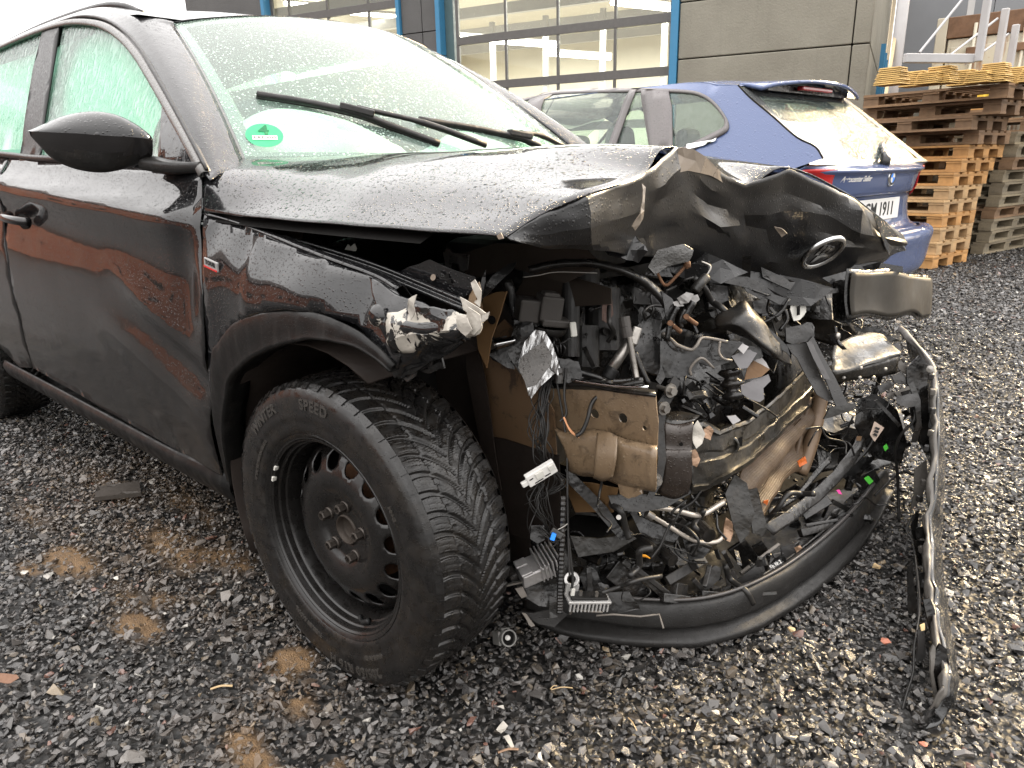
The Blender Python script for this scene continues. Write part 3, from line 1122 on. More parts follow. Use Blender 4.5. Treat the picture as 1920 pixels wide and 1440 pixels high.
def box_mesh(size, seed):
    k = (tuple(size), seed)
    if k not in PAL_MESH:
        r = random.Random(seed)
        h = [s / 2 for s in size]
        V = [(i * h[0] + r.uniform(-.003, .003), j * h[1] + r.uniform(-.003, .003), q * h[2] + r.uniform(-.002, .002)) for q in (-1, 1) for i, j in ((-1, -1), (1, -1), (1, 1), (-1, 1))]
        me = bpy.data.meshes.new("plank_shape")
        me.from_pydata(V, [], [(3, 2, 1, 0), (4, 5, 6, 7), (0, 1, 5, 4), (1, 2, 6, 5), (2, 3, 7, 6), (3, 0, 4, 7)])
        me.update(); PAL_MESH[k] = me
    return PAL_MESH[k]


MAT_COPY = {}


def part_box(name, size, loc, wood_key, parent, seed=0, rz=0.0):
    k = (tuple(size), seed, wood_key)
    if k not in MAT_COPY:
        me = box_mesh(size, seed).copy(); me.materials.append(WOODS[wood_key]); MAT_COPY[k] = me
    o = bpy.data.objects.new(name, MAT_COPY[k]); COL.objects.link(o)
    o.parent = parent; o.location = loc; o.rotation_euler = (0, 0, rz)
    return o


PL, PW, PH = 1.2, .8, .1235


def pallet(loc, rz, wd, label, group, scale=1.0, full=True):
    root = thing("wooden_pallet", loc, label, "pallet", group, rz, local=True)
    root.scale = (scale, scale, 1)
    t = .021
    for i, y in enumerate((-.33, 0, .33)):
        w = .13 if i != 1 else .12
        part_box("bottom_board", (PL, w, t), (0, y, t / 2), wd, root, i)
    for x in (-.53, 0, .53):
        for y in (-.33, 0, .33):
            part_box("block", (.14, .125, PH - 3 * t), (x, y, t + (PH - 3 * t) / 2), wd, root, 3)
    for i, x in enumerate((-.53, 0, .53)):
        part_box("cross_board", (.14, PW, t), (x, 0, PH - 1.5 * t), wd, root, 5 + i)
    for i, y in enumerate((-.34, -.17, 0, .17, .34)):
        part_box("deck_board", (PL, .13 if i % 2 == 0 else .10, t), (0, y, PH - t / 2), wd, root, 9 + i)
    return root


def build_pallets():
    base = at(1752, 505, d=7.0)[:2]
    rz = rad(-11)
    fx = np.array([math.cos(rz), math.sin(rz)])
    ord_ = ["lowest", "second lowest", "third lowest", "fourth lowest", "fifth lowest", "sixth lowest", "seventh lowest", "eighth lowest", "ninth lowest"]
    # fresh stack: right front corner of each layer as seen in the photograph
    corner = [(1746, 497), (1752, 470), (1757, 444), (1762, 418), (1766, 392), (1775, 366), (1786, 338), (1800, 312), (1817, 284)]
    z = 0.0
    d0 = 6.9
    for i, (px, py) in enumerate(corner):
        p = at(px, 505 - i * 26, d=d0)[:2]
        c = p - fx * .60 + np.array([-math.sin(rz), math.cos(rz)]) * .40
        wd = 'orange' if i >= 6 else ('tan' if i % 3 else 'orange')
        a = rz + random.uniform(-.03, .03)
        colr = {'orange': 'orange fresh', 'tan': 'tan'}[wd]
        pallet((c[0], c[1], z), a, wd, f"{colr} wooden pallet, {ord_[i]} in the stack right of the blue car", "pallets stacked behind the blue car")
        z += PH + .004
    top_c = [(1835, 262, 'brown', "grey brown pallet with pale top board resting on the orange pallets"), (1822, 240, 'brown', "weathered pallet pushed left, third from the top of the stack"),
             (1868, 215, 'brown', "dark weathered pallet just below the thick top pallet"), (1880, 186, 'brown', "thick brown pallet on top carrying the yellow pressed wood feet")]
    for i, (px, py, wd, lb) in enumerate(top_c):
        p = at(px, py + 10, d=d0 - .1 - .12 * i)[:2]
        c = p - fx * .62 + np.array([-math.sin(rz), math.cos(rz)]) * .40
        pallet((c[0], c[1], z), rz + random.uniform(-.025, .025), wd, lb, "pallets stacked behind the blue car", 1.0 + .03 * i)
        z += PH + .004
    ztop = z
    topc = c
    # grey stack behind, short ends to the yard
    gp = at(1838, 500, d=7.9)
    gb = gp[:2]
    z = 0
    n_ = ["lowest", "second", "third", "fourth", "fifth", "sixth", "seventh", "eighth", "ninth", "tenth", "eleventh", "twelfth", "topmost"]
    for i in range(10):
        c = gb + np.array([-math.sin(rz), math.cos(rz)]) * .60 + fx * (-.36 + .012 * i + random.uniform(-.02, .02))
        pallet((c[0], c[1], z), rz + rad(90) + random.uniform(-.04, .04), 'grey' if i not in (3, 7) else 'brown', f"weathered grey pallet, {n_[i]} from the ground in the rear stack by the container", "grey pallets in the rear stack")
        z += PH + .004
    for i, (nm, wd) in enumerate((("lowest", 'brown'), ("middle", 'brown'), ("topmost", 'orange'))):
        c = gb + np.array([-math.sin(rz), math.cos(rz)]) * .75 + fx * (.10 + random.uniform(-.03, .03))
        pallet((c[0], c[1], z), rz + random.uniform(-.03, .03), wd, f"{nm} of three pallets lying crosswise on the grey rear stack at the photo's right margin", "pallets across the rear stack")
        z += PH + .004
    return ztop, topc, rz, fx


Z_TOP, TOP_C, PAL_RZ, PAL_FX = build_pallets()


def build_top_load():
    ey = np.array([-math.sin(PAL_RZ), math.cos(PAL_RZ)])
    # nested pressed-wood pallets turned over: feet stand up as ridged cones
    k = 0
    for (px, nm, layers) in ((1652, "ridged stack of yellow pressed wood feet at the left on the top pallet", 9), (1745, "ridged stack of yellow pressed wood feet in the middle of the top pallet", 9),
                             (1846, "large ridged stack of yellow pressed wood feet at the right end of the top pallet", 10)):
        p = at(px, 150, d=6.35)
        root = thing("pressed_wood_feet", (p[0], p[1], Z_TOP), nm, "stack", "pressed wood feet on the top pallet")
        for (dx, dy, sc, ly) in ((.02, .16, 1.0, layers), (.24, .40, .8, layers - 3), (.06, .52, .9, layers - 1)):
            for i in range(ly):
                w = (.25 - .007 * i) * sc
                mb = MB()
                c = np.array([p[0], p[1], Z_TOP + .0105 + i * .0165])
                c[:2] += PAL_FX * (dx + random.uniform(-.006, .006)) + ey * dy
                mb.box(c, (w, w * .8, .0125), rotz(PAL_RZ + random.uniform(-.05, .05)), taper=.93)
                mb.build("foot_layer", WOODS['chip'], root, bev=.003)
        k += 1
    # steel stillage frames lying on the stack
    st = M['steel_white']
    zt = Z_TOP + .17
    labels = ["galvanised rack frame with diagonal brace standing left on the pallet stack", "second rack frame behind it, its post ending short of the roof edge", "shortest rack frame at the right with a post before the container door"]
    for i, (px, ptop, dd) in enumerate(((1832, -60, 6.3), (1868, 22, 6.7), (1892, 50, 7.1))):
        b = at(px, 128, d=dd); b[2] = zt
        t_ = at(px + 10, ptop, d=dd); h = t_[2]
        root = thing("rack_frame", b, labels[i], "rack", "rack frames on the pallets")
        mb = MB(); mb.box([b[0], b[1], (zt + h) / 2], (.06, .05, h - zt), rotz(PAL_RZ)); mb.build("post", st, root, bev=.008)
        a = at(px - 138 + 16 * i, 124 - 3 * i, d=dd - .1); a[2] = zt + .0
        e2 = np.array([b[0], b[1], zt + .02])
        if i < 1:
            mb = MB(); mb.bar(a + [0, 0, .03], e2 - np.array([PAL_FX[0] * .045, PAL_FX[1] * .045, -.01]), .05, .075); mb.build("base_rail", st, root, bev=.008)
        mb = MB(); mb.tube([a + [PAL_FX[0] * .12, PAL_FX[1] * .12, .06], e2 + [-.05, -.02, min(.75, h - zt - .1)]], .011, 8); mb.build("brace", st, root)
    # yellow machine part and blue can seen through the gaps
    p = at(1800, 192, d=8.6)
    mb = MB(); mb.box(p, (.62, .3, .20), rotz(PAL_RZ)); mb.box(p + [0, 0, .13], (.3, .2, .06), rotz(PAL_RZ)); mb.box(p + np.array([.2, 0, .12]), (.08, .2, .08), rotz(PAL_RZ))
    tag(mb.build("yellow_crate", simple("yellow plastic", (.72, .47, .06), .5, 0, .5, .1, 10), None, bev=.01), "yellow plastic crate seen through the gaps of the top pallet", "crate")
    p = at(1888, 196, d=8.3)
    mb = MB(); mb.box(p + [0, 0, -.06], (.26, .3, .14), rotz(PAL_RZ)); mb.box(p + [0, 0, .085], (.28, .3, .145), rotz(PAL_RZ), mi=1)
    ob = mb.build("tub", [simple("yellow tub", (.75, .42, .05), .5), simple("pale cyan tub lid", (.30, .58, .58), .5)], None, bev=.01)
    tag(ob, "yellow tub with pale cyan lid between the pallets and the container", "tub")


build_top_load()

# ------------------------------------------------------------------ blue estate car, parked nose to the left
B_HEAD = rad(174)
BF = np.array([math.cos(B_HEAD), math.sin(B_HEAD), 0]); BL = np.array([-math.sin(B_HEAD), math.cos(B_HEAD), 0])
B_O = at(1675, 325, d=3.62) - BF * .05; B_O[2] = 0
BW = np.array([(.18, .80), (.35, .865), (.55, .895), (.70, .905), (.80, .90), (.90, .885), (.955, .868), (.985, .845), (1.0, .838), (1.30, .665), (1.36, .632), (1.40, .605), (1.43, .57), (1.455, .50), (1.48, .40)])


def b_half(u, w):
    h = np.interp(w, BW[:, 0], BW[:, 1])
    if u < 1.1: h *= 1 - .15 * ((1.1 - u) / 1.1) ** 2
    if u > 3.6: h *= 1 - .16 * ((u - 3.6) / .9) ** 2
    return h


UG = None


def b_edge(w):
    """Where the side of the body ends at the tail: distance forward and half width."""
    ug = float(np.interp(w, UG[:, 0], UG[:, 1]))
    return ug, b_half(ug, w)


def b_rear(v, w):
    u0 = float(np.interp(w, [.25, .5, .60, .655, .67, .70, .845, .86, .95, .975, .985, 1.0, 1.36, 1.42], [.10, .03, .0, .01, .085, .115, .105, .07, .055, .03, .06, .115, .56, .64]))
    ug, hv = b_edge(w)
    k = min(1.15, abs(v) / hv)
    return u0 + max(.02, ug - u0) * k ** 3.2


def b_ray(px, py):
    r = ray(px, py); p = CAM_LOC - B_O
    return np.array([p @ BF, p @ BL, p[2]]), np.array([r @ BF, r @ BL, r[2]])


def b_side(px, py):
    o, d = b_ray(px, py); v = .86
    for _ in range(50):
        t = (v - o[1]) / d[1]; q = o + t * d
        v = .5 * v + .5 * b_half(q[0], q[2])
    return q[0], q[2]


def b_back(px, py):
    o, d = b_ray(px, py)
    g = lambda t: (lambda q: q[0] - b_rear(q[1], q[2]))(o + t * d)
    ts = np.linspace(2.4, 5.4, 240); lo = hi = None
    for a, b in zip(ts[:-1], ts[1:]):
        if g(a) <= 0 < g(b): lo, hi = a, b; break
    if lo is None:
        q = o + 3.7 * d; return q[1], q[2]
    for _ in range(30):
        m_ = (lo + hi) / 2
        if g(m_) > 0: hi = m_
        else: lo = m_
    q = o + lo * d
    return q[1], q[2]


def build_blue():
    root = thing("estate_car", B_O, "blue estate car parked with its rear towards the pallets behind the wreck", "car", None, B_HEAD, local=True)
    kw = dict(parent=root, local=True)
    S = lambda off: (lambda u, w: (u, b_half(u, w) + off, w))
    SR = lambda off: (lambda u, w: (u, -b_half(u, w) - off, w))
    K = lambda off: (lambda v, w: (b_rear(v, w) - off, v, w))
    trim_px = [(974, 188), (1040, 172), (1097, 168), (1212, 167), (1290, 170), (1322, 178), (1345, 196), (1364, 224), (1367, 240), (1360, 250), (1338, 262)]
    trim = [b_side(*p) for p in trim_px]
    bw = .975
    front = [(trim[0][0] + .55, 1.12), (trim[0][0] + .95, bw)]
    tail = [(trim[-1][0] + .28, bw + .012)]
    dlo = list(map(tuple, spline(trim, 3))) + tail + [front[1], front[0]]
    gate_px = [(1384, 160), (1405, 182), (1447, 217), (1493, 257), (1528, 275), (1543, 297)]
    gate = [b_side(*p) for p in gate_px]
    global UG
    UG = np.array(sorted([(.2, .24), (.66, .24), (.78, .30), (.93, .30)] + [(w, u) for u, w in gate]))
    roofw = 1.435
    g0, gw = gate[0]
    RH = lambda u: float(np.interp(u, [g0, g0 + .30, 1.6, 2.1, 2.5, 2.9], [gw, roofw - .006, roofw, roofw - .012, roofw - .055, roofw - .11]))
    print('gate top', g0, gw)
    side = list(gate) + [(.30, .955), (.30, .78), (.24, .66), (.22, .26), (.55, .22), (4.2, .22), (4.42, .5), (4.3, .72), (3.2, .93), (dlo[0][0] + .5, 1.10), (dlo[0][0] + .10, 1.30), (2.5, RH(2.5)), (2.1, RH(2.1)), (1.6, RH(1.6)), (g0 + .30, RH(g0 + .30)), (g0 + .12, RH(g0 + .12))]
    whl = lambda u: [(u + .345 * math.cos(t), .33 + .345 * math.sin(t)) for t in np.linspace(0, 2 * math.pi, 28, endpoint=False)]
    side_r = [(u + (.14 if u < .66 and w > .8 else 0), w) for u, w in side]
    for F, sd_ in ((S(0), side), (SR(0), side_r)):
        sheet("body_side", sd_, .05, F, M['blue_paint'], holes=[dlo], **kw)
    # doors lines as narrow dark gaps are left to the trim; window trim ring
    cen = np.mean(np.array(dlo), 0)
    inner = [(cen[0] + (p[0] - cen[0]) * .955, cen[1] + (p[1] - cen[1]) * .85) for p in dlo]
    for F in (S(.004), SR(.004)):
        sheet("window_trim", dlo, .05, F, M['grey_trim'], holes=[inner], solid=.012, **kw)
    # pillars and panes
    def seg(pxs): return [b_side(*p) for p in pxs]
    pill = [seg([(1022, 174), (1052, 172), (1014, 250), (985, 250)]), seg([(1184, 169), (1196, 169), (1150, 292), (1136, 292)]), seg([(1205, 168), (1256, 170), (1262, 200), (1264, 285), (1222, 290)])]
    for F in (S(.010), SR(.010)):
        for q in pill:
            sheet("pillar", q, .05, F, M['grey_trim'], solid=.01, **kw)
        sheet("side_pane", inner, .06, (lambda F=F: (lambda u, w: (lambda a: (a[0], a[1] * .985, a[2]))(F(u, w))))(), M['bmw_glass'], **kw)
    # door shut lines
    for pts in ([(1212, 170), (1222, 290), (1228, 330), (1250, 380)], [(1046, 173), (1008, 250), (1000, 330), (1000, 420)]):
        q = [b_side(*p) for p in pts]; mb = MB(); mb.tube(spline([(u, b_half(u, w) + .001, w) for u, w in q], 5), .004, 6); mb.build("door_seam", M['void'], **kw)
    # bright strip under the rear pane
    q = seg([(1290, 270), (1338, 262), (1346, 258), (1343, 264), (1320, 273), (1290, 280)])
    sheet("chrome_strip", q, .03, S(.012), M['chrome'], **kw)
    # roof
    us = [g0 - .01, g0 + .12, g0 + .30, 1.6, 2.1, 2.5, 2.9]
    P = []
    for u in us:
        crown = .030
        wr = RH(u) - .004
        hw = b_half(u, wr)
        P.append([(u, hw * k, wr + crown * (1 - abs(k) ** 2.2)) for k in (1, .85, .5, 0, -.5, -.85, -1)])
    grid("roof", P, 4, 4, M['blue_roof'], solid=.004, **kw)
    # spoiler over the rear window
    P = []
    for f in (0, .5, 1):
        row = []
        for k in (-1, -.8, -.4, 0, .4, .8, 1):
            v = -k * .55
            ue = gate[0][0] + .02
            drop = .02 * abs(k) ** 4
            row.append((ue - f * .20 + .08 * f * k * k, v, gw + .028 * (1 - abs(k) ** 2.4) - .010 * f * f - drop * f))
        P.append(row)
    grid("roof_spoiler", P, 4, 4, M['blue_roof'], solid=.016, off=-1, **kw)
    mb = MB(); mb.box((gate[0][0] - .07, 0, gw - .006), (.02, .90, .030)); mb.build("spoiler_shade", M['plastic'], **kw)  # black strip stands in for the shade under the spoiler
    mb = MB(); mb.box((gate[0][0] - .105, 0, gw + .000), (.035, .34, .022)); mb.build("brake_light", M['red_lamp'], bev=.006, **kw)
    # tailgate
    ws = [.66, .672, .70, .78, .845, .857, .90, .95, .974, .986, 1.0]
    P = [[(b_rear(k * b_edge(w)[1], w), k * b_edge(w)[1], w) for k in np.linspace(.985, -.985, 19)] for w in ws]
    grid("tailgate", P, 3, 2, M['blue_plain'], smooth_ctrl=False, solid=.004, **kw)
    wt = gw - .012
    rowsw = np.linspace(1.0, wt, 7)
    pane = lambda k, w, off: (b_rear(k * b_edge(w)[1], w) - off, k * b_edge(w)[1], w)
    grid("rear_pane", [[pane(k, w, .002) for k in np.linspace(-.99, .99, 15)] for w in rowsw], 2, 2, M['bmw_rear'], **kw)
    for (k0, k1, f0, f1) in ((-.99, .99, .90, 1.0), (-.99, .99, 0, .06), (.84, .99, .06, .90), (-.99, -.84, .06, .90)):
        grid("window_border", [[pane(k, 1.0 + (wt - 1.0) * f, .005) for k in np.linspace(k0, k1, 13)] for f in np.linspace(f0, f1, 4)], 2, 2, M['frit'], **kw)
    for s_ in (1,):
        mb = MB(); mb.tube(spline([(u_, s_ * (b_half(u_, w_) - .001), w_) for u_, w_ in gate], 4), .0045, 6); mb.build("tailgate_seam", M['void'], **kw)
    # rear lamps
    for s in (1, -1):
        P = []
        for w in (.83, .88, .94, .985):
            row = [(.55 - (.985 - w) * .9, s * (b_half(.52, w) + .006), w), (.40, s * (b_half(.40, w) + .008), w), (.29, s * (b_half(.29, w) + .004), w), (b_rear(.72, w) - .006, s * .72, w), (b_rear(.62, w) - .008, s * .62, w), (b_rear(.54, w) - .006, s * .54, w)]
            P.append(row)
        grid("rear_lamp", P, 3, 4, M['red_lamp'], flip=s < 0, solid=.008, **kw)
    # bumper
    P = []
    for w, o in ((.40, .05), (.44, .025), (.54, .012), (.62, .0), (.652, .03), (.657, .07)):
        row = [(.75, b_half(.75, min(w, .6)) + .004, w)]
        for v in (.80, .72, .55, .28, 0, -.28, -.55, -.72, -.80):
            row.append((o + .06 * v * v + 2.6 * max(0, abs(v) - .60) ** 2, v, w))
        row.append((.75, -b_half(.75, min(w, .6)) - .004, w))
        P.append(row)
    grid("rear_bumper", P, 3, 4, M['blue_plain'], solid=.004, **kw)
    P = []
    for w, o in ((.22, .16), (.30, .09), (.395, .06)):
        P.append([(.75, b_half(.75, w) - .01, w)] + [(o + .06 * v * v + 2.6 * max(0, abs(v) - .60) ** 2, v, w) for v in (.79, .71, .55, .28, 0, -.28, -.55, -.71, -.79)] + [(.75, -b_half(.75, w) + .01, w)])
    grid("bumper_skirt", P, 3, 4, M['plastic'], solid=.004, **kw)
    # plate, badge, lettering, wiper
    plate = MB(); plate.box((.100, -.0, .775), (.008, .52, .11)); po = plate.build("number_plate", M['label_white'], bev=.003, **kw)
    me = text_mesh("GM 1911", .098, .001, 0, 1.0, .001)
    map_mesh(me, lambda x, y, z: (.095 - z, -x, .773 + y)); finish("lettering", me, M['ink'], po)
    mb = MB(); c = np.array([b_rear(0, .935), 0, .935]); ax = (-1, 0, -.06)
    mb.lathe([(.0, .004), (.0385, .004), (.040, .007), (.043, .006), (.043, 0)], c, ax, 32)
    bo = mb.build("badge", M['chrome'], smooth=True, **kw)
    mb = MB(); mb.lathe([(.026, .0075), (.0385, .0075)], c, ax, 32); mb.build("badge_ring", M['ink'], bo)
    for q in range(4):
        mb = MB(); mb.lathe([(.0, .0085), (.0255, .0085)], c, ax, 8, math.pi / 2 * q, math.pi / 2 * (q + 1)); mb.build("badge_quarter", M['blue_plug'] if q % 2 else M['label_white'], bo)
    for i, ch in enumerate("BMW"):
        me = text_mesh(ch, .013, .0005, 0, 1, .0004); a = (1 - i) * .62
        map_mesh(me, lambda x, y, z, a=a: (c[0] - .0085 - z, -(x * math.cos(a) - (y + .032) * math.sin(a)), c[2] + x * math.sin(a) + (y + .032) * math.cos(a))); finish("badge_letter", me, M['label_white'], bo)
    me = text_mesh("Autocenter Seiler", .036, .001, .25, .95, .0008)
    map_mesh(me, lambda x, y, z: (b_rear(.36 - x, .935 + y) - .003 - z, .36 - x, .935 + y)); finish("lettering", me, M['label_white'], root, local=True)
    mb = MB(); p = b_rear(0, 1.0)
    mb.tube([(p - .012, 0, .985), (p - .02, 0, 1.02), (p + .00, -.02, 1.05)], [.028, .026, .02], 10)
    mb.tube([(p + .01, -.02, 1.04), (b_rear(-.25, 1.10) - .02, -.25, 1.10), (b_rear(-.42, 1.13) - .015, -.42, 1.13)], .010, 8)
    mb.build("rear_wiper", M['plastic'], smooth=True, **kw)
    # front end, screen, floor, wheels (mostly behind the wreck)
    P = [[(u, v, z + .03 * (1 - (v / .75) ** 2)) for v in (.75, .4, 0, -.4, -.75)] for u, z in ((3.15, .93), (3.6, .90), (4.1, .82), (4.42, .66), (4.50, .45), (4.48, .22))]
    grid("bonnet", P, 4, 4, M['blue_roof'], solid=.003, **kw)
    P = [[(u + .10 * (1 - (k / 1) ** 2), k * hw, z) for k in (1, .5, 0, -.5, -1)] for u, z, hw in ((3.15, .95, .74), (2.85, 1.16, .67), (2.45, 1.37, .58))]
    grid("windscreen", P, 4, 4, M['bmw_glass'], **kw)
    mb = MB(); mb.box((2.2, 0, .30), (4.0, 1.6, .12)); mb.box((2.2, 0, .55), (3.0, 1.5, .3)); mb.build("floor_pan", M['void'], **kw)
    for (u, v) in ((1.55, .36), (1.55, -.36), (2.55, .36), (2.55, -.36)):
        mb = MB(); mb.box((u, v, .82), (.14, .46, .5), taper=.85); mb.box((u - .02, v, 1.15), (.10, .26, .20), taper=.8); mb.build("seat", M['seat_cloth'], bev=.04, **kw)
    for u in (.84, 3.60):
        for s in (1, -1):
            mb = MB(); mb.lathe([(.20, .10), (.30, .11), (.325, .08), (.33, 0), (.325, -.08), (.30, -.11), (.20, -.10)], (u, s * .76, .33), (0, s, 0), 40)
            w = mb.build("wheel", M['rubber'], smooth=True, **kw)
            mb = MB(); mb.lathe([(.0, .07), (.05, .075), (.18, .06), (.205, .10)], (u, s * .76, .33), (0, s, 0), 32); mb.build("rim", M['silver'], w, smooth=True)
    mb = MB()
    for s in (1, -1): mb.box((2.2, s * .80, .25), (2.2, .06, .12))
    mb.build("sill", M['plastic'], **kw)


M['grey_trim'] = simple("wet grey window trim", (.085, .074, .074), .35, 0, .5, .2, 60, .1, 130)
M['blue_plain'] = paint("blue paint of the rear", (.068, .092, .18), 150, streak=False, strength=.15, big=False)
M['frit'] = simple("wet dark glass border", (.07, .073, .073), .18, 0, .5, .3, 40, .1, 130)
M['bmw_rear'] = glass("wet rear window", (.62, .74, .66), .34, False, 110, .03, (.62, .72, .64), .6, .3)
M['seat_cloth'] = simple("grey seat cloth", (.16, .16, .165), .85, 0, .2, .2, 20)
build_blue()

# ------------------------------------------------------------------ crashed black car
CAR = thing("crashed_car", (-1.0, 0, 0), "black car with a smashed front end, bare steel wheel and torn bumper", "car")
ZH = np.array([(.20, .80), (.24, .830), (.30, .85), (.45, .872), (.60, .883), (.70, .874), (.77, .862), (.82, .862), (.865, .876), (.885, .886), (.897, .882), (.935, .832), (.985, .802), (1.0, .792), (1.05, .775), (1.45, .600), (1.52, .55)])

ZW = np.array([(.45, .872), (.60, .883), (.69, .887), (.73, .8865), (.76, .884), (.785, .879), (.81, .871), (.835, .860), (.86, .847), (.88, .838), (.90, .830), (.935, .818), (.985, .802), (1.0, .792), (1.05, .775), (1.45, .600)])


def k_half(x, z):
    zc = .918 - .057 * (x + .38)
    s = min(1.0, max(0.0, (z - .5) / .3))
    zz = z - s * (zc - .885)
    h = float(np.interp(zz, ZH[:, 0], ZH[:, 1]))
    f = min(1.0, max(0.0, (x + .50) / .14))
    if f > 0 and z > .6:
        h = h * (1 - f) + f * float(np.interp(zz, ZW[:, 0], ZW[:, 1]))
    if x > -.2 and z < 1: h += .004
    return h


def side(px, py):
    y = -.87
    for _ in range(50):
        p = at(px, py, y=y); y = .5 * y - .5 * k_half(p[0], p[2])
    return float(p[0]), float(p[2])


def dent(x, z):
    """Door skin buckles ahead of the hinge line."""
    d = 0.0
    for cx, cz, rx, rz, a, t in ((-.62, .70, .20, .035, .020, -.35), (-.52, .60, .18, .05, -.022, -.35), (-.47, .78, .06, .12, -.012, 0), (-.75, .58, .25, .05, .010, -.3), (-.50, .42, .10, .12, .010, 0), (-.9, .42, .3, .04, -.006, -.2)):
        c, s = math.cos(t), math.sin(t)
        u, w = (x - cx), (z - cz)
        a_, b_ = (c * u + s * w) / rx, (-s * u + c * w) / rz
        d += a * math.exp(-(a_ * a_ + b_ * b_))
    return d + .0022 * noise.noise(Vector((x * 4, z * 5, 0)))


SIDE = lambda off=0.0, dn=False: (lambda x, z: (x, -k_half(x, z) - off - (dent(x, z) if dn else 0), z))
FAR = lambda off=0.0: (lambda x, z: (x, k_half(x, z) + off, z))
PX = lambda pts: [side(*p) for p in pts]


def build_shell():
    gap = .004
    front_line = PX([(380, 402), (378, 450), (380, 550), (386, 650), (398, 780), (412, 850), (424, 898)])
    rear_line = PX([(8, 392), (9, 430), (20, 520), (38, 600), (52, 655), (62, 690)])
    belt = [(-.47, 1.030), (-.73, 1.046), (-1.2, 1.075), (-1.66, 1.090)]
    # front door
    xr = rear_line
    top_r = (xr[0][0] - .03, 1.092)
    o = [(x - gap, z) for x, z in front_line] + [(x + gap, z) for x, z in reversed(xr)] + [(top_r[0] + gap, top_r[1])] + list(reversed(belt[:-1]))
    fd = sheet("front_door", o, .024, SIDE(0, True), M['black_side'], CAR, solid=.003, off=-1)
    # rear door and rear quarter
    o = [(x - gap, z) for x, z in xr] + [(-2.05, .33), (-2.28, .40), (-2.42, .62), (-2.62, .80), (-2.72, .95), (-2.75, 1.13), (top_r[0] - gap, top_r[1])]
    rdn = sheet("rear_door", o, .05, SIDE(), M['black_side'], CAR, solid=.003, off=-1)
    o = [(-2.72, .95), (-2.62, .82), (-2.66, .74), (-2.9, .70), (-3.15, .60), (-3.35, .3), (-3.42, .7), (-3.40, 1.0), (-3.2, 1.13), (-2.755, 1.13)]
    sheet("rear_quarter", o, .05, SIDE(-.002), M['black_side'], CAR, solid=.003, off=-1)
    # sill
    sill_top = [(front_line[-1][0], front_line[-1][1] - .004)] + [(x, .325 + .0 * x) for x in (-.6, -1.0, -1.5, -1.9, -2.2)]
    P = []
    for x in (-.42, -.7, -1.0, -1.4, -1.8, -2.1, -2.25):
        zt = .325 if x < -.5 else .34
        P.append([(x, -k_half(x, zt) + .002, zt), (x, -k_half(x, .30) - .012, .305), (x, -k_half(x, .28) - .010, .275), (x, -.835, .250), (x, -.79, .235), (x, -.70, .225)])
    grid("sill", P, 3, 3, M['cladding'], CAR, solid=.003)
    # door handle in its shell
    hx, hz = side(44, 408)
    mb = MB()
    pts = [(hx - .10, -k_half(hx - .1, hz + .004) - .012, hz + .006), (hx - .06, -k_half(hx, hz) - .038, hz + .003), (hx, -k_half(hx, hz) - .045, hz), (hx + .06, -k_half(hx, hz) - .036, hz - .005), (hx + .092, -k_half(hx + .09, hz - .01) - .012, hz - .010)]
    mb.tube(spline(pts, 5), .0135, 10)
    h = mb.build("door_handle", M['black_gloss'], fd, smooth=True)
    P = [(hx + .055 * math.cos(t), hz - .012 + .024 * math.sin(t)) for t in np.linspace(0, 2 * math.pi, 20, endpoint=False)]
    sheet("handle_recess", P, .015, SIDE(.0035), M['void'], fd)  # flat near-black patch painted for the shaded hollow
    # fender
    top = PX([(380, 402), (440, 418), (520, 449), (600, 481), (690, 521), (740, 545)])
    arch = PX([(745, 690), (720, 668), (700, 652), (655, 610), (600, 588), (540, 580), (480, 589), (440, 606), (412, 640), (398, 668), (396, 700), (400, 780), (414, 850), (426, 890)])
    nose = PX([(752, 560), (768, 590), (760, 640)])
    o = top + nose + arch + [(x + gap, z) for x, z in reversed(front_line)]

    def fend(x, z):
        p = np.array(SIDE(0)(x, z))
        q = .012 * math.exp(-(((x + .02 - .4 * (z - .82)) / .10) ** 2 + ((z - .82) / .05) ** 2)) - .016 * math.exp(-(((x - .17) / .06) ** 2 + ((z - .80) / .08) ** 2))
        q -= .010 * math.exp(-(((x + .30) / .06) ** 2 + ((z - .72) / .07) ** 2))
        p[1] -= q + .0035 * noise.noise(Vector((x * 9, z * 9, 4)))
        return p
    fe = sheet("front_wing", o, .018, fend, M['black_wing'], CAR, solid=.003, off=-1)
    # folded flange along the top of the wing
    T = spline([np.array(fend(*p)) for p in top], 6)
    P = [[p + np.array([0, .000, .001]) for p in T], [p + np.array([0, .012, .006]) for p in T], [p + np.array([0, .020, .001]) for p in T], [p + np.array([0, .030, -.012]) for p in T], [p + np.array([0, .05, -.020]) for p in T]]
    grid("wing_flange", P, 2, 1, M['black_wing'], fe, amp=.0006, freq=30, solid=.002)
    # wheel arch cladding
    outer = PX([(398, 672), (412, 640), (440, 606), (480, 589), (540, 580), (600, 588), (655, 610), (700, 640), (742, 682)])
    inner = PX([(430, 745), (436, 712), (462, 682), (505, 656), (550, 641), (590, 635), (640, 641), (690, 658), (738, 694)])
    lo_o = PX([(396, 700), (402, 790), (430, 905)]); lo_i = PX([(428, 770), (424, 820), (440, 920)])
    O = spline([np.array(SIDE(.001)(*p)) for p in reversed(lo_o)][:2] + [np.array(SIDE(.001)(*p)) for p in outer], 5)
    I = spline([np.array(SIDE(.004)(*p)) for p in reversed(lo_i)][:2] + [np.array(SIDE(.004)(*p)) for p in inner], 5)
    mid = O * .75 + I * .25 + np.array([0, -.004, 0]); mid2 = O * .2 + I * .8 + np.array([0, -.003, 0])
    I2 = I + np.array([0, .05, .004])
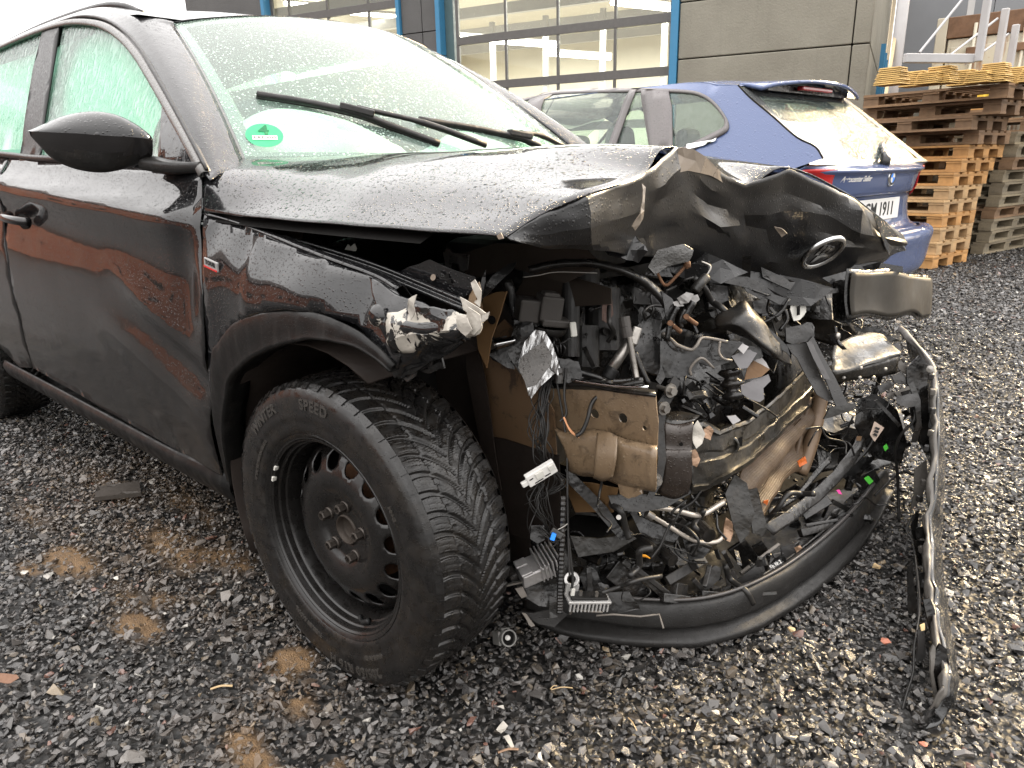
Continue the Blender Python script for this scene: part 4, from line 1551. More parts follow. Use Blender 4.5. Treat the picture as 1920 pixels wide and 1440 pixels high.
    grid("arch_cladding", [O, mid, mid2, I, I2], 3, 1, M['cladding'], CAR, amp=.0016, freq=24, solid=.003)
    # badge on the wing
    bx_, bz_ = side(400, 496)
    mb = MB(); p = np.array(SIDE(.004)(bx_, bz_))
    tl = rad(-9)
    R = np.array([[math.cos(tl), 0, -math.sin(tl)], [0, 1, 0], [math.sin(tl), 0, math.cos(tl)]])
    mb.box(p, (.056, .005, .021), R); bo = mb.build("badge", M['badge_silver'], fe, bev=.002)
    me = text_mesh("TOUR", .0125, .0006, 0, 1.3, .0004)
    map_mesh(me, lambda x, y, z: tuple(p + R @ np.array([x, -.0032 - z, y + .0025]))); finish("badge_lettering", me, M['ink'], fe)
    mb = MB(); mb.box(p + R @ np.array([0, -.0028, -.0078]), (.054, .001, .0035), R); mb.build("badge_stripe", M['red_lamp'], fe)


M['badge_silver'] = simple("silver badge", (.26, .255, .25), .4, .2, .5, .08, 30)
M['black_gloss'] = simple("glossy black plastic", (.012, .011, .011), .12, 0, .5, .2, 20)
M['black_wing'] = paint("wet black wing paint", (.006, .006, .0065), 210, big=False, strength=.5)
build_shell()


def ws_pt(k, f):
    """Windscreen surface: k across (-1 right .. 1 left), f up (0 base .. 1 roof)."""
    b = np.array([-.36 - .17 * abs(k) ** 2.2, .66 * k, 1.052 + .014 * abs(k)])
    t = np.array([-1.055 - .07 * abs(k) ** 2.2, .50 * k, 1.502 - .045 * abs(k) ** 2.2 + (.012 * k)])
    p = b + (t - b) * f
    n = np.array([.55, 0, .83])
    return p + n * (.035 * 4 * f * (1 - f) * (1 - .45 * k * k))


def ws_hit(px, py, off=0.0):
    r = ray(px, py); best = None
    a, b, c = ws_pt(0, .15), ws_pt(-.8, .15), ws_pt(-.3, .7)
    n = np.cross(b - a, c - a); n /= np.linalg.norm(n)
    if n[2] < 0: n = -n
    # nearest of the surface samples to the ray
    ts = []
    for k in np.linspace(-1, 1, 61):
        for f in np.linspace(-.05, 1, 43):
            q = ws_pt(k, f) - CAM_LOC
            t = q @ r / (r @ r)
            ts.append((np.linalg.norm(q - r * t), t))
    t = min(ts)[1]
    return CAM_LOC + r * t + n * off


def build_glasshouse():
    ks = np.linspace(-1, 1, 17); fs = np.linspace(-.03, 1, 13)
    P = [[ws_pt(k, f) for k in ks] for f in fs]
    grid("windscreen", P, 2, 2, M['wet_glass'], CAR)
    for s in (-1, 1):
        grid("screen_rim", [[ws_pt(s, f) + np.array([0, s * o, dz]) for f in np.linspace(-.02, 1.0, 12)] for o, dz in ((-.004, -.001), (.03, -.004), (.06, -.03))], 1, 3, M['frit'], CAR)
    # dark printed border behind the glass
    n = np.array([.55, 0, .83])
    def band(k0, k1, f0, f1, nm="screen_border"):
        Q = [[ws_pt(k, f) - n * .004 for k in np.linspace(k0, k1, 9)] for f in np.linspace(f0, f1, 5)]
        return grid(nm, Q, 2, 2, M['frit'], CAR)
    band(-1, 1, .955, 1.0); band(-1, -.955, .0, .955); band(.955, 1, .0, .955); band(-.955, .955, -.03, .02)
    Q = [[ws_pt(k, f) - n * .008 for k in np.linspace(k0, k1, 5)] for f, k0, k1 in ((.955, -.30, .22), (.86, -.22, .17), (.80, -.08, .10))]
    grid("sensor_shroud", Q, 3, 3, M['shroud'], CAR)
    # A pillars and roof frame
    px_in = [(394, 340), (378, 318), (352, 262), (318, 196), (285, 138), (256, 92), (226, 57), (192, 37), (150, 32), (100, 47), (50, 66), (0, 88)]
    inn = [np.array(SIDE(.0)(*side(*p))) for p in px_in]
    wse = [ws_pt(-1.0, f) + np.array([0, -.012, .004]) for f in (-.13, -.02, .2, .42, .62, .80, .93, 1.0)]
    roof_e = [np.array([x, -.50, z]) for x, z in ((-1.4, 1.515), (-1.7, 1.533), (-2.1, 1.540), (-2.5, 1.535))]
    top = wse + roof_e
    mid = []
    for a, b in zip(inn, top):
        m_ = (a + b) / 2; mid.append(m_ + np.array([.004, -.022, .012]))
    for sgn, nm in ((1, 1), (-1, -1)):
        rows = [[p * np.array([1, sgn, 1]) for p in r] for r in (inn, [i * .72 + t * .28 + np.array([.002, -.014, .006]) for i, t in zip(inn, top)], mid, [i * .25 + t * .75 + np.array([.003, -.014, .010]) for i, t in zip(inn, top)], top)]
        grid("roof_frame", rows, 3, 4, M['black_upper'], CAR, flip=sgn < 0, solid=.003, off=-1)
    # roof skin
    P = []
    for i, x in enumerate((-1.10, -1.20, -1.4, -1.7, -2.1, -2.5, -3.0, -3.4)):
        zc = [1.502, 1.516, 1.556, 1.578, 1.585, 1.580, 1.55, 1.50][i]
        row = []
        for k in (-1, -.85, -.5, 0, .5, .85, 1):
            row.append((x + (.065 * (1 - k * k) if i == 0 else .05 * (1 - k * k) if i == 1 else 0) - .02, .50 * k if i < 6 else .5 * k * (1 - .06 * (i - 5)), zc - (.045 if i > 0 else .045) * abs(k) ** 2.4 + (.010 * k if i < 2 else 0)))
        P.append(row)
    grid("roof", P, 4, 3, M['black_upper'], CAR, solid=.003)
    # roof rails
    for s in (-1, 1):
        r = [(-1.30, s * .51, 1.492), (-1.40, s * .528, 1.526), (-1.6, s * .535, 1.546), (-2.1, s * .535, 1.558), (-2.7, s * .53, 1.550), (-3.1, s * .52, 1.53), (-3.2, s * .51, 1.49)]
        mb = MB(); mb.tube(spline(r, 5), .011, 10); mb.build("roof_rail", M['seal'], CAR, smooth=True)
    # door frames: seal lines, panes, pillars
    fg = PX([(73, 292), (84, 215), (97, 130), (113, 46), (140, 40), (175, 38), (205, 43), (228, 56), (248, 80), (275, 128), (300, 172), (307, 178), (304, 240), (299, 296)])
    sheet("side_pane", fg, .05, SIDE(-.010), M['side_glass'], CAR)
    rg = PX([(-160, 130), (-60, 92), (0, 82), (35, 66), (62, 56), (82, 52), (60, 170), (38, 280), (-160, 285)])
    sheet("side_pane", rg, .06, SIDE(-.010), M['side_glass'], CAR)
    o = PX([(82, 50), (112, 44), (98, 130), (84, 215), (72, 300), (36, 300), (48, 215), (62, 130)])
    sheet("door_pillar", o, .03, SIDE(-.002), M['seal'], CAR, solid=.006)
    o = PX([(307, 178), (316, 190), (348, 250), (384, 318), (340, 312), (299, 300), (304, 240)])
    sheet("mirror_triangle", o, .02, SIDE(.001), M['black_upper'], CAR, solid=.006)

    def rail(pts, w, nm, mat, off=.002):
        a = [np.array(SIDE(off)(*side(*p))) for p in pts]
        mb = MB(); mb.tube(spline(a, 5), w, 8); return mb.build(nm, mat, CAR, smooth=True)
    fr = [(386, 322), (356, 262), (322, 200), (290, 144), (262, 98), (232, 64), (196, 42), (152, 36), (112, 42), (60, 60), (0, 86), (-60, 112)]
    a = [np.array(SIDE(.000)(*side(*p))) for p in fr]
    b = [np.array(SIDE(.000)(*side(p[0] - 9, p[1] + 10))) for p in fr]
    A, B = spline(a, 4), spline(b, 4)
    grid("door_frame", [A + [0, .012, 0], A + [0, -.006, 0], (A + B) / 2 + [0, -.007, 0], B + [0, -.004, 0], B + [0, .010, 0]], 2, 1, M['trim_wet'], CAR, solid=.002)
    rail([(389, 318), (360, 262), (326, 198), (293, 140), (264, 92), (233, 58), (196, 36), (150, 31), (100, 46), (50, 65), (0, 88)], .0045, "door_seal", M['seal'], .001)
    rail([(300, 302), (200, 299), (75, 297), (0, 289), (-120, 280)], .010, "belt_seal", M['seal'], .002)
    # far side panes, simple
    sheet("side_pane", [(x, z) for x, z in fg], .08, FAR(-.010), M['side_glass'], CAR)
    sheet("side_pane", [(x, z) for x, z in rg], .08, FAR(-.010), M['side_glass'], CAR)
    o = [(-.45, .93), (-.45, .30), (-2.2, .33), (-2.6, .8), (-3.35, .62), (-3.4, 1.0), (-3.2, 1.13), (-1.66, 1.09), (-.47, 1.03)]
    sheet("far_side", o, .1, FAR(0), M['black_side'], CAR)
    P = [[(x + .06 * (1 - (y / .8) ** 2), y, z) for y in (-.72, -.4, 0, .4, .72)] for x, z in ((-3.38, .3), (-3.44, .62), (-3.42, 1.0), (-3.2, 1.2), (-3.30, 1.49))]
    grid("tailgate", P, 3, 3, M['black_side'], CAR)
    # airbags behind the glass
    P = []
    for x in np.linspace(-.88, -2.9, 14):
        zt = 1.20 if x > -.95 else (1.33 if x > -1.10 else (1.41 if x > -1.28 else 1.46))
        row = []
        for f in (0, .3, .6, .85, 1):
            z = zt + (1.045 - zt) * f
            row.append((x, -k_half(x, z) + .075 - .025 * math.sin(f * math.pi) * (.7 + .3 * math.sin(x * 14)), z))
        P.append(row)
    for s in (1, -1):
        grid("curtain_airbag", [[(p[0], s * p[1], p[2]) for p in r] for r in P], 3, 4, M['airbag'], CAR, amp=.004, freq=12)
    # dashboard and passenger airbag
    P = [[(x, y, z + .015 * (1 - abs(y))) for y in (-.68, -.35, 0, .35, .68)] for x, z in ((-.38, 1.025), (-.62, 1.03), (-.86, 1.02), (-.92, .95), (-.95, .72))]
    grid("dashboard", P, 4, 4, M['interior'], CAR)
    P = []
    for i in range(9):
        t = math.pi * i / 8
        P.append([(-.74 - .20 * math.cos(t) * (1 - .3 * abs(k)), -.36 + .28 * k, 1.040 + .15 * math.sin(t) * (1 - .55 * k * k)) for k in (-1, -.7, -.3, .1, .5, .8, 1)])
    grid("passenger_airbag", P, 4, 4, M['airbag'], CAR, amp=.02, freq=7, seed=3)
    P = []
    for i in range(7):
        t = math.pi * i / 6
        P.append([(-.80 - .12 * math.cos(t), .36 + .2 * k, 1.04 + .11 * math.sin(t) * (1 - .6 * k * k)) for k in (-1, -.5, 0, .5, 1)])
    grid("driver_airbag", P, 4, 4, M['airbag'], CAR, amp=.012, freq=8, seed=5)
    for (x, y) in ((-1.35, -.36), (-1.35, .36)):
        mb = MB(); mb.box((x, y, .82), (.16, .48, .62), taper=.85); mb.box((x - .02, y, 1.22), (.11, .27, .2), taper=.8); mb.build("front_seat", M['interior'], CAR, bev=.04)
    mb = MB(); mb.box((-1.8, 0, .34), (2.9, 1.55, .1)); mb.box((-2.0, 0, .5), (1.0, 1.3, .4)); mb.build("cabin_floor", M['void'], CAR)
    P = [[(x, y, z) for y in (-.60, -.3, 0, .3, .60)] for x, z in ((-1.12, 1.455), (-1.6, 1.50), (-2.4, 1.51), (-3.2, 1.45))]
    grid("headliner", P, 2, 2, M['interior'], CAR)
    # emission badge on the screen
    c = ws_hit(496, 256); ax = ws_hit(520, 256) - c; ax /= np.linalg.norm(ax)
    n_ = np.array([.66, -.10, .74]); n_ -= ax * (n_ @ ax); n_ /= np.linalg.norm(n_); up = np.cross(n_, ax)
    if up[2] < 0: up = -up
    c = c + n_ * .004
    V = [c] + [c + .044 * (math.cos(t) * ax + math.sin(t) * up) for t in np.linspace(0, 2 * math.pi, 40, endpoint=False)]
    st = mk("emission_sticker", V, [(0, 1 + i, 1 + (i + 1) % 40) for i in range(40)], M['sticker'], CAR)
    mp = lambda dx, dy, dz: tuple(c + ax * dx + up * dy + n_ * dz)
    me = text_mesh("4", .050, .0, 0, 1, .0012); map_mesh(me, lambda x, y, z: mp(x, y + .017, .0012)); finish("sticker_digit", me, M['ink_green'], st)
    mk("sticker_field", [mp(-.029, -.018, .0012), mp(.029, -.018, .0012), mp(.029, -.003, .0012), mp(-.029, -.003, .0012)], [(0, 1, 2, 3)], M['label_white'], st)
    me = text_mesh("E RZ 2020", .012, .0, 0, 1, .0003); map_mesh(me, lambda x, y, z: mp(x, y - .0105, .0016)); finish("sticker_lettering", me, M['ink'], st)
    # wipers
    for (tip, joint, end, heel) in (((481, 186), (668, 223), (822, 276), (905, 289)), ((784, 232), (972, 266), (1010, 279), (1048, 288))):
        t, j, e, h = ws_hit(*tip, .014), ws_hit(*joint, .016), ws_hit(*end, .012), ws_hit(*heel, .03)
        mb = MB(); q = spline([t, (t + j) / 2 + [0, 0, .004], j, (j + e) / 2, e], 5)
        mb.tube(q, .0085, 8); mb.tube(q - np.array([.006, 0, .008]), .004, 6)
        bl = mb.build("wiper_blade", M['plastic_dry'], CAR, smooth=True)
        mb = MB(); u = (e - t) / np.linalg.norm(e - t); mb.bar(j - u * .045 + [0, 0, .008], j + u * .045 + [0, 0, .010], .026, .018); mb.build("blade_clip", M['plastic_dry'], bl, bev=.004)
        mb = MB(); mb.tube(spline([j + [0, 0, .015], (j + h) / 2 + [0, 0, .018], h], 5), [.007] * 5 + [.009] * 6, 8); mb.build("wiper_arm", M['plastic_dry'], CAR, smooth=True)
    # cowl panel between bonnet and screen
    P = [[(-.33 - .17 * abs(k) ** 2.2 + dx, .70 * k, z) for k in (-1, -.6, -.2, .2, .6, 1)] for dx, z in ((-.04, 1.052), (.0, 1.045), (.05, 1.035))]
    grid("cowl_panel", P, 3, 3, M['plastic'], CAR)


M['shroud'] = simple("mirror shroud", (.16, .135, .145), .6, 0, .3, .1, 10)
M['trim_wet'] = simple("wet window frame trim", (.09, .085, .08), .3, 0, .6, .3, 80, .15, 200)
M['sticker'] = simple("green emission sticker", (.03, .30, .13), .5, 0, .4, .1, 30)
M['ink_green'] = simple("dark green print", (.01, .12, .05), .6, 0, .3, .1, 30)
build_glasshouse()


def build_mirror():
    mr = None
    secs = [(-.822, 287, 252, 263, 292, .012), (-.832, 282, 244, 262, 298, .030), (-.855, 258, 224, 260, 308, .050), (-.885, 226, 209, 258, 318, .062), (-.92, 184, 205, 256, 324, .064), (-.96, 138, 214, 252, 318, .056), (-.995, 98, 230, 249, 300, .038), (-1.015, 74, 240, 247, 272, .018), (-1.024, 62, 244, 246, 256, .006)]
    n = 44
    ring, cz = [], []
    for (y, px, tp, ln, bt, rx) in secs:
        c0 = at(px, ln, y=y); zt = at(px, tp, y=y)[2] - c0[2]; zb = c0[2] - at(px, bt, y=y)[2]
        row = []
        for i in range(n):
            t = 2 * math.pi * i / n
            cx, sz = math.cos(t), math.sin(t)
            sx = math.copysign(abs(cx) ** .8, cx); s2 = math.copysign(abs(sz) ** .9, sz)
            z = zt * s2 if sz > 0 else zb * s2
            x = rx * sx * (1 if sz > 0 else 1 - .35 * abs(s2)) - (.022 * sz * sz if sz > 0 else 0)
            row.append((c0[0] - .02 + x, y, c0[2] + z))
        ring.append(row + [row[0]]); cz.append(c0[2])
    B = np.array(ring)
    B = np.array([spline(B[:, j], 4) for j in range(B.shape[1])]).transpose(1, 0, 2)
    nr, nc = B.shape[:2]
    cz = spline(np.array(cz)[:, None], 4)[:, 0]
    def part(nm, lo, hi, mat):
        F = []
        for i in range(nr - 1):
            for j in range(nc - 1):
                z = np.mean([B[i, j, 2], B[i, j + 1, 2], B[i + 1, j, 2], B[i + 1, j + 1, 2]]) - (cz[i] + cz[i + 1]) / 2
                if lo <= z < hi: F.append((i * nc + j, i * nc + j + 1, (i + 1) * nc + j + 1, (i + 1) * nc + j))
        return mk(nm, B.reshape(-1, 3), F, mat, CAR if mr is None else mr, smooth=True)
    mr = part("door_mirror", .0, 9, M['black_paint'])
    part("mirror_band", -.036, .0, M['black_gloss'])
    part("mirror_shell", -9, -.036, M['plastic_dry'])
    # foot to the door
    L = [at(px, py, y=y) for px, py, y in ((287, 293, -.835), (262, 299, -.86), (262, 316, -.86), (285, 322, -.84))]; Rr = [at(px, py, y=y) for px, py, y in ((384, 306, -.782), (372, 304, -.80), (372, 322, -.80), (384, 325, -.782))]
    bk = np.array([-.05, .02, 0])
    loop = lambda Q: [Q[0], Q[1], Q[2], Q[3], Q[3] + bk, Q[0] + bk, Q[0]]
    mid = [(a + b) / 2 + np.array([0, 0, -.004]) for a, b in zip(L, Rr)]
    P = [loop(L), loop(mid), loop(Rr)]
    grid("mirror_foot", P, 4, 3, M['plastic_dry'], mr)


build_mirror()

# ------------------------------------------------------------------ front wheel: winter tyre on a bare steel rim
WC0 = np.array([-.020, -.765, .316]); WST = rad(1.6)
WAX = np.array([math.cos(WST), math.sin(WST), 0]); WNX = np.array([math.sin(WST), -math.cos(WST), 0])


def wp(r, th, o):
    return WC0 + WNX * o + r * (math.cos(th) * WAX + np.array([0, 0, math.sin(th)]))


def tyre_mesh(nt=1680, nw=62, detail=True):
    NP = 54
    th = np.linspace(0, 2 * math.pi, nt, endpoint=False)
    w = np.linspace(-.089, .089, nw)
    TH, Wd = np.meshgrid(th, w, indexing='ij')
    s = np.abs(Wd) / .089
    g = 1 - (1 - s) ** 2.3
    ph = TH * NP / (2 * math.pi) - 1.75 * g + np.where(Wd < 0, .5, 0)
    fr = ph - np.floor(ph)
    gw = .17 + .15 * s
    def groove(f, width, soft=.05):
        d = np.minimum(f, 1 - f) - width / 2
        return np.clip(.5 - d / soft, 0, 1)
    depth = .0058 * groove(fr, gw)
    circ = np.abs(s - .52 - .02 * np.where(fr > .5, 1, -1))
    depth = np.maximum(depth, .0055 * np.clip(.5 - (circ - .022) / .02, 0, 1))
    c2 = np.abs(s - .16)
    depth = np.maximum(depth, .004 * np.clip(.5 - (c2 - .012) / .02, 0, 1) * (fr > .5))
    zig = .10 * np.sin(Wd * 2 * math.pi / .0075)
    sp = ph * 4 + zig * 1.0
    fs = sp - np.floor(sp)
    depth = np.maximum(depth, .0013 * groove(fs, .10, .10) * (s < .93))
    squash = 0
    R = .3275 - .006 * s ** 2.6 - depth
    pos = WC0 + Wd[..., None] * WNX + R[..., None] * (np.cos(TH)[..., None] * WAX + np.sin(TH)[..., None] * np.array([0, 0, 1.0]))
    V = pos.reshape(-1, 3)
    i = np.arange(nt)[:, None]; j = np.arange(nw - 1)[None, :]
    i2 = (i + 1) % nt
    F = np.stack([i * nw + j + 0 * i, i * nw + j + 1, i2 * nw + j + 1, i2 * nw + j], -1).reshape(-1, 4)
    return V, F


def build_wheel():
    root = bpy.data.objects.new("front_wheel", None); COL.objects.link(root)
    root.location = Vector(WC0); EMPTY_LOC[root] = tuple(WC0)
    root.parent = CAR; root.matrix_parent_inverse = Matrix.Translation(-Vector(EMPTY_LOC[CAR]))
    V, F = tyre_mesh()
    me = bpy.data.meshes.new("tyre")
    me.vertices.add(len(V)); me.vertices.foreach_set("co", V.astype(np.float32).ravel())
    me.loops.add(F.size); me.loops.foreach_set("vertex_index", F.astype(np.int32).ravel())
    me.polygons.add(len(F)); me.polygons.foreach_set("loop_start", np.arange(0, F.size, 4, dtype=np.int32))
    me.polygons.foreach_set("loop_total", np.full(len(F), 4, np.int32))
    me.update(calc_edges=True); me.validate()
    rub = NT("wet tyre rubber")
    d = rub.ramp(rub.noise(16, 5, .65), [(.45, 0), (.78, .7)])
    c = rub.mix(d, (.0065, .006, .0057), (.020, .016, .012))
    nr_ = rub.bump(rub.drops(330, .4, .5), .5, .0008, rub.bump(rub.noise(420, 3), .25, .0006))
    rub.base(c, rub.ramp(rub.noise(46, 4), [(.35, .14), (.65, .50)]), 0, .42, nr_)
    tyre = finish("tyre", me, rub.m, root, smooth=False)
    # side walls
    prof = [(.3215, .089), (.3185, .0935), (.3150, .0955), (.3140, .0985), (.3085, .1005), (.305, .1035), (.293, .1065), (.280, .1075), (.262, .1070), (.256, .1075), (.252, .106), (.240, .104), (.232, .1045), (.228, .103), (.2225, .101), (.218, .0965), (.214, .090)]
    mb = MB(); mb.lathe(prof, WC0, WNX, 180)
    # shoulder lugs continue over the edge
    sw = mb.build("side_wall", rub.m, root, smooth=True)
    mb = MB()
    for k in range(54):
        th = 2 * math.pi * (k + .5 + 1.75) / 54
        a = [wp(.3215, th - .034, .0885), wp(.3215, th + .034, .0885), wp(.3120, th + .027, .0985), wp(.3120, th - .027, .0985)]
        b = [p + (np.asarray(p) - WC0) / .32 * .0022 + WNX * .0022 for p in a]
        mb.add(a + b, [(4, 5, 6, 7), (0, 1, 5, 4), (1, 2, 6, 5), (2, 3, 7, 6), (3, 0, 4, 7)])
    mb.build("shoulder_lugs", rub.m, root, kind="stuff")
    mb = MB(); mb.lathe([(p[0], -p[1]) for p in prof], WC0, WNX, 90); mb.build("side_wall", rub.m, root, smooth=True)
    # raised lettering on the wall
    def arc(txt, size, r, th0, nm="tyre_lettering", sp=1.1):
        me = text_mesh(txt, size, .0012, 0, sp, .0010)
        map_mesh(me, lambda x, y, z: tuple(wp(r + y, th0 - x / r, float(np.interp(r + y, [.24, .262, .28, .293, .305], [.104, .107, .1075, .1065, .1035])) + .0006 + z)))
        finish(nm, me, M['rubber_letter'], root)
    arc("WINTER", .030, .282, rad(128)); arc("SPEED", .030, .282, rad(88)); arc("205/60 R16 H", .028, .284, rad(-77))
    arc("TUBELESS RADIAL", .011, .252, rad(-112)); arc("MADE IN EU", .011, .252, rad(-60)); arc("M+S", .015, .25, rad(30)); arc("INSIDE PRESSURE MAX 350 KPA", .008, .245, rad(150))
    # rim barrel with stepped lip
    lip = [(.2195, .0955), (.2215, .0985), (.2200, .1008), (.2150, .0985), (.2110, .0950), (.2085, .0950), (.2055, .0915), (.2030, .0905), (.2015, .0800), (.1990, .0770), (.1965, .0765), (.1955, .0660), (.1925, .0630), (.1905, .0560), (.1880, .0300), (.1880, -.06), (.2, -.08), (.214, -.09)]
    mb = MB(); mb.lathe(lip, WC0, WNX, 144)
    mb.build("rim_barrel", M['wheel_black'], root, smooth=True).data.set_sharp_from_angle(angle=rad(24))
    # dished disc with sixteen round holes
    def hh(r):
        return float(np.interp(r, [.030, .036, .050, .064, .074, .090, .108, .122, .132, .140, .160, .170, .180, .1885], [.047, .050, .050, .051, .060, .066, .0685, .067, .064, .0605, .050, .040, .030, .022]))
    ol = [(.1885 * math.cos(t), .1885 * math.sin(t)) for t in np.linspace(0, 2 * math.pi, 150, endpoint=False)]
    holes = [[(.032 * math.cos(t), .032 * math.sin(t)) for t in np.linspace(0, 2 * math.pi, 36, endpoint=False)]]
    nh = 16
    hc = []
    for k in range(nh):
        a = 2 * math.pi * k / nh + .12; cx, cy = .1525 * math.cos(a), .1525 * math.sin(a); hc.append((cx, cy))
        holes.append([(cx + .0182 * math.cos(t) * 1.0, cy + .0182 * math.sin(t)) for t in np.linspace(0, 2 * math.pi, 26, endpoint=False)])
    disc = sheet("wheel_disc", ol, .0065, lambda x, y: tuple(WC0 + WNX * hh(math.hypot(x, y)) + x * WAX + np.array([0, 0, y])), M['wheel_black'], root, holes=holes, solid=.004, off=0)
    # hub and lug bolts
    rb = simple("rusty bolt steel", (.05, .042, .036), .45, .6, .5, .4, 60, .2)
    mb = MB(); mb.lathe([(.0, .036), (.026, .036), (.029, .040), (.0285, .054), (.031, .055), (.0325, .050)], WC0, WNX, 40)
    mb.build("hub", simple("rusty hub", (.035, .027, .021), .6, .4, .4, .4, 60, .3), root, smooth=True)
    for k in range(5):
        a = rad(83) + 2 * math.pi * k / 5
        c = WC0 + .056 * (math.cos(a) * WAX + np.array([0, 0, math.sin(a)]))
        mb = MB()
        mb.lathe([(.0135, .048), (.0135, .057), (.0112, .059)], c, WNX, 24)
        mb.lathe([(.0098, .058), (.0104, .0595), (.0104, .074), (.0092, .0765), (.0066, .0765), (.0062, .068), (.0, .067)], c, WNX, 6)
        mb.build("lug_bolt", rb, root)
    # balance weights and valve
    for a in (158, 149):
        th = rad(a); c = wp(.2045, th, .0905)
        mb = MB(); tg = -math.sin(th) * WAX + np.array([0, 0, math.cos(th)]); rd = math.cos(th) * WAX + np.array([0, 0, math.sin(th)])
        mb.box(c, (.012, .010, .005), np.array([tg, WNX, rd]).T); mb.build("balance_weight", M['white_plastic'], root, bev=.001)
    th = rad(-72)
    mb = MB(); mb.tube(spline([wp(.190, th - .14, .062), wp(.193, th - .07, .070), wp(.193, th, .074), wp(.190, th + .10, .072)], 4), [.005] * 8 + [.0062] * 5, 10); mb.build("valve", M['rubber'], root, smooth=True)
    # brake disc behind the holes
    mb = MB(); mb.lathe([(.03, -.005), (.125, -.005), (.125, -.027), (.03, -.027)], WC0, WNX, 48); mb.build("brake_disc", M['rust'], root)
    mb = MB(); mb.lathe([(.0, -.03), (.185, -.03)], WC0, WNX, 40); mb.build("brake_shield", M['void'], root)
    # rear wheel, mostly out of the picture
    rr = bpy.data.objects.new("rear_wheel", tyre.data); COL.objects.link(rr); rr.parent = CAR
    rr.matrix_parent_inverse = Matrix.Translation(-Vector(EMPTY_LOC[CAR])); rr.location = (-2.660, 0, 0)
    for src in (sw, disc):
        o = src.copy(); COL.objects.link(o); o.parent = rr; o.location = (0, 0, 0); o.matrix_parent_inverse = Matrix.Identity(4)
        o.name = {"side_wall": "side_wall", "wheel_disc": "wheel_disc"}[src.name.split(".")[0]]
    for (x, y) in ((-.02, .765), (-2.68, .765)):
        mb = MB(); mb.lathe([(.20, .10), (.30, .105), (.322, .09), (.327, 0), (.322, -.09), (.30, -.105), (.20, -.10)], (x, y, .316), (0, 1, 0), 48)
        o = mb.build("far_wheel", rub.m, CAR, smooth=True)
        mb = MB(); mb.lathe([(.0, .05), (.15, .055), (.20, .09)], (x, y, .316), (0, 1, 0), 32); mb.build("rim", M['wheel_black'], o, smooth=True)


M['rubber_letter'] = simple("raised tyre lettering", (.030, .027, .024), .3, 0, .5, .3, 60)
build_wheel()

# ------------------------------------------------------------------ bonnet
def crease(o, deg):
    """Keeps folds sharper than deg as hard edges."""
    o.data.polygons.foreach_set("use_smooth", [True] * len(o.data.polygons))
    o.data.set_sharp_from_angle(angle=rad(deg))
    return o


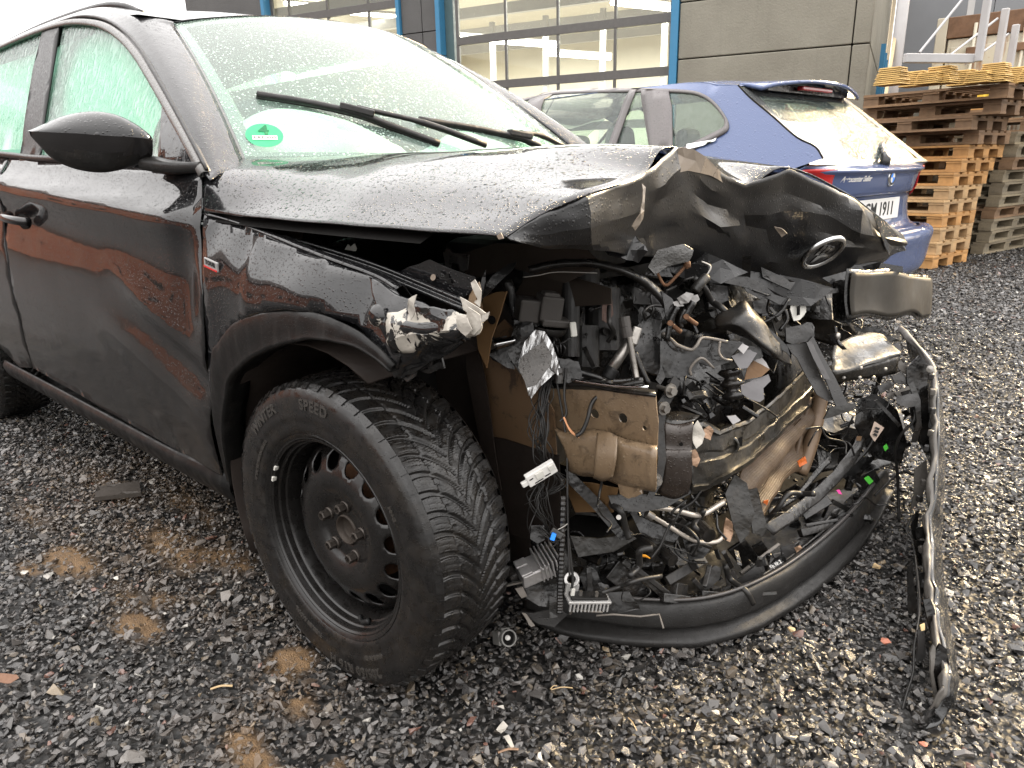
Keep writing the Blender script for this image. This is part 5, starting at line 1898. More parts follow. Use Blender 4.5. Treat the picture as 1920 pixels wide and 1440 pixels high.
def build_bonnet():
    ridge = [at(950, 446, y=-.843), at(1012, 404, y=-.79), at(1100, 366, y=-.72), at(1203, 330, y=-.53), at(1262, 277, y=-.40), at(1395, 347, y=-.12), at(1480, 316, y=.02), at(1600, 372, y=.32), at(1692, 442, y=.62)]
    ycol = [-.79, -.70, -.53, -.40, -.10, .05, .35, .76]
    def brow(xs, y0, z0, zs):
        return [(xs[0], y0, z0)] + [(x, y, z) for x, y, z in zip(xs[1:], ycol, zs)]
    r0 = brow([-.458, -.482, -.520, -.455, -.400, -.352, -.352, -.41, -.50], -.832, .947, [1.020, 1.052, 1.058, 1.056, 1.054, 1.054, 1.048, .985])
    r1 = brow([-.20, -.20, -.20, -.18, -.17, -.16, -.16, -.18, -.2], -.838, .940, [.966, 1.010, 1.050, 1.058, 1.062, 1.060, 1.044, .97])
    r2 = brow([.06, .06, .06, .07, .07, .08, .08, .08, .08], -.841, .9355, [.961, 1.004, 1.048, 1.060, 1.062, 1.060, 1.034, .95])
    r3 = brow([.29, .295, .30, .31, .30, .33, .34, .36, .40], -.843, .9335, [.957, .995, 1.035, 1.060, 1.03, 1.03, 1.0, .90])
    hood = grid("bonnet", [r0, r1, r2, r3, [tuple(p) for p in ridge]], 9, 6, M['black_hood'], CAR, amp=.0022, freq=8, seed=2, solid=.0025, off=-1)
    # shallow pressed line along the bonnet
    rows = [ridge]
    rows.append([at(952, 448, y=-.844), at(1018, 440, y=-.785), at(1105, 425, y=-.71), at(1204, 395, y=-.50), at(1278, 360, y=-.35), at(1398, 400, y=-.06), at(1480, 395, y=.09), at(1612, 430, y=.36), at(1700, 455, y=.62)])
    rows.append([at(955, 450, y=-.846), at(1022, 460, y=-.775), at(1108, 458, y=-.69), at(1206, 445, y=-.44), at(1286, 432, y=-.27), at(1392, 455, y=.02), at(1490, 462, y=.17), at(1612, 468, y=.42), at(1694, 470, y=.64)])
    rows.append([at(957, 451, y=-.846), at(1026, 467, y=-.765), at(1110, 467, y=-.67), at(1222, 486, y=-.38), at(1296, 496, y=-.18), at(1388, 522, y=.10), at(1484, 534, y=.25), at(1572, 534, y=.45), at(1660, 492, y=.66)])
    G = grid_mesh(rows, 2, 2, False)
    H0 = rough(G, .026, 15, 11)
    for j in range(G.shape[1]):
        k_ = .25 if j < 7 else 1.0
        H0[:, j] = G[:, j] + (H0[:, j] - G[:, j]) * k_
    H0[0] = G[0]; H0[:, 0] = G[:, 0]
    G = rough(grid_mesh(H0, 4, 4, False), .0025, 30, 3)
    nose = crease(mk("bonnet_nose", G.reshape(-1, 3), grid_faces(*G.shape[:2]), M['black_nose'], CAR, smooth=True, solid=.002, off=-1), 15)
    for k, pts in enumerate(([(1226, 474), (1262, 452), (1330, 474), (1400, 512), (1352, 532), (1290, 520), (1240, 505)], [(1370, 500), (1440, 512), (1530, 530), (1566, 540), (1520, 572), (1450, 566), (1400, 545)], [(1120, 455), (1190, 445), (1215, 470), (1196, 492), (1140, 478)], [(1540, 520), (1600, 505), (1650, 490), (1640, 515), (1580, 545)])):
        shard('crushed_panel', [at(p[0], p[1], d=(1.52, 1.70, 1.22, 1.86)[k] + .02 * (i % 2)) for i, p in enumerate(pts)], M['black_nose'], CAR, .003, .09, seed=60 + k)
    NV = np.array([v.co for v in nose.data.vertices])
    def on_nose(px, py):
        r = ray(px, py); q = NV - CAM_LOC; t = q @ r / (r @ r)
        k = np.argmin(np.linalg.norm(q - t[:, None] * r, axis=1))
        return CAM_LOC + r * t[k]
    # folded inner skin standing up at the crest
    shard("bonnet_inner_skin", [at(1250, 296, y=-.42), at(1262, 279, y=-.40), at(1282, 274, y=-.38), at(1302, 279, y=-.35), at(1320, 294, y=-.31), at(1345, 318, y=-.25), at(1396, 348, y=-.12), at(1376, 353, y=-.15), at(1330, 331, y=-.27), at(1290, 318, y=-.36), at(1272, 322, y=-.39), at(1256, 312, y=-.42)], M['inner_skin'], CAR, .002, .05, seed=2)
    shard("bonnet_inner_skin", [at(1203, 345, y=-.55), at(1210, 352, y=-.55), at(1207, 380, y=-.56), at(1204, 410, y=-.56), at(1190, 432, y=-.57), at(1184, 424, y=-.58), at(1200, 400, y=-.57)], M['inner_skin'], CAR, .002, .02, seed=4)
    shard("paint_chip", [at(932, 442, y=-.848), at(940, 436, y=-.848), at(945, 447, y=-.848), at(936, 449, y=-.848)], M['inner_skin'], CAR, .001)
    shard("bent_flap", [at(1452, 425, y=-.06), at(1466, 428, y=-.06), at(1476, 437, y=-.05), at(1466, 445, y=-.05)], M['inner_skin'], CAR, .001, .05, seed=9)
    shard("bonnet_corner", [at(1640, 400, y=.40), at(1668, 425, y=.5), at(1690, 445, y=.60), at(1700, 470, y=.62), at(1668, 478, y=.55), at(1650, 440, y=.44)], M['black_hood'], CAR, .002, .03, seed=5)
    # inner frame under the bonnet
    sk = [[p + np.array([0, 0, -.018]) for p in np.array(r, float)] for r in (r0, r1, r2, r3)]
    grid("bonnet_liner", sk, 2, 2, M['void'], CAR)
    # emblem: chrome ring with a winged arrow
    c = on_nose(1536, 464); n = np.array([.56, -.26, -.58]); n /= np.linalg.norm(n)
    c = c + n * .015 + np.array([.006, -.018, .002])
    ex = np.cross([0, 0, 1.0], n); ex /= np.linalg.norm(ex); ey = np.cross(n, ex)
    mb = MB(); mb.lathe([(.043, .004), (.0455, .0075), (.051, .009), (.0565, .006), (.057, .0)], c, n, 48); em = mb.build("emblem", M['chrome'], CAR, smooth=True)
    mb = MB(); mb.lathe([(.0, .003), (.0435, .003)], c, n, 40); mb.build("emblem_field", M['black_gloss'], em)
    mp = lambda x, y, z=.0045: c + ex * x * 1.2 + ey * y * 1.2 + n * z
    arrow = [(-.030, -.010), (-.008, -.008), (.018, -.002), (.020, -.008), (.031, .004), (.018, .012), (.017, .006), (-.006, .002), (-.030, -.002)]
    sh = lambda nm, pts: mk(nm, [mp(*q) for q in pts] + [mp(q[0], q[1], .0035) for q in pts], [tuple(range(len(pts)))] + [(i, (i + 1) % len(pts), len(pts) + (i + 1) % len(pts), len(pts) + i)[::-1] for i in range(len(pts))], M['chrome'], em)
    sh("emblem_arrow", [(-.014, -.026), (-.006, -.026), (.002, -.012), (.020, -.010), (.012, -.002), (-.010, -.006)])
    for k in range(3):
        x = -.020 + k * .013
        sh("emblem_feather", [(x, -.004 + k * .001), (x + .008, -.002 + k * .001), (x + .013, .018 - k * .003), (x + .010, .026 - k * .004), (x + .003, .024 - k * .003)])


M['black_hood'] = paint("wet black bonnet paint", (.006, .006, .0065), 200, strength=.95)
M['black_nose'] = paint("scuffed black bonnet paint", (.006, .006, .0065), 170, dirt=.55, big=False, strength=.3, gloss=.30)
M['inner_skin'] = simple("bare grey beige inner skin", (.20, .165, .13), .35, .1, .5, .2, 18, .1)
build_bonnet()


# ------------------------------------------------------------------ crumpled front wing, engine bay
def P3(lst, d=None, y=None, x=None):
    out = []
    for p in lst:
        if len(p) == 3: out.append(at(p[0], p[1], d=p[2]))
        else: out.append(at(p[0], p[1], d=d, y=y, x=x))
    return out


def peel_paint():
    m = NT("black paint torn to bare filler")
    f = m.ramp(m.noise(24, 5, .6, None, .8), [(.50, 0), (.53, 1)])
    c = m.mix(f, (.007, .007, .007), (.36, .335, .29))
    r = m.mix(f, (.07, .07, .07), (.6, .6, .6))
    h = m.drops(210, .4, .6)
    return m.base(c, r, 0, .5, m.bump(h, .5, .0014, m.bump(m.noise(14, 3), .35, .02)))


M['peeled'] = peel_paint()


def build_wing_tip():
    # forward half of the wing, folded outwards and torn
    y = -.872
    rows = [P3([(690, 521), (735, 543), (790, 566), (845, 590), (880, 600)], y=y),
            P3([(700, 560), (735, 580), (775, 590), (840, 600), (898, 610)], y=y - .018),
            P3([(712, 610), (728, 620), (770, 625), (845, 622), (892, 622)], y=y - .030),
            P3([(735, 668), (742, 680), (770, 672), (820, 650), (872, 632)], y=y - .012),
            P3([(745, 700), (752, 706), (780, 690), (828, 662), (872, 640)], y=y + .012)]
    grid("crumpled_wing", rows, 8, 8, M['black_wing'], CAR, amp=.009, freq=22, seed=6, solid=.002)
    rows = [P3([(728, 592), (760, 580), (800, 572), (850, 580), (880, 590)], y=y - .022),
            P3([(722, 615), (760, 600), (805, 590), (855, 600), (905, 605)], y=y - .030),
            P3([(728, 640), (765, 632), (810, 622), (855, 618), (895, 628)], y=y - .034),
            P3([(742, 664), (775, 655), (815, 646), (850, 632), (880, 640)], y=y - .022)]
    crease(grid("peeled_wing_skin", rows, 4, 4, M['peeled'], CAR, amp=.009, freq=30, seed=8, smooth_ctrl=False, solid=.002), 14)
    # upper flange plate with slot and hole
    shard("wing_bracket_plate", P3([(745, 512), (805, 486), (850, 505), (888, 520), (893, 538), (868, 560), (840, 566), (800, 545)], y=-.80), M['black_wing'], CAR, .002, .04, seed=3)
    for (px, py, r_) in ((812, 520, .0052), (838, 518, .004), (842, 528, .004)):
        c = at(px, py, y=-.806); mb = MB(); mb.lathe([(0, .0), (r_, 0)], c, (.2, -1, .35), 14); mb.build("plate_hole", M['primer'] if px == 812 else M['void'], CAR)
    # torn white strips at the tip
    for i, pts in enumerate(([(862, 556), (880, 566), (915, 588), (908, 598), (885, 590), (868, 580)], [(880, 575), (900, 590), (903, 612), (890, 628), (876, 622), (872, 600)], [(858, 590), (878, 596), (884, 618), (872, 630), (858, 616)],
                             [(890, 566), (896, 560), (884, 530), (892, 524), (902, 545), (900, 575)], [(770, 560), (782, 552), (778, 585), (770, 600), (764, 580)], [(905, 590), (918, 585), (914, 598), (902, 604)])):
        shard("torn_strip", P3(pts, y=-.90 - .008 * (i % 3)), M['torn_white'], CAR, .0015, .10, seed=20 + i)
    shard("torn_strip", P3([(880, 566), (888, 545), (900, 528), (902, 542), (893, 560), (892, 585), (884, 600)], y=-.86), M['primer'], CAR, .002, .06, seed=33)
    # ragged plastic under the wing edge
    for i, pts in enumerate(([(738, 690), (790, 668), (845, 640), (870, 628), (866, 640), (820, 668), (770, 698), (742, 704)], [(752, 690), (780, 688), (778, 706), (764, 716), (748, 706)], [(780, 686), (815, 668), (812, 684), (790, 694)],
                             [(818, 662), (850, 648), (846, 662), (824, 672)], [(790, 690), (830, 668), (834, 690), (806, 700)])):
        shard("ragged_edge", P3(pts, y=-.868 + .006 * i), M['plastic'] if i % 2 == 0 else M['plastic_grey'], CAR, .003, .08, seed=40 + i)
    mb = MB(); c = at(703, 592, y=-.905); mb.lathe([(.004, .006), (.009, .005), (.016, .0), (.018, -.004)], c, (.1, -1, .1), 20); mb.build("bolt_dimple", M['peeled'], CAR, smooth=True)
    # long flange rail from screen to torn tip
    a = [(380, 412, -.80), (480, 436, -.80), (600, 470, -.80), (700, 502, -.80), (790, 538, -.81), (870, 572, -.83)]
    for k, (dy, w) in enumerate(((0, .0055), (-7, .004), (8, .004))):
        mb = MB(); mb.tube(spline([at(px, py + dy, y=yy - .004 * k) for px, py, yy in a], 5), w, 6); mb.build("flange_rail", M['black_wing'], CAR, smooth=True)


M['torn_white'] = simple("torn white filler and plastic", (.36, .335, .295), .5, 0, .4, .2, 60, .2)
build_wing_tip()


def build_bay():
    # dark boxes added in the engine bay to block light and view
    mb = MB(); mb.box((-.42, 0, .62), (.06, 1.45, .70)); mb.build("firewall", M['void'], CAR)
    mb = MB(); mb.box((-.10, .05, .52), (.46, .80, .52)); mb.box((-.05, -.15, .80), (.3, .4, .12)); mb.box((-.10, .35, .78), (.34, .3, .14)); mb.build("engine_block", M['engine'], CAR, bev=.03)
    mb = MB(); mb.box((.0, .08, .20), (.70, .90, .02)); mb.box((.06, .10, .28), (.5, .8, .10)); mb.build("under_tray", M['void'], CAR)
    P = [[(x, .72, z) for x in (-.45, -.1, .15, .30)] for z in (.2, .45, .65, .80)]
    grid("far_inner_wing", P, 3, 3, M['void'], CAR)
    mb = MB(); mb.box((-.25, .81, .60), (.60, .08, .40)); mb.build("far_wing", M['black_wing'], CAR, bev=.03)
    # wheel house lining
    mb = MB()
    mb.lathe([(.385, .06), (.392, -.08), (.39, -.30)], (-.02, -.80, .33), (0, -1, 0), 40, rad(0), rad(360))
    V = [v for v in mb.V]
    n = 40
    F = [f for f in mb.F if all((V[i][2] > .14 and not (V[i][0] > .10 and V[i][2] < .66)) for i in f)]
    mk("wheel_house_liner", V, F, M['liner'], CAR, smooth=True, solid=.004)
    sheet("inner_wheel_house", [(-.42, .14), (.18, .14), (.20, .70), (.05, .80), (-.42, .80)], .06, lambda x, z: (x, -.50 + .03 * math.sin(x * 9), z), M['liner'], CAR, solid=.004)
    mb = MB(); mb.tube([(-.02, -.60, .40), (-.06, -.58, .78)], [.055, .035], 14); mb.build("damper", M['void'], CAR, smooth=True)
    # beige inner wing that shows beside the tyre
    o = P3([(872, 628), (905, 640), (945, 600), (985, 640), (1012, 715), (1042, 770), (1046, 852), (1000, 838), (950, 822), (912, 816), (900, 760), (880, 690)], y=-.52)
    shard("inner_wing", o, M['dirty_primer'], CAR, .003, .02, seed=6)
    o = P3([(905, 812), (950, 824), (1000, 840), (1048, 854), (1054, 1012), (1010, 1018), (960, 1002), (925, 900)], y=-.515)
    shard("inner_wing_lower", o, M['liner'], CAR, .003, .02, seed=16)
    shard("inner_wing_edge", P3([(868, 632), (890, 640), (910, 720), (925, 820), (940, 920), (915, 900), (890, 780), (872, 690)], y=-.545), M['liner'], CAR, .003, .02, seed=17)
    o = P3([(905, 558), (930, 548), (950, 547), (938, 590), (922, 635), (912, 690), (898, 655), (893, 610)], y=-.60)
    shard("strut_panel", o, M['primer_brown'], CAR, .003, .03, seed=7)
    c = at(922, 600, y=-.606); mb = MB(); mb.lathe([(0, 0), (.0085, 0)], c, (.3, -1, 0), 16); mb.build("panel_hole", M['void'], CAR)
    mb = MB(); c = at(888, 578, y=-.63); mb.lathe([(.0, .006), (.006, .005), (.02, 0)], c, (.3, -1, .2), 18); mb.build("panel_dimple", M['primer_brown'], CAR, smooth=True)
    # brown upper panel under the bonnet with its bracket
    shard("bay_side_panel", P3([(860, 478), (930, 455), (1090, 458), (1130, 500), (1060, 530), (960, 500), (900, 520), (865, 530)], y=-.42), M['dusk_panel'], CAR, .003, .02, seed=8)
    shard("bay_side_panel", P3([(985, 520), (1040, 510), (1150, 540), (1150, 570), (1010, 580), (965, 560)], y=-.35), M['dusk_panel'], CAR, .003, .03, seed=9)
    shard("catch_bracket", P3([(832, 474), (842, 464), (850, 474), (880, 478), (878, 505), (866, 512), (862, 494), (848, 492), (846, 502), (838, 500)], y=-.62), M['plastic_grey'], CAR, .003)
    # rusty brackets in the gap under the bonnet edge
    for pts in ([(425, 405), (440, 400), (500, 440), (488, 444)], [(440, 402), (452, 403), (512, 436), (500, 440)], [(510, 415), (535, 415), (570, 432), (566, 452), (540, 440), (548, 432)], [(436, 418), (460, 420), (470, 432), (440, 428)]):
        shard("hinge_bracket", P3(pts, y=-.70), M['rusty_bracket'], CAR, .004, .03)
    shard("white_clip", P3([(646, 468), (652, 458), (657, 463), (664, 457), (668, 466), (666, 471)], y=-.70), M['white_plastic'], CAR, .002)
    mb = MB(); mb.tube(spline(P3([(595, 440), (620, 462), (650, 452), (690, 448), (720, 430)], y=-.66), 5), .008, 8); mb.build("hose", M['plastic'], CAR, smooth=True)
    # front rail with holes
    zline = lambda px, py: at(px, py, y=-.50)
    U = [zline(*p) for p in ((1030, 728), (1130, 732), (1230, 742), (1236, 790), (1232, 836), (1170, 822), (1122, 806), (1060, 808), (1036, 800))]
    ol = [(p[0], p[2]) for p in U]
    hl = []
    for (px, py, r_) in ((1117, 775, .0098), (1170, 783, .0098), (1119, 808, .004), (1210, 802, .005)):
        c = zline(px, py); hl.append([(c[0] + r_ * math.cos(t), c[2] + r_ * math.sin(t)) for t in np.linspace(0, 2 * math.pi, 18, endpoint=False)])
    sheet("front_rail", ol, .010, lambda x, z: (x, -.50 + .003 * math.sin(40 * z), z), M['primer'], CAR, holes=hl, solid=.003, smooth=False)
    rows = [P3([(1036, 800), (1060, 808), (1122, 806), (1170, 822), (1232, 836)], y=-.502), P3([(1040, 806), (1064, 816), (1124, 815), (1172, 830), (1232, 845)], y=-.525),
            P3([(1060, 845), (1080, 850), (1125, 850), (1172, 862), (1231, 872)], y=-.530), P3([(1066, 878), (1090, 886), (1126, 888), (1172, 905), (1230, 914)], y=-.520), P3([(1070, 885), (1092, 892), (1126, 895), (1172, 912), (1229, 922)], y=-.49)]
    grid("front_rail_lower", rows, 4, 5, M['primer'], CAR, solid=.003)
    rows = [P3([(1120, 812), (1140, 810), (1158, 818)], y=-.527), P3([(1116, 850), (1138, 852), (1156, 856)], y=-.548), P3([(1114, 888), (1132, 892), (1150, 892)], y=-.545), P3([(1112, 896), (1130, 902), (1146, 896)], y=-.52)]
    grid("rail_rib", rows, 5, 5, M['primer'], CAR, solid=.002)
    rows = [P3([(1026, 716), (1080, 708), (1150, 722), (1228, 734)], y=-.46), P3([(1030, 726), (1090, 722), (1150, 732), (1230, 742)], y=-.505)]
    grid("rail_top", rows, 2, 5, M['plastic'], CAR, solid=.006)
    mb = MB(); mb.tube(spline(P3([(1072, 712), (1110, 718), (1160, 724), (1215, 726)], y=-.515), 4), .0035, 6); mb.build("bright_seam", M['chrome'], CAR, smooth=True)
    shard("rail_tab", P3([(1160, 905), (1205, 908), (1206, 925), (1180, 934), (1164, 925)], y=-.51), M['primer'], CAR, .003)
    c = at(1174, 897, y=-.518); mb = MB(); mb.lathe([(0, 0), (.006, 0)], c, (.1, -1, 0), 14); mb.build("panel_hole", M['void'], CAR)
    shard("lower_primer", P3([(1056, 900), (1110, 905), (1160, 915), (1150, 960), (1080, 960)], y=-.44), M['primer_brown'], CAR, .003, .02)
    # flange plate with bolts
    shard("flange_plate", P3([(1262, 705), (1275, 715), (1262, 745), (1250, 765), (1244, 800), (1248, 860), (1240, 905), (1222, 935), (1212, 930), (1228, 895), (1233, 860), (1226, 800), (1232, 755), (1244, 735)], d=1.365), M['plastic_dry'], CAR, .006, 0)
    shard("flange_plate", P3([(1238, 640), (1246, 640), (1242, 690), (1248, 706), (1238, 722), (1230, 712), (1238, 690)], d=1.38), M['plastic'], CAR, .005, 0)
    for (px, py) in ((1256, 732), (1243, 765), (1228, 900)):
        c = at(px, py, d=1.355); ax = np.array([.93, -.34, .05])
        mb = MB(); mb.lathe([(0, .004), (.0135, .004), (.0135, 0)], c, ax, 20); mb.lathe([(.0, .013), (.0082, .013), (.0085, .004)], c, ax, 6); mb.lathe([(.0045, .0), (.0045, -.035), (0, -.035)], c, ax, 10)
        mb.build("bolt", M['silver'], CAR)
    # crash box
    rows = [P3([(1243, 792), (1270, 796), (1300, 790)], d=1.385), P3([(1245, 806), (1270, 810), (1299, 803)], d=1.375), P3([(1246, 840), (1270, 842), (1298, 842)], d=1.38), P3([(1246, 850), (1270, 850), (1297, 850)], d=1.37), P3([(1245, 890), (1270, 900), (1296, 895)], d=1.38), P3([(1235, 925), (1262, 935), (1290, 925)], d=1.40)]
    grid("crash_box", rows, 4, 5, M['crash_box'], CAR, amp=.001, freq=40, solid=.003)
    rows = [P3([(1243, 792, 1.385), (1270, 796, 1.385), (1300, 790, 1.385)]), P3([(1246, 775, 1.42), (1275, 772, 1.42), (1312, 780, 1.42)])]
    grid("crash_box", rows, 3, 4, M['plastic_olive'], CAR, solid=.003)
    mb = MB(); c = at(1277, 833, d=1.37); mb.lathe([(0, 0), (.004, 0)], c, (.5, -.85, .1), 12); mb.build("panel_hole", M['void'], CAR)
    # bumper beam, squashed at this end
    top_ = [(1298, 800, 1.40), (1320, 792, 1.43), (1348, 808, 1.465), (1400, 790, 1.58), (1450, 752, 1.72), (1492, 712, 1.86), (1535, 668, 2.02)]
    bot_ = [(1296, 922, 1.44), (1330, 915, 1.47), (1368, 892, 1.50), (1412, 862, 1.61), (1452, 824, 1.745), (1490, 786, 1.885), (1535, 748, 2.05)]
    lerp = lambda f, dd: P3([(a[0] + (b[0] - a[0]) * f, a[1] + (b[1] - a[1]) * f, a[2] + (b[2] - a[2]) * f + dd) for a, b in zip(top_, bot_)])
    rows = [lerp(-.03, .05), lerp(0, .0), lerp(.06, -.006), lerp(.10, .012), lerp(.40, .010), lerp(.45, .020), lerp(.55, .020), lerp(.60, .008), lerp(.90, .010), lerp(.95, -.008), lerp(1.0, .0), lerp(1.02, .04)]
    crease(grid("bumper_beam", rows, 2, 7, M['beam'], CAR, amp=.004, freq=26, seed=3, solid=.003, smooth_ctrl=False), 18)
    c = at(1368, 836, d=1.54); mb = MB(); mb.lathe([(.014, -.004), (.016, .004), (.020, .004), (.022, -.004)], c, (.5, -.86, .05), 20); mb.lathe([(0, -.002), (.014, -.002)], c, (.5, -.86, .05), 16, mi=1); mb.build("tow_eye_hole", [M['beam'], M['void']], CAR, smooth=True)
    shard("beam_slot", P3([(1384, 822), (1392, 818), (1392, 836), (1384, 838)], d=1.535), M['void'], CAR, .001)
    shard("torn_metal", P3([(1300, 800), (1308, 788), (1316, 800), (1322, 812), (1316, 832), (1304, 842), (1299, 825)], d=1.385), M['torn_white'], CAR, .002, .12, seed=4)
    shard("torn_metal", P3([(1320, 805), (1330, 798), (1338, 808), (1332, 826), (1320, 820)], d=1.40), M['copperish'], CAR, .002, .12, seed=5)
    shard("torn_metal", P3([(1296, 845), (1304, 842), (1312, 862), (1306, 876), (1298, 872)], d=1.39), M['copperish'], CAR, .002, .1, seed=6)
    # condenser folded behind the beam, brown fins and end tank
    A = P3([(1392, 880, 1.74), (1440, 832, 1.82), (1490, 782, 1.92), (1528, 742, 2.0)]); B = P3([(1398, 940, 1.74), (1445, 880, 1.84), (1488, 828, 1.93), (1524, 790, 2.0)]); C = P3([(1412, 985, 1.74), (1448, 930, 1.84), (1478, 892, 1.92), (1508, 880, 2.0)])
    G = grid_mesh([A, B, C], 46, 30)
    n_ = np.cross(A[-1] - A[0], C[0] - A[0]); n_ /= np.linalg.norm(n_)
    for i in range(G.shape[0]):
        G[i] += n_ * (.0016 * math.sin(i * 2.1)) + n_ * .012 * math.sin(i * .13)
    G = rough(G, .005, 16, 4)
    mk("condenser", G.reshape(-1, 3), grid_faces(*G.shape[:2]), M['brown_alu'], CAR, smooth=True, solid=.003)
    mb = MB(); mb.tube(spline(P3([(1540, 738, 2.0), (1528, 800, 1.99), (1514, 850, 1.98), (1500, 888, 1.97)]), 4), .020, 14); mb.build("end_tank", M['tank'], CAR, smooth=True)
    mb = MB(); mb.tube(spline(P3([(1518, 745, 1.985), (1502, 810, 1.97), (1486, 884, 1.95)]), 4), .008, 10); mb.build("end_tank", M['brown_alu'], CAR, smooth=True)


M['engine'] = simple("dark engine parts", (.02, .019, .018), .5, .1, .5, .5, 12, .3)  # plain dark tone for engine block and pump bodies
M['liner'] = simple("dark brown wheel house", (.014, .010, .008), .7, 0, .3, .5, 12, .3)  # plain dark brown, also on the lower inner wing
M['crash_box'] = simple("brown black steel", (.028, .021, .017), .28, .2, .5, .4, 16, .1, 200)
M['beam'] = wet_plastic("olive black steel beam", (.011, .0096, .0072), .34, .3, .55)
M['tank'] = simple("dusty end tank", (.12, .078, .046), .5, .2, .5, .25, 14, .15)
M['copperish'] = simple("scraped copper coloured metal", (.24, .15, .095), .4, .5, .5, .3, 40, .3)
M['dusk_panel'] = simple("brown grey panel", (.045, .035, .028), .5, 0, .4, .25, 9, .15)
M['primer_brown'] = simple("brown primer", (.13, .075, .034), .42, 0, .5, .3, 14, .15)
M['rusty_bracket'] = simple("red brown bracket", (.075, .038, .026), .4, .3, .5, .4, 30, .2)


def dirty_primer():
    m = NT("brown primer with mud splashes")
    f = m.ramp(m.noise(20, 6, .7, None, 1.2), [(.56, 0), (.62, 1)])
    low = m.ramp(m.noise(3, 3), [(.3, .0), (.7, .5)])
    c = m.mix(low, (.092, .055, .029), (.055, .034, .019))
    c = m.mix(f, c, (.035, .022, .014))
    return m.base(c, .5, 0, .4, m.bump(m.noise(30, 4), .2, .004))


M['dirty_primer'] = dirty_primer()
build_bay()

# ------------------------------------------------------------------ smashed front: the pieces one can pick out
def obox(name, c, size, px_ax, px_up, mat, parent=CAR, d=None, bev=.003, **kw):
    """Box whose long axis runs along a direction in the yard."""
    R = rot_axes(px_ax, px_up)
    mb = MB(); mb.box(c, size, R)
    return mb.build(name, mat, parent, bev=bev, **kw)


def wires(n, path, spread, r, mat, parent=CAR, seed=1, name="wire"):
    rr = random.Random(seed)
    for k in range(n):
        pts = []
        for i, p in enumerate(path):
            s_ = spread[min(i, len(spread) - 1)]
            pts.append(np.asarray(p) + np.array([rr.gauss(0, s_), rr.gauss(0, s_), rr.gauss(0, s_ * .6)]))
        mb = MB(); mb.tube(spline(pts, 5), r * rr.uniform(.7, 1.3), 5); mb.build(name, mat, parent, smooth=True)


VIEW = lambda p: (CAM_LOC - np.asarray(p)) / np.linalg.norm(CAM_LOC - np.asarray(p))
CRT, CUP = CM[0], CM[1]


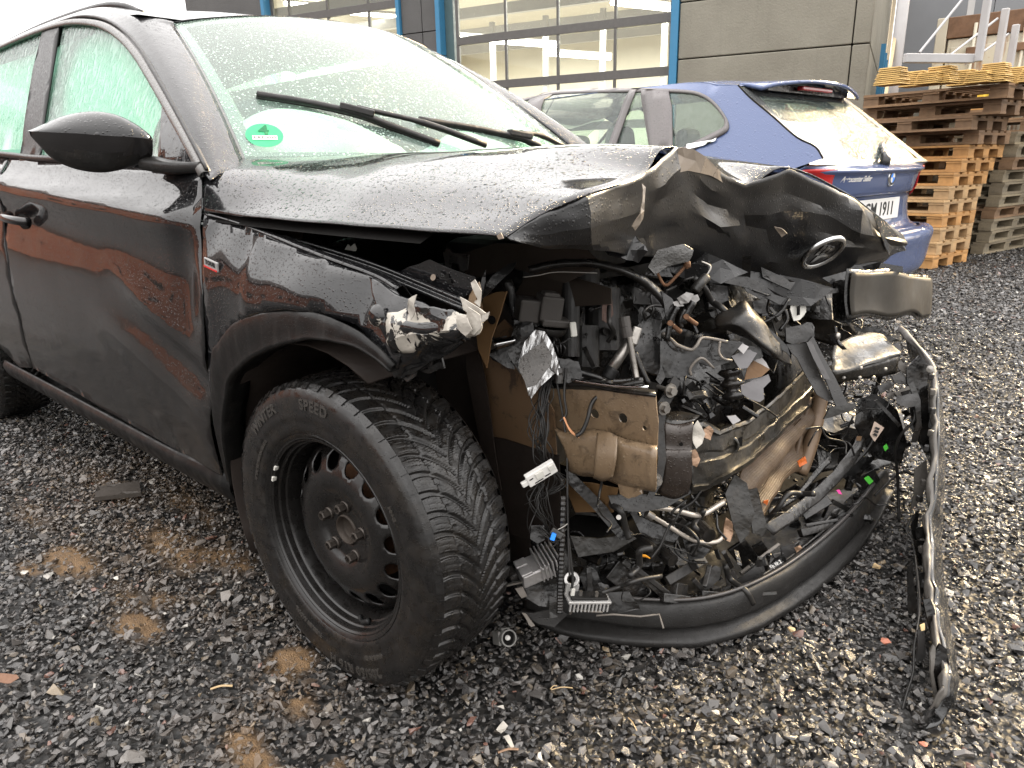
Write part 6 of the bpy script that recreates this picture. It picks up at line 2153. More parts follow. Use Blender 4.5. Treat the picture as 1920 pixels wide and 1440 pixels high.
def build_left_group():
    # grey control module on its bracket
    g = M['plastic_grey']; c = at(1012, 580, d=1.44)
    ax = CRT * .96 + CUP * -.06 + CM[2] * .25
    up = CUP * .93 + CRT * .10 - CM[2] * .30
    R = rot_axes(ax, up)
    mb = MB()
    mb.box(c + R @ np.array([-.026, .0, -.002]), (.042, .05, .046), R)
    mb.box(c + R @ np.array([.016, -.008, .008]), (.046, .05, .050), R)
    mb.box(c + R @ np.array([.014, -.012, .034]), (.034, .03, .012), R)
    mb.box(c + R @ np.array([.030, -.012, -.020]), (.060, .045, .016), R)
    mo = mb.build("control_module", M['module_grey'], CAR, bev=.004)
    mb = MB(); mb.lathe([(.0, .012), (.030, .012), (.036, .004), (.036, -.004)], c + R @ np.array([.022, -.01, -.034]), -R[:, 2], 28); mb.build("module_socket", g, mo, smooth=True)
    wires(7, [c + R @ np.array([.02, -.01, -.04]), at(1040, 650, d=1.43), at(1036, 690, d=1.45)], [.008, .010, .006], .0016, M['plastic'], seed=2)
    # headlamp remains: chrome shell with scratched lens
    shard("headlamp_lens", P3([(1000, 652), (1020, 640), (1036, 668), (1030, 700), (1006, 728), (992, 742), (984, 716), (972, 690), (980, 668)], d=1.37), M['lens'], CAR, .004, .05, seed=3)
    shard("headlamp_reflector", P3([(984, 640), (1004, 618), (1022, 622), (1036, 645), (1050, 690), (1046, 704), (1034, 694), (1020, 645), (1002, 655), (980, 672), (970, 690), (976, 665)], d=1.38), M['scratch_chrome'], CAR, .003, .07, seed=4)
    shard("headlamp_reflector", P3([(1028, 690), (1040, 700), (1012, 726), (996, 748), (988, 728), (1006, 722)], d=1.365), M['scratch_chrome'], CAR, .002, .05, seed=5)
    shard("headlamp_housing", P3([(965, 600), (1000, 605), (1008, 660), (975, 700), (950, 660), (960, 625)], d=1.42), M['plastic'], CAR, .004, .08, seed=6)
    shard("headlamp_bracket", P3([(905, 640), (960, 628), (1000, 655), (990, 700), (950, 690), (915, 665)], d=1.46), M['plastic'], CAR, .004, .06, seed=7)
    rows = [P3([(925, 637), (945, 634), (965, 630)], d=1.40), P3([(927, 646), (946, 642), (966, 638)], d=1.385), P3([(930, 655), (948, 651), (964, 646)], d=1.40)]
    grid("bright_sleeve", rows, 4, 4, M['chrome'], CAR, solid=.002)
    mb = MB(); mb.cyl(at(918, 650, d=1.41), at(930, 646, d=1.40), .007, 10); mb.build("sleeve_tip", M['silver'], CAR)
    # washer pipe and connectors above
    mb = MB(); mb.tube(spline(P3([(950, 528), (958, 548), (962, 575), (968, 600)], d=1.48), 4), [.012] * 4 + [.009] * 9, 10); mb.build("washer_neck", M['plastic_grey'], CAR, smooth=True)
    shard("torn_flap", P3([(902, 545), (925, 515), (955, 495), (968, 492), (960, 508), (935, 530), (915, 552), (905, 560)], d=1.30), M['plastic'], CAR, .003, .08, seed=8)
    shard("torn_flap", P3([(898, 548), (904, 520), (912, 505), (908, 535), (905, 552)], d=1.25), M['plastic'], CAR, .002, .05, seed=9)
    # white plug with its wires
    c = at(1075, 618, d=1.42); obox("white_plug", c, (.030, .013, .014), CUP * -1 + CRT * .12, CM[2], M['white_plastic'])
    wires(4, [at(1032, 640, d=1.43), at(1050, 643, d=1.42), at(1068, 634, d=1.42)], [.004, .003, .002], .0013, M['plastic'], seed=5)
    # hanging loom and white control unit
    wires(20, [at(1030, 690, d=1.42), at(1018, 745, d=1.40), at(1010, 800, d=1.39), at(1016, 850, d=1.39), at(1024, 880, d=1.41)], [.006, .010, .011, .010, .006], .0014, M['wire_black'], seed=7)
    wires(14, [at(1016, 905, d=1.42), at(1008, 940, d=1.42), at(1022, 985, d=1.44), at(1005, 1000, d=1.45)], [.008, .013, .014, .010], .0012, M['wire_black'], seed=8)
    wires(8, [at(1036, 880, d=1.41), at(1048, 905, d=1.42), at(1032, 920, d=1.42), at(1000, 930, d=1.43)], [.004, .008, .008, .012], .0011, M['wire_black'], seed=9)
    c = at(1014, 887, d=1.36); ax = CRT * .86 + CUP * .50 + CM[2] * .1; R = rot_axes(ax, CUP * .8 - CM[2] * .4)
    mb = MB(); mb.box(c, (.062, .012, .028), R); mb.box(c + R @ np.array([-.036, 0, -.002]), (.014, .008, .012), R)
    u = mb.build("control_unit", M['label_white'], CAR, bev=.002)
    f = -1 if np.dot(R[:, 1], VIEW(c)) < 0 else 1
    mb = MB(); mb.box(c + R @ np.array([-.004, f * .0072, .003]), (.017, .003, .014), R); mb.box(c + R @ np.array([.022, f * .0072, .004]), (.012, .003, .012), R); mb.build("unit_cover", M['white_plastic'], u, bev=.001)
    for i, (dx, dz, w) in enumerate(((-.010, -.009, .018), (.010, -.007, .012), (-.022, .004, .008))):
        mb = MB(); mb.box(c + R @ np.array([dx, f * .0066, dz]), (w, .0008, .0022), R); mb.build("print_line", M['ink'], u)
    # dark bracket and hanging foam strip under the loom
    shard("lower_bracket", P3([(996, 985), (1020, 985), (1022, 1012), (1008, 1020), (994, 1010)], d=1.42), M['plastic'], CAR, .006, .03, seed=10)
    mb = MB(); mb.tube(spline(P3([(1056, 930), (1054, 1000), (1052, 1060), (1050, 1110), (1049, 1150)], d=1.40), 14), [.0068 if i % 2 else .0058 for i in range(57)], 10); mb.build("corrugated_hose", M['plastic'], CAR, smooth=False)
    mb = MB(); mb.tube(spline(P3([(1045, 720), (1062, 830), (1064, 960), (1068, 1080)], d=1.41), 5), .0022, 6); mb.build("cable", M['wire_black'], CAR)
    c = at(1037, 1006, d=1.38); obox("blue_plug", c, (.009, .010, .014), CRT * .9 + CUP * -.3, CUP, M['blue_plug'], bev=.001)
    c = at(1044, 1000, d=1.39); obox("plug_body", c, (.026, .012, .014), CRT * .8 + CUP * -.5, CUP, M['plastic'], bev=.002)
    wires(5, [at(1012, 992, d=1.41), at(1026, 1004, d=1.40), at(1040, 1020, d=1.40), at(1056, 990, d=1.40)], [.006, .006, .006, .006], .0011, M['wire_black'], seed=12)
    mb = MB(); mb.tube(spline(P3([(1046, 993), (1056, 988), (1064, 982)], d=1.39), 5), .001, 5); mb.build("wire", M['silver'], CAR)
    # cable along the rail, copper end
    mb = MB(); mb.tube(spline(P3([(1205, 716), (1180, 720), (1140, 732), (1112, 752), (1102, 785), (1092, 808), (1080, 818)], d=1.36), 6), .0042, 8); mb.build("cable", M['plastic_dry'], CAR, smooth=True)
    for k in range(3):
        mb = MB(); mb.tube(spline(P3([(1056 + k, 782), (1064 + k, 800), (1072 + 2 * k, 812), (1086, 821)], d=1.37), 5), .0010, 5); mb.build("copper_wire", M['copper'], CAR)
    mb = MB(); mb.tube(spline(P3([(1062, 690), (1058, 740), (1062, 775), (1050, 790)], d=1.39), 5), .0025, 6); mb.build("cable", M['wire_black'], CAR)


M['module_grey'] = simple("grey module plastic", (.055, .050, .046), .5, 0, .4, .12, 30, .1)
M['wire_black'] = simple("black wire", (.016, .015, .014), .4, 0, .5, .3, 60)


def scratched():
    m = NT("scratched chrome plastic")
    sv = m.coord("Object", (220, 30, 30), (0, rad(25), rad(20)))
    f = m.ramp(m.noise(1.0, 5, .7, sv), [(.46, 0), (.60, 1)])
    c = m.mix(f, (.45, .45, .45), (.06, .054, .05))
    r = m.ramp(f, [(0, .18), (1, .5)])
    return m.base(c, r, .7, .5, m.bump(f, .3, .002))


M['scratch_chrome'] = scratched()
M['lens'] = simple("dark scratched lamp lens", (.05, .045, .04), .12, .3, .6, .7, 40, .25, 160)


def build_middle_group():
    T = lambda nm, pts, r, mat, d=None, n=8, k=5: (lambda mb: mb.tube(spline(P3(pts, d=d), k), r, n) and mb.build(nm, mat, CAR, smooth=True))(MB())
    # arched grille carrier over the bay
    rows = [P3([(990, 500, 1.36), (1060, 488, 1.36), (1130, 490, 1.36), (1190, 508, 1.37), (1240, 545, 1.40), (1262, 580, 1.42)]), P3([(992, 506, 1.35), (1060, 494, 1.35), (1130, 496, 1.35), (1188, 516, 1.36), (1236, 553, 1.39), (1258, 590, 1.41)]),
            P3([(994, 512, 1.36), (1060, 500, 1.36), (1130, 503, 1.36), (1186, 524, 1.37), (1233, 560, 1.40), (1256, 596, 1.42)])]
    grid("grille_carrier", rows, 4, 6, M['plastic_grey'], CAR, amp=.002, freq=30, solid=.003)
    T("carrier_wire", [(980, 520, 1.33), (1010, 516, 1.33), (1045, 510, 1.33), (1120, 512, 1.33)], .0012, M['silver'])
    # silver air-conditioning pipes with plug
    T("coolant_pipe", [(1172, 600, 1.38), (1182, 645, 1.39), (1190, 690, 1.40), (1194, 712, 1.40)], .0060, M['silver'])
    c = at(1172, 612, d=1.375)
    mb = MB(); mb.cyl(at(1170, 594, d=1.375), at(1173, 612, d=1.376), .011, 12); mb.cyl(at(1173, 612, d=1.376), at(1177, 632, d=1.378), .0105, 12); mb.build("pressure_sensor", M['module_grey'], CAR, smooth=False)
    T("coolant_pipe", [(1180, 640, 1.41), (1160, 672, 1.41), (1146, 692, 1.42), (1138, 712, 1.42)], .0105, M['silver'], n=12)
    c = at(1190, 630, d=1.41); obox("pipe_flange", c, (.036, .018, .020), CUP * .9 + CRT * .3, CM[2], M['silver'])
    T("rubber_sleeve", [(1150, 690, 1.418), (1138, 710, 1.42)], .0135, M['rubber'], n=12)
    T("pipe_end", [(1136, 712, 1.42), (1128, 724, 1.42)], .0095, M['silver'], n=12)
    mb = MB()
    mb.lathe([(.0, .012), (.010, .01), (.010, -.012)], at(1140, 723, d=1.41), CUP, 12); mb.lathe([(.0, .012), (.009, .01), (.009, -.012)], at(1198, 718, d=1.39), CUP, 12); mb.build("valve_cap", M['plastic_grey'], CAR, smooth=True)
    for pts in ([(1040, 668), (1070, 700), (1120, 720), (1160, 728)], [(1060, 690), (1110, 704), (1150, 715), (1190, 712)], [(1190, 660), (1202, 690), (1216, 720)]):
        T("hose", pts, .006, M['plastic'], d=1.42)
    shard("pump_bracket", P3([(1050, 672), (1085, 678), (1092, 700), (1086, 726), (1060, 716), (1048, 694)], d=1.40), M['plastic'], CAR, .005, .03, seed=14)
    mb = MB(); mb.lathe([(0, .0), (.0085, 0), (.0085, -.01), (.007, -.012), (.0085, -.014), (.0085, -.03)], at(1048, 690, d=1.385), CUP, 16); mb.build("threaded_stud", M['plastic_grey'], CAR)
    # dark cylinder parts behind
    mb = MB()
    for px, py, r_, h, dd in ((1098, 650, .03, .09, 1.58), (1130, 600, .04, .14, 1.62), (1070, 600, .02, .16, 1.55), (1095, 540, .035, .08, 1.6)):
        c = at(px, py, d=dd); mb.cyl(c - CUP * h / 2, c + CUP * h / 2, r_, 18)
    mb.build("pump_body", M['engine'], CAR, smooth=False)
    shard("heat_shield", P3([(1130, 560), (1148, 562), (1150, 590), (1140, 604), (1146, 612), (1128, 600)], d=1.5), M['rusty_bracket'], CAR, .003, .05, seed=15)
    # fan cowl: torn black plastic with pale edges that paint in the sky's reflection
    shard("fan_cowl", P3([(1209, 594), (1241, 601), (1237, 620), (1239, 660), (1240, 704), (1211, 696), (1187, 656), (1196, 609)], d=1.46), M['plastic'], CAR, .004, .05, seed=16)
    shard("fan_cowl", P3([(1241, 624), (1271, 646), (1296, 654), (1314, 635), (1363, 639), (1393, 642), (1372, 665), (1367, 678), (1337, 689), (1309, 680), (1296, 701), (1268, 708), (1245, 706), (1239, 665)], d=1.42), M['plastic'], CAR, .005, .09, seed=17)
    T("sheen_edge", [(1242, 624, 1.41), (1258, 636, 1.405), (1272, 648, 1.40), (1296, 656, 1.40), (1306, 648, 1.40), (1316, 634, 1.41), (1340, 636, 1.42), (1364, 641, 1.42)], .0034, M['sheen_edge'], n=6)
    T("sheen_edge", [(1296, 704, 1.41), (1294, 692, 1.405), (1304, 678, 1.40), (1318, 672, 1.40), (1338, 690, 1.41)], .0028, M['sheen_edge'], n=6)
    T("sheen_edge", [(1350, 640, 1.40), (1348, 660, 1.40), (1356, 672, 1.40), (1372, 676, 1.41)], .0024, M['sheen_edge'], n=6)
    shard("cowl_plate", P3([(1187, 541), (1237, 540), (1244, 560), (1242, 573), (1187, 570)], d=1.47), M['plastic_grey'], CAR, .006, .02, seed=18)
    shard("cowl_plate", P3([(1186, 571), (1243, 574), (1242, 600), (1205, 594)], d=1.48), M['plastic'], CAR, .005, .03, seed=19)
    shard("cowl_fold", P3([(1240, 545), (1260, 560), (1270, 580), (1258, 610), (1248, 606), (1246, 575)], d=1.39), M['plastic'], CAR, .004, .06, seed=20)
    for i, pts in enumerate(([(1268, 560), (1286, 548), (1300, 552), (1290, 568), (1276, 570)], [(1262, 566), (1276, 562), (1282, 574), (1266, 576)], [(1290, 556), (1308, 552), (1312, 562), (1298, 572)], [(1248, 590), (1262, 570), (1270, 580), (1256, 604)])):
        shard("latch_metal", P3(pts, d=1.37 + .004 * i), M['grey_metal'] if i < 3 else M['plastic'], CAR, .003, .10, seed=21 + i)
    T("cowl_rib", [(1270, 575, 1.37), (1258, 600, 1.375), (1250, 640, 1.38)], .006, M['plastic'])
    T("cowl_rib", [(1300, 565, 1.38), (1286, 590, 1.385), (1280, 606, 1.39)], .008, M['plastic'])
    T("cowl_rib", [(1284, 580, 1.38), (1276, 600, 1.385), (1278, 614, 1.39)], .004, M['plastic_grey'])
    for a, b in (((1256, 606), (1276, 622)), ((1286, 594), (1306, 608))):
        mb = MB(); mb.cyl(at(*a, d=1.375), at(*b, d=1.39), .0045, 10); mb.lathe([(0, .004), (.0055, .004), (.0055, -.004)], at(*a, d=1.372), CM[2] * -1, 12); mb.build("long_bolt", M['rust'], CAR)
    T("lock_rod", [(1231, 509, 1.36), (1247, 535, 1.36), (1266, 520, 1.36), (1286, 498, 1.36)], .0030, M['rust'])
    mb = MB(); mb.lathe([(0, .008), (.007, .004), (.007, -.006), (0, -.01)], at(1288, 495, d=1.36), CUP, 12); mb.build("rod_end", M['rust'], CAR, smooth=True)
    T("gas_strut", [(1302, 545, 1.42), (1312, 532, 1.42), (1324, 520, 1.43)], .010, M['plastic_dry'], n=12)
    T("lock_rod", [(1324, 518, 1.43), (1332, 500, 1.43), (1314, 490, 1.43)], .0025, M['silver'])
    shard("skin_rag", P3([(1215, 500), (1232, 470), (1280, 460), (1300, 470), (1290, 490), (1250, 500), (1228, 515)], d=1.34), M['wet_scuff'], CAR, .003, .10, seed=25)
    shard("skin_rag", P3([(1212, 505), (1250, 484), (1256, 510), (1262, 520), (1210, 516)], d=1.36), M['plastic'], CAR, .003, .06, seed=26)
    # coil boot
    mb = MB(); a = at(1368, 692, d=1.52); u = -CUP * .95 + CRT * .15
    mb.lathe([(.020 + .007 * math.sin(i * 1.5), .006 * i) for i in range(12)], a, u, 24); mb.build("spring_boot", M['plastic'], CAR, smooth=True)
    # white and brown broken lamp facets
    for i, (pts, mt) in enumerate((([(1386, 640), (1404, 650), (1394, 664), (1382, 652)], 'facet_white'), ([(1372, 668), (1400, 655), (1420, 662), (1402, 690), (1386, 692)], 'facet_grey'), ([(1402, 648), (1424, 652), (1430, 668), (1414, 676), (1402, 662)], 'plastic_grey'),
                                   ([(1396, 712), (1402, 690), (1413, 676), (1444, 692), (1428, 706)], 'facet_brown'), ([(1388, 722), (1440, 702), (1444, 714), (1430, 728), (1432, 748), (1424, 754), (1404, 748), (1390, 738)], 'facet_grey'), ([(1408, 676), (1420, 662), (1436, 680), (1442, 692), (1420, 680)], 'facet_white'),
                                   ([(1376, 700), (1390, 694), (1396, 712), (1380, 716)], 'plastic_grey'), ([(1362, 780), (1378, 778), (1388, 788), (1374, 796)], 'facet_white'))):
        shard("lamp_facet", P3(pts, d=1.46 + .01 * i), M[mt], CAR, .003, .03, seed=30 + i)
    # thick black air duct lying across
    rows = [P3([(1340, 600, 1.50), (1348, 590, 1.50), (1372, 578, 1.50), (1394, 565, 1.50), (1412, 582, 1.52)]), P3([(1343, 612, 1.48), (1362, 606, 1.46), (1384, 598, 1.45), (1408, 592, 1.46), (1430, 604, 1.50)]), P3([(1362, 616, 1.48), (1382, 610, 1.45), (1404, 622, 1.45), (1430, 630, 1.47), (1456, 640, 1.52)]),
            P3([(1402, 634, 1.50), (1416, 640, 1.47), (1436, 652, 1.47), (1456, 660, 1.50), (1476, 664, 1.56)]), P3([(1436, 660, 1.54), (1448, 668, 1.52), (1462, 676, 1.52), (1474, 680, 1.55), (1484, 684, 1.58)])]
    grid("air_duct", rows, 5, 5, M['duct'], CAR, amp=.003, freq=25, seed=9, solid=.004)
    shard("duct_flap", P3([(1412, 586), (1422, 594), (1476, 650), (1482, 668), (1466, 656), (1430, 612)], d=1.53), M['plastic'], CAR, .003, .03, seed=38)
    mb = MB(); mb.lathe([(.002, .002), (.004, .002), (.004, 0)], at(1368, 591, d=1.49), VIEW(at(1368, 591, d=1.49)), 12); mb.build("duct_pin", M['plastic_grey'], CAR)
    # long dark lips above
    for i, pts in enumerate(([(1310, 505), (1400, 520), (1470, 560), (1460, 572), (1400, 540), (1320, 522)], [(1330, 530), (1364, 536), (1366, 575), (1348, 590), (1334, 560)], [(1410, 565), (1440, 560), (1442, 588), (1412, 588)], [(1425, 500), (1490, 530), (1480, 545), (1430, 520)],
                             [(1300, 540), (1330, 535), (1336, 575), (1340, 598), (1322, 590), (1318, 560)], [(1455, 545), (1480, 560), (1474, 590), (1440, 580)])):
        shard("plastic_lip", P3(pts, d=1.62 + .03 * i), M['plastic'] if i != 2 else M['plastic_grey'], CAR, .005, .06, seed=44 + i)
    # white tag with holes and clips
    shard("white_tag", P3([(1484, 562), (1492, 555), (1500, 560), (1510, 556), (1512, 585), (1500, 600), (1488, 602), (1482, 580)], d=1.72), M['white_plastic'], CAR, .003, .05, seed=52)
    shard("tag_hole", P3([(1494, 575), (1500, 572), (1500, 590), (1494, 592)], d=1.71), M['void'], CAR, .001)
    for pts in ([(1430, 605), (1450, 595), (1470, 580)], [(1462, 620), (1476, 600), (1472, 580)], [(1440, 598), (1462, 588), (1480, 560)]):
        T("cable", pts, .004, M['plastic'], d=1.66)
    # long grey air guide standing in front
    shard("air_guide", P3([(1474, 645), (1510, 643), (1524, 668), (1540, 706), (1562, 750), (1551, 752), (1532, 740), (1508, 698), (1495, 672), (1484, 661)], d=1.60), M['guide_grey'], CAR, .004, .01, seed=54)
    shard("air_guide", P3([(1514, 643), (1525, 630), (1541, 662), (1566, 708), (1590, 759), (1568, 762), (1563, 750), (1549, 714), (1522, 664)], d=1.585), M['guide_grey'], CAR, .004, .01, seed=55)
    shard("guide_ridge", P3([(1511, 642), (1520, 640), (1556, 712), (1544, 710), (1524, 672)], d=1.575), M['guide_light'], CAR, .003, 0, seed=56)
    shard("guide_cap", P3([(1470, 616), (1488, 612), (1520, 606), (1525, 630), (1512, 640), (1482, 645), (1472, 640)], d=1.60), M['plastic_grey'], CAR, .006, .05, seed=57)
    shard("guide_foot", P3([(1556, 764), (1590, 756), (1606, 758), (1596, 770), (1566, 780), (1545, 786), (1552, 772)], d=1.62), M['plastic_olive'], CAR, .006, .05, seed=58)
    # grey cross member end, dented, with bolts
    rows = [P3([(1562, 648, 1.92), (1600, 632, 1.98), (1640, 622, 2.04), (1652, 622, 2.06)]), P3([(1560, 672, 1.86), (1600, 655, 1.92), (1650, 640, 1.98), (1668, 642, 2.0)]), P3([(1560, 694, 1.80), (1602, 684, 1.84), (1656, 666, 1.90), (1686, 660, 1.93)]), P3([(1566, 704, 1.80), (1604, 692, 1.83), (1656, 676, 1.89), (1684, 668, 1.93)])]
    grid("cross_member", rows, 6, 6, M['wet_grey'], CAR, amp=.004, freq=18, seed=12, solid=.003)
    rows = [P3([(1560, 700, 1.82), (1604, 690, 1.85), (1656, 676, 1.91), (1684, 668, 1.95)]), P3([(1566, 720, 1.86), (1606, 712, 1.88), (1656, 706, 1.94), (1680, 700, 1.98)])]
    grid("cross_member_front", rows, 4, 5, M['plastic_olive'], CAR, amp=.003, freq=20, solid=.003)
    for px, py in ((1614, 690), (1582, 708), (1612, 708), (1638, 708), (1660, 692)):
        mb = MB(); c = at(px, py, d=1.84); mb.lathe([(0, .004), (.004, .003), (.005, 0)], c, VIEW(c), 8); mb.build("bolt", M['silver'], CAR)
    shard("torn_flap", P3([(1552, 628), (1580, 622), (1574, 640), (1588, 655), (1580, 656), (1566, 644)], d=1.86), M['void'], CAR, .003, .05, seed=61)
    shard("torn_flap", P3([(1600, 612), (1640, 612), (1660, 624), (1690, 640), (1668, 640), (1640, 626), (1606, 620)], d=2.05), M['plastic'], CAR, .004, .05, seed=62)
    T("cable", [(1566, 612, 1.8), (1568, 628, 1.8), (1572, 642, 1.79), (1578, 650, 1.79)], .004, M['plastic'])
    mb = MB(); c = at(1570, 630, d=1.79); mb.lathe([(0, .01), (.007, .006), (.007, -.006), (0, -.01)], c, CUP, 10); mb.build("bulb_holder", M['silver'], CAR, smooth=True)


M['sheen_edge'] = simple("broken edge with painted sky sheen", (.13, .115, .10), .45, 0, .5, .3, 60, .2)  # pale colour paints the sky's reflection along torn plastic
M['duct'] = wet_plastic("black duct plastic", (.0055, .005, .0045), .32, .2, .5)
M['wet_scuff'] = simple("wet scuffed skin", (.05, .048, .045), .25, .1, .5, .5, 50, .4, 160)
M['facet_white'] = simple("pale lamp plastic", (.36, .345, .34), .4, 0, .5, .1, 30)
M['facet_grey'] = simple("grey lamp plastic", (.14, .135, .138), .4, 0, .5, .2, 30)
M['facet_brown'] = simple("brown lamp insert", (.13, .075, .038), .6, 0, .4, .4, 60, .2)
M['guide_grey'] = wet_plastic("grey air guide", (.028, .027, .0265), .30, .12, .3)
M['guide_light'] = simple("lighter grey ridge", (.075, .072, .072), .4, 0, .5, .1, 14)
M['wet_grey'] = wet_plastic("wet grey sheet", (.030, .029, .027), .34, .25, .3)
build_left_group()
build_middle_group()


def build_lower_group():
    T = lambda nm, pts, r, mat, d=None, n=8, k=5: (lambda mb: mb.tube(spline(P3(pts, d=d), k), r, n) and mb.build(nm, mat, CAR, smooth=True))(MB())
    T("cooling_pipe", [(1216, 951, 1.50), (1245, 953, 1.51), (1275, 959, 1.53), (1303, 966, 1.55), (1322, 962, 1.57), (1342, 950, 1.59), (1364, 937, 1.61)], .0062, M['pipe_bright'], n=12)
    T("cooling_pipe", [(1222, 967, 1.49), (1250, 984, 1.51), (1275, 1000, 1.53), (1300, 1013, 1.55), (1322, 1017, 1.57), (1345, 1015, 1.58), (1358, 1003, 1.59)], .0048, M['pipe_bright'], n=12)
    mb = MB(); mb.cyl(at(1212, 962, d=1.488), at(1224, 970, d=1.492), .0085, 14); mb.build("pipe_nut", M['silver'], CAR)
    shard("torn_metal", P3([(1362, 970), (1372, 980), (1376, 1000), (1368, 1016), (1354, 1010), (1358, 990)], d=1.58), M['copperish'], CAR, .003, .14, seed=70)
    T("cable", [(1314, 920, 1.47), (1300, 940, 1.47), (1278, 955, 1.47), (1268, 972, 1.47), (1256, 985, 1.47), (1246, 1005, 1.47), (1238, 1024, 1.47), (1220, 1048, 1.47)], .0028, M['wire_black'])
    mb = MB(); c = at(1258, 975, d=1.465); mb.box(c, (.016, .012, .014)); mb.build("cable_clip", M['plastic'], CAR, bev=.002)
    for k in range(4):
        T("orange_wire", [(1219, 1047), (1210, 1041 + k), (1200, 1042 + k), (1195, 1050 + 2 * k)], .0010, M['orange_wire'], d=1.465 + .002 * k, n=5)
    # hanging black plates
    for i, (pts, dd) in enumerate((([(1358, 926), (1378, 890), (1400, 905), (1412, 960), (1402, 1000), (1386, 1016), (1376, 990), (1362, 942)], 1.60), ([(1140, 930), (1200, 925), (1240, 930), (1300, 905), (1296, 925), (1250, 950), (1200, 960), (1150, 955)], 1.45), ([(1060, 880), (1080, 890), (1140, 950), (1180, 1010), (1165, 1012), (1110, 950), (1066, 905)], 1.47),
                                   ([(1400, 920), (1420, 915), (1440, 990), (1430, 1006), (1412, 1000)], 1.66), ([(1070, 1005), (1120, 1010), (1180, 1000), (1195, 1010), (1150, 1035), (1085, 1045)], 1.50), ([(1180, 960), (1240, 985), (1276, 1000), (1262, 1016), (1200, 1000)], 1.56), ([(1280, 1010), (1330, 1030), (1318, 1046), (1290, 1050)], 1.6))):
        shard("plastic_plate", P3(pts, d=dd), M['plastic_olive'] if i in (0, 3, 4) else M['plastic'], CAR, .005, .05, seed=71 + i)
    mb = MB(); c = at(1160, 970, d=1.44); mb.lathe([(.0, .006), (.005, .006), (.0055, -.01)], c, VIEW(c), 14); mb.build("bolt", M['silver'], CAR)
    mb = MB()
    for a, b, r_ in (((1195, 1015), (1225, 1040), .020), ((1235, 1030), (1262, 1052), .014), ((1310, 985), (1330, 1005), .016)):
        mb.cyl(at(*a, d=1.56), at(*b, d=1.52), r_, 16)
    mb.build("motor_stub", M['plastic'], CAR, smooth=False)


M['pipe_bright'] = simple("pale aluminium pipe", (.50, .45, .39), .35, .6, .5, .15, 30)
M['orange_wire'] = simple("orange wire", (.80, .34, .03), .5, 0, .4, .1, 30)
build_lower_group()


# ------------------------------------------------------------------ front bumper shell on the ground, still hooked to the car
BUMP = thing("front_bumper", at(1300, 1205, z=0), "black bumper shell torn off and lying on the gravel before the smashed car", "bumper")


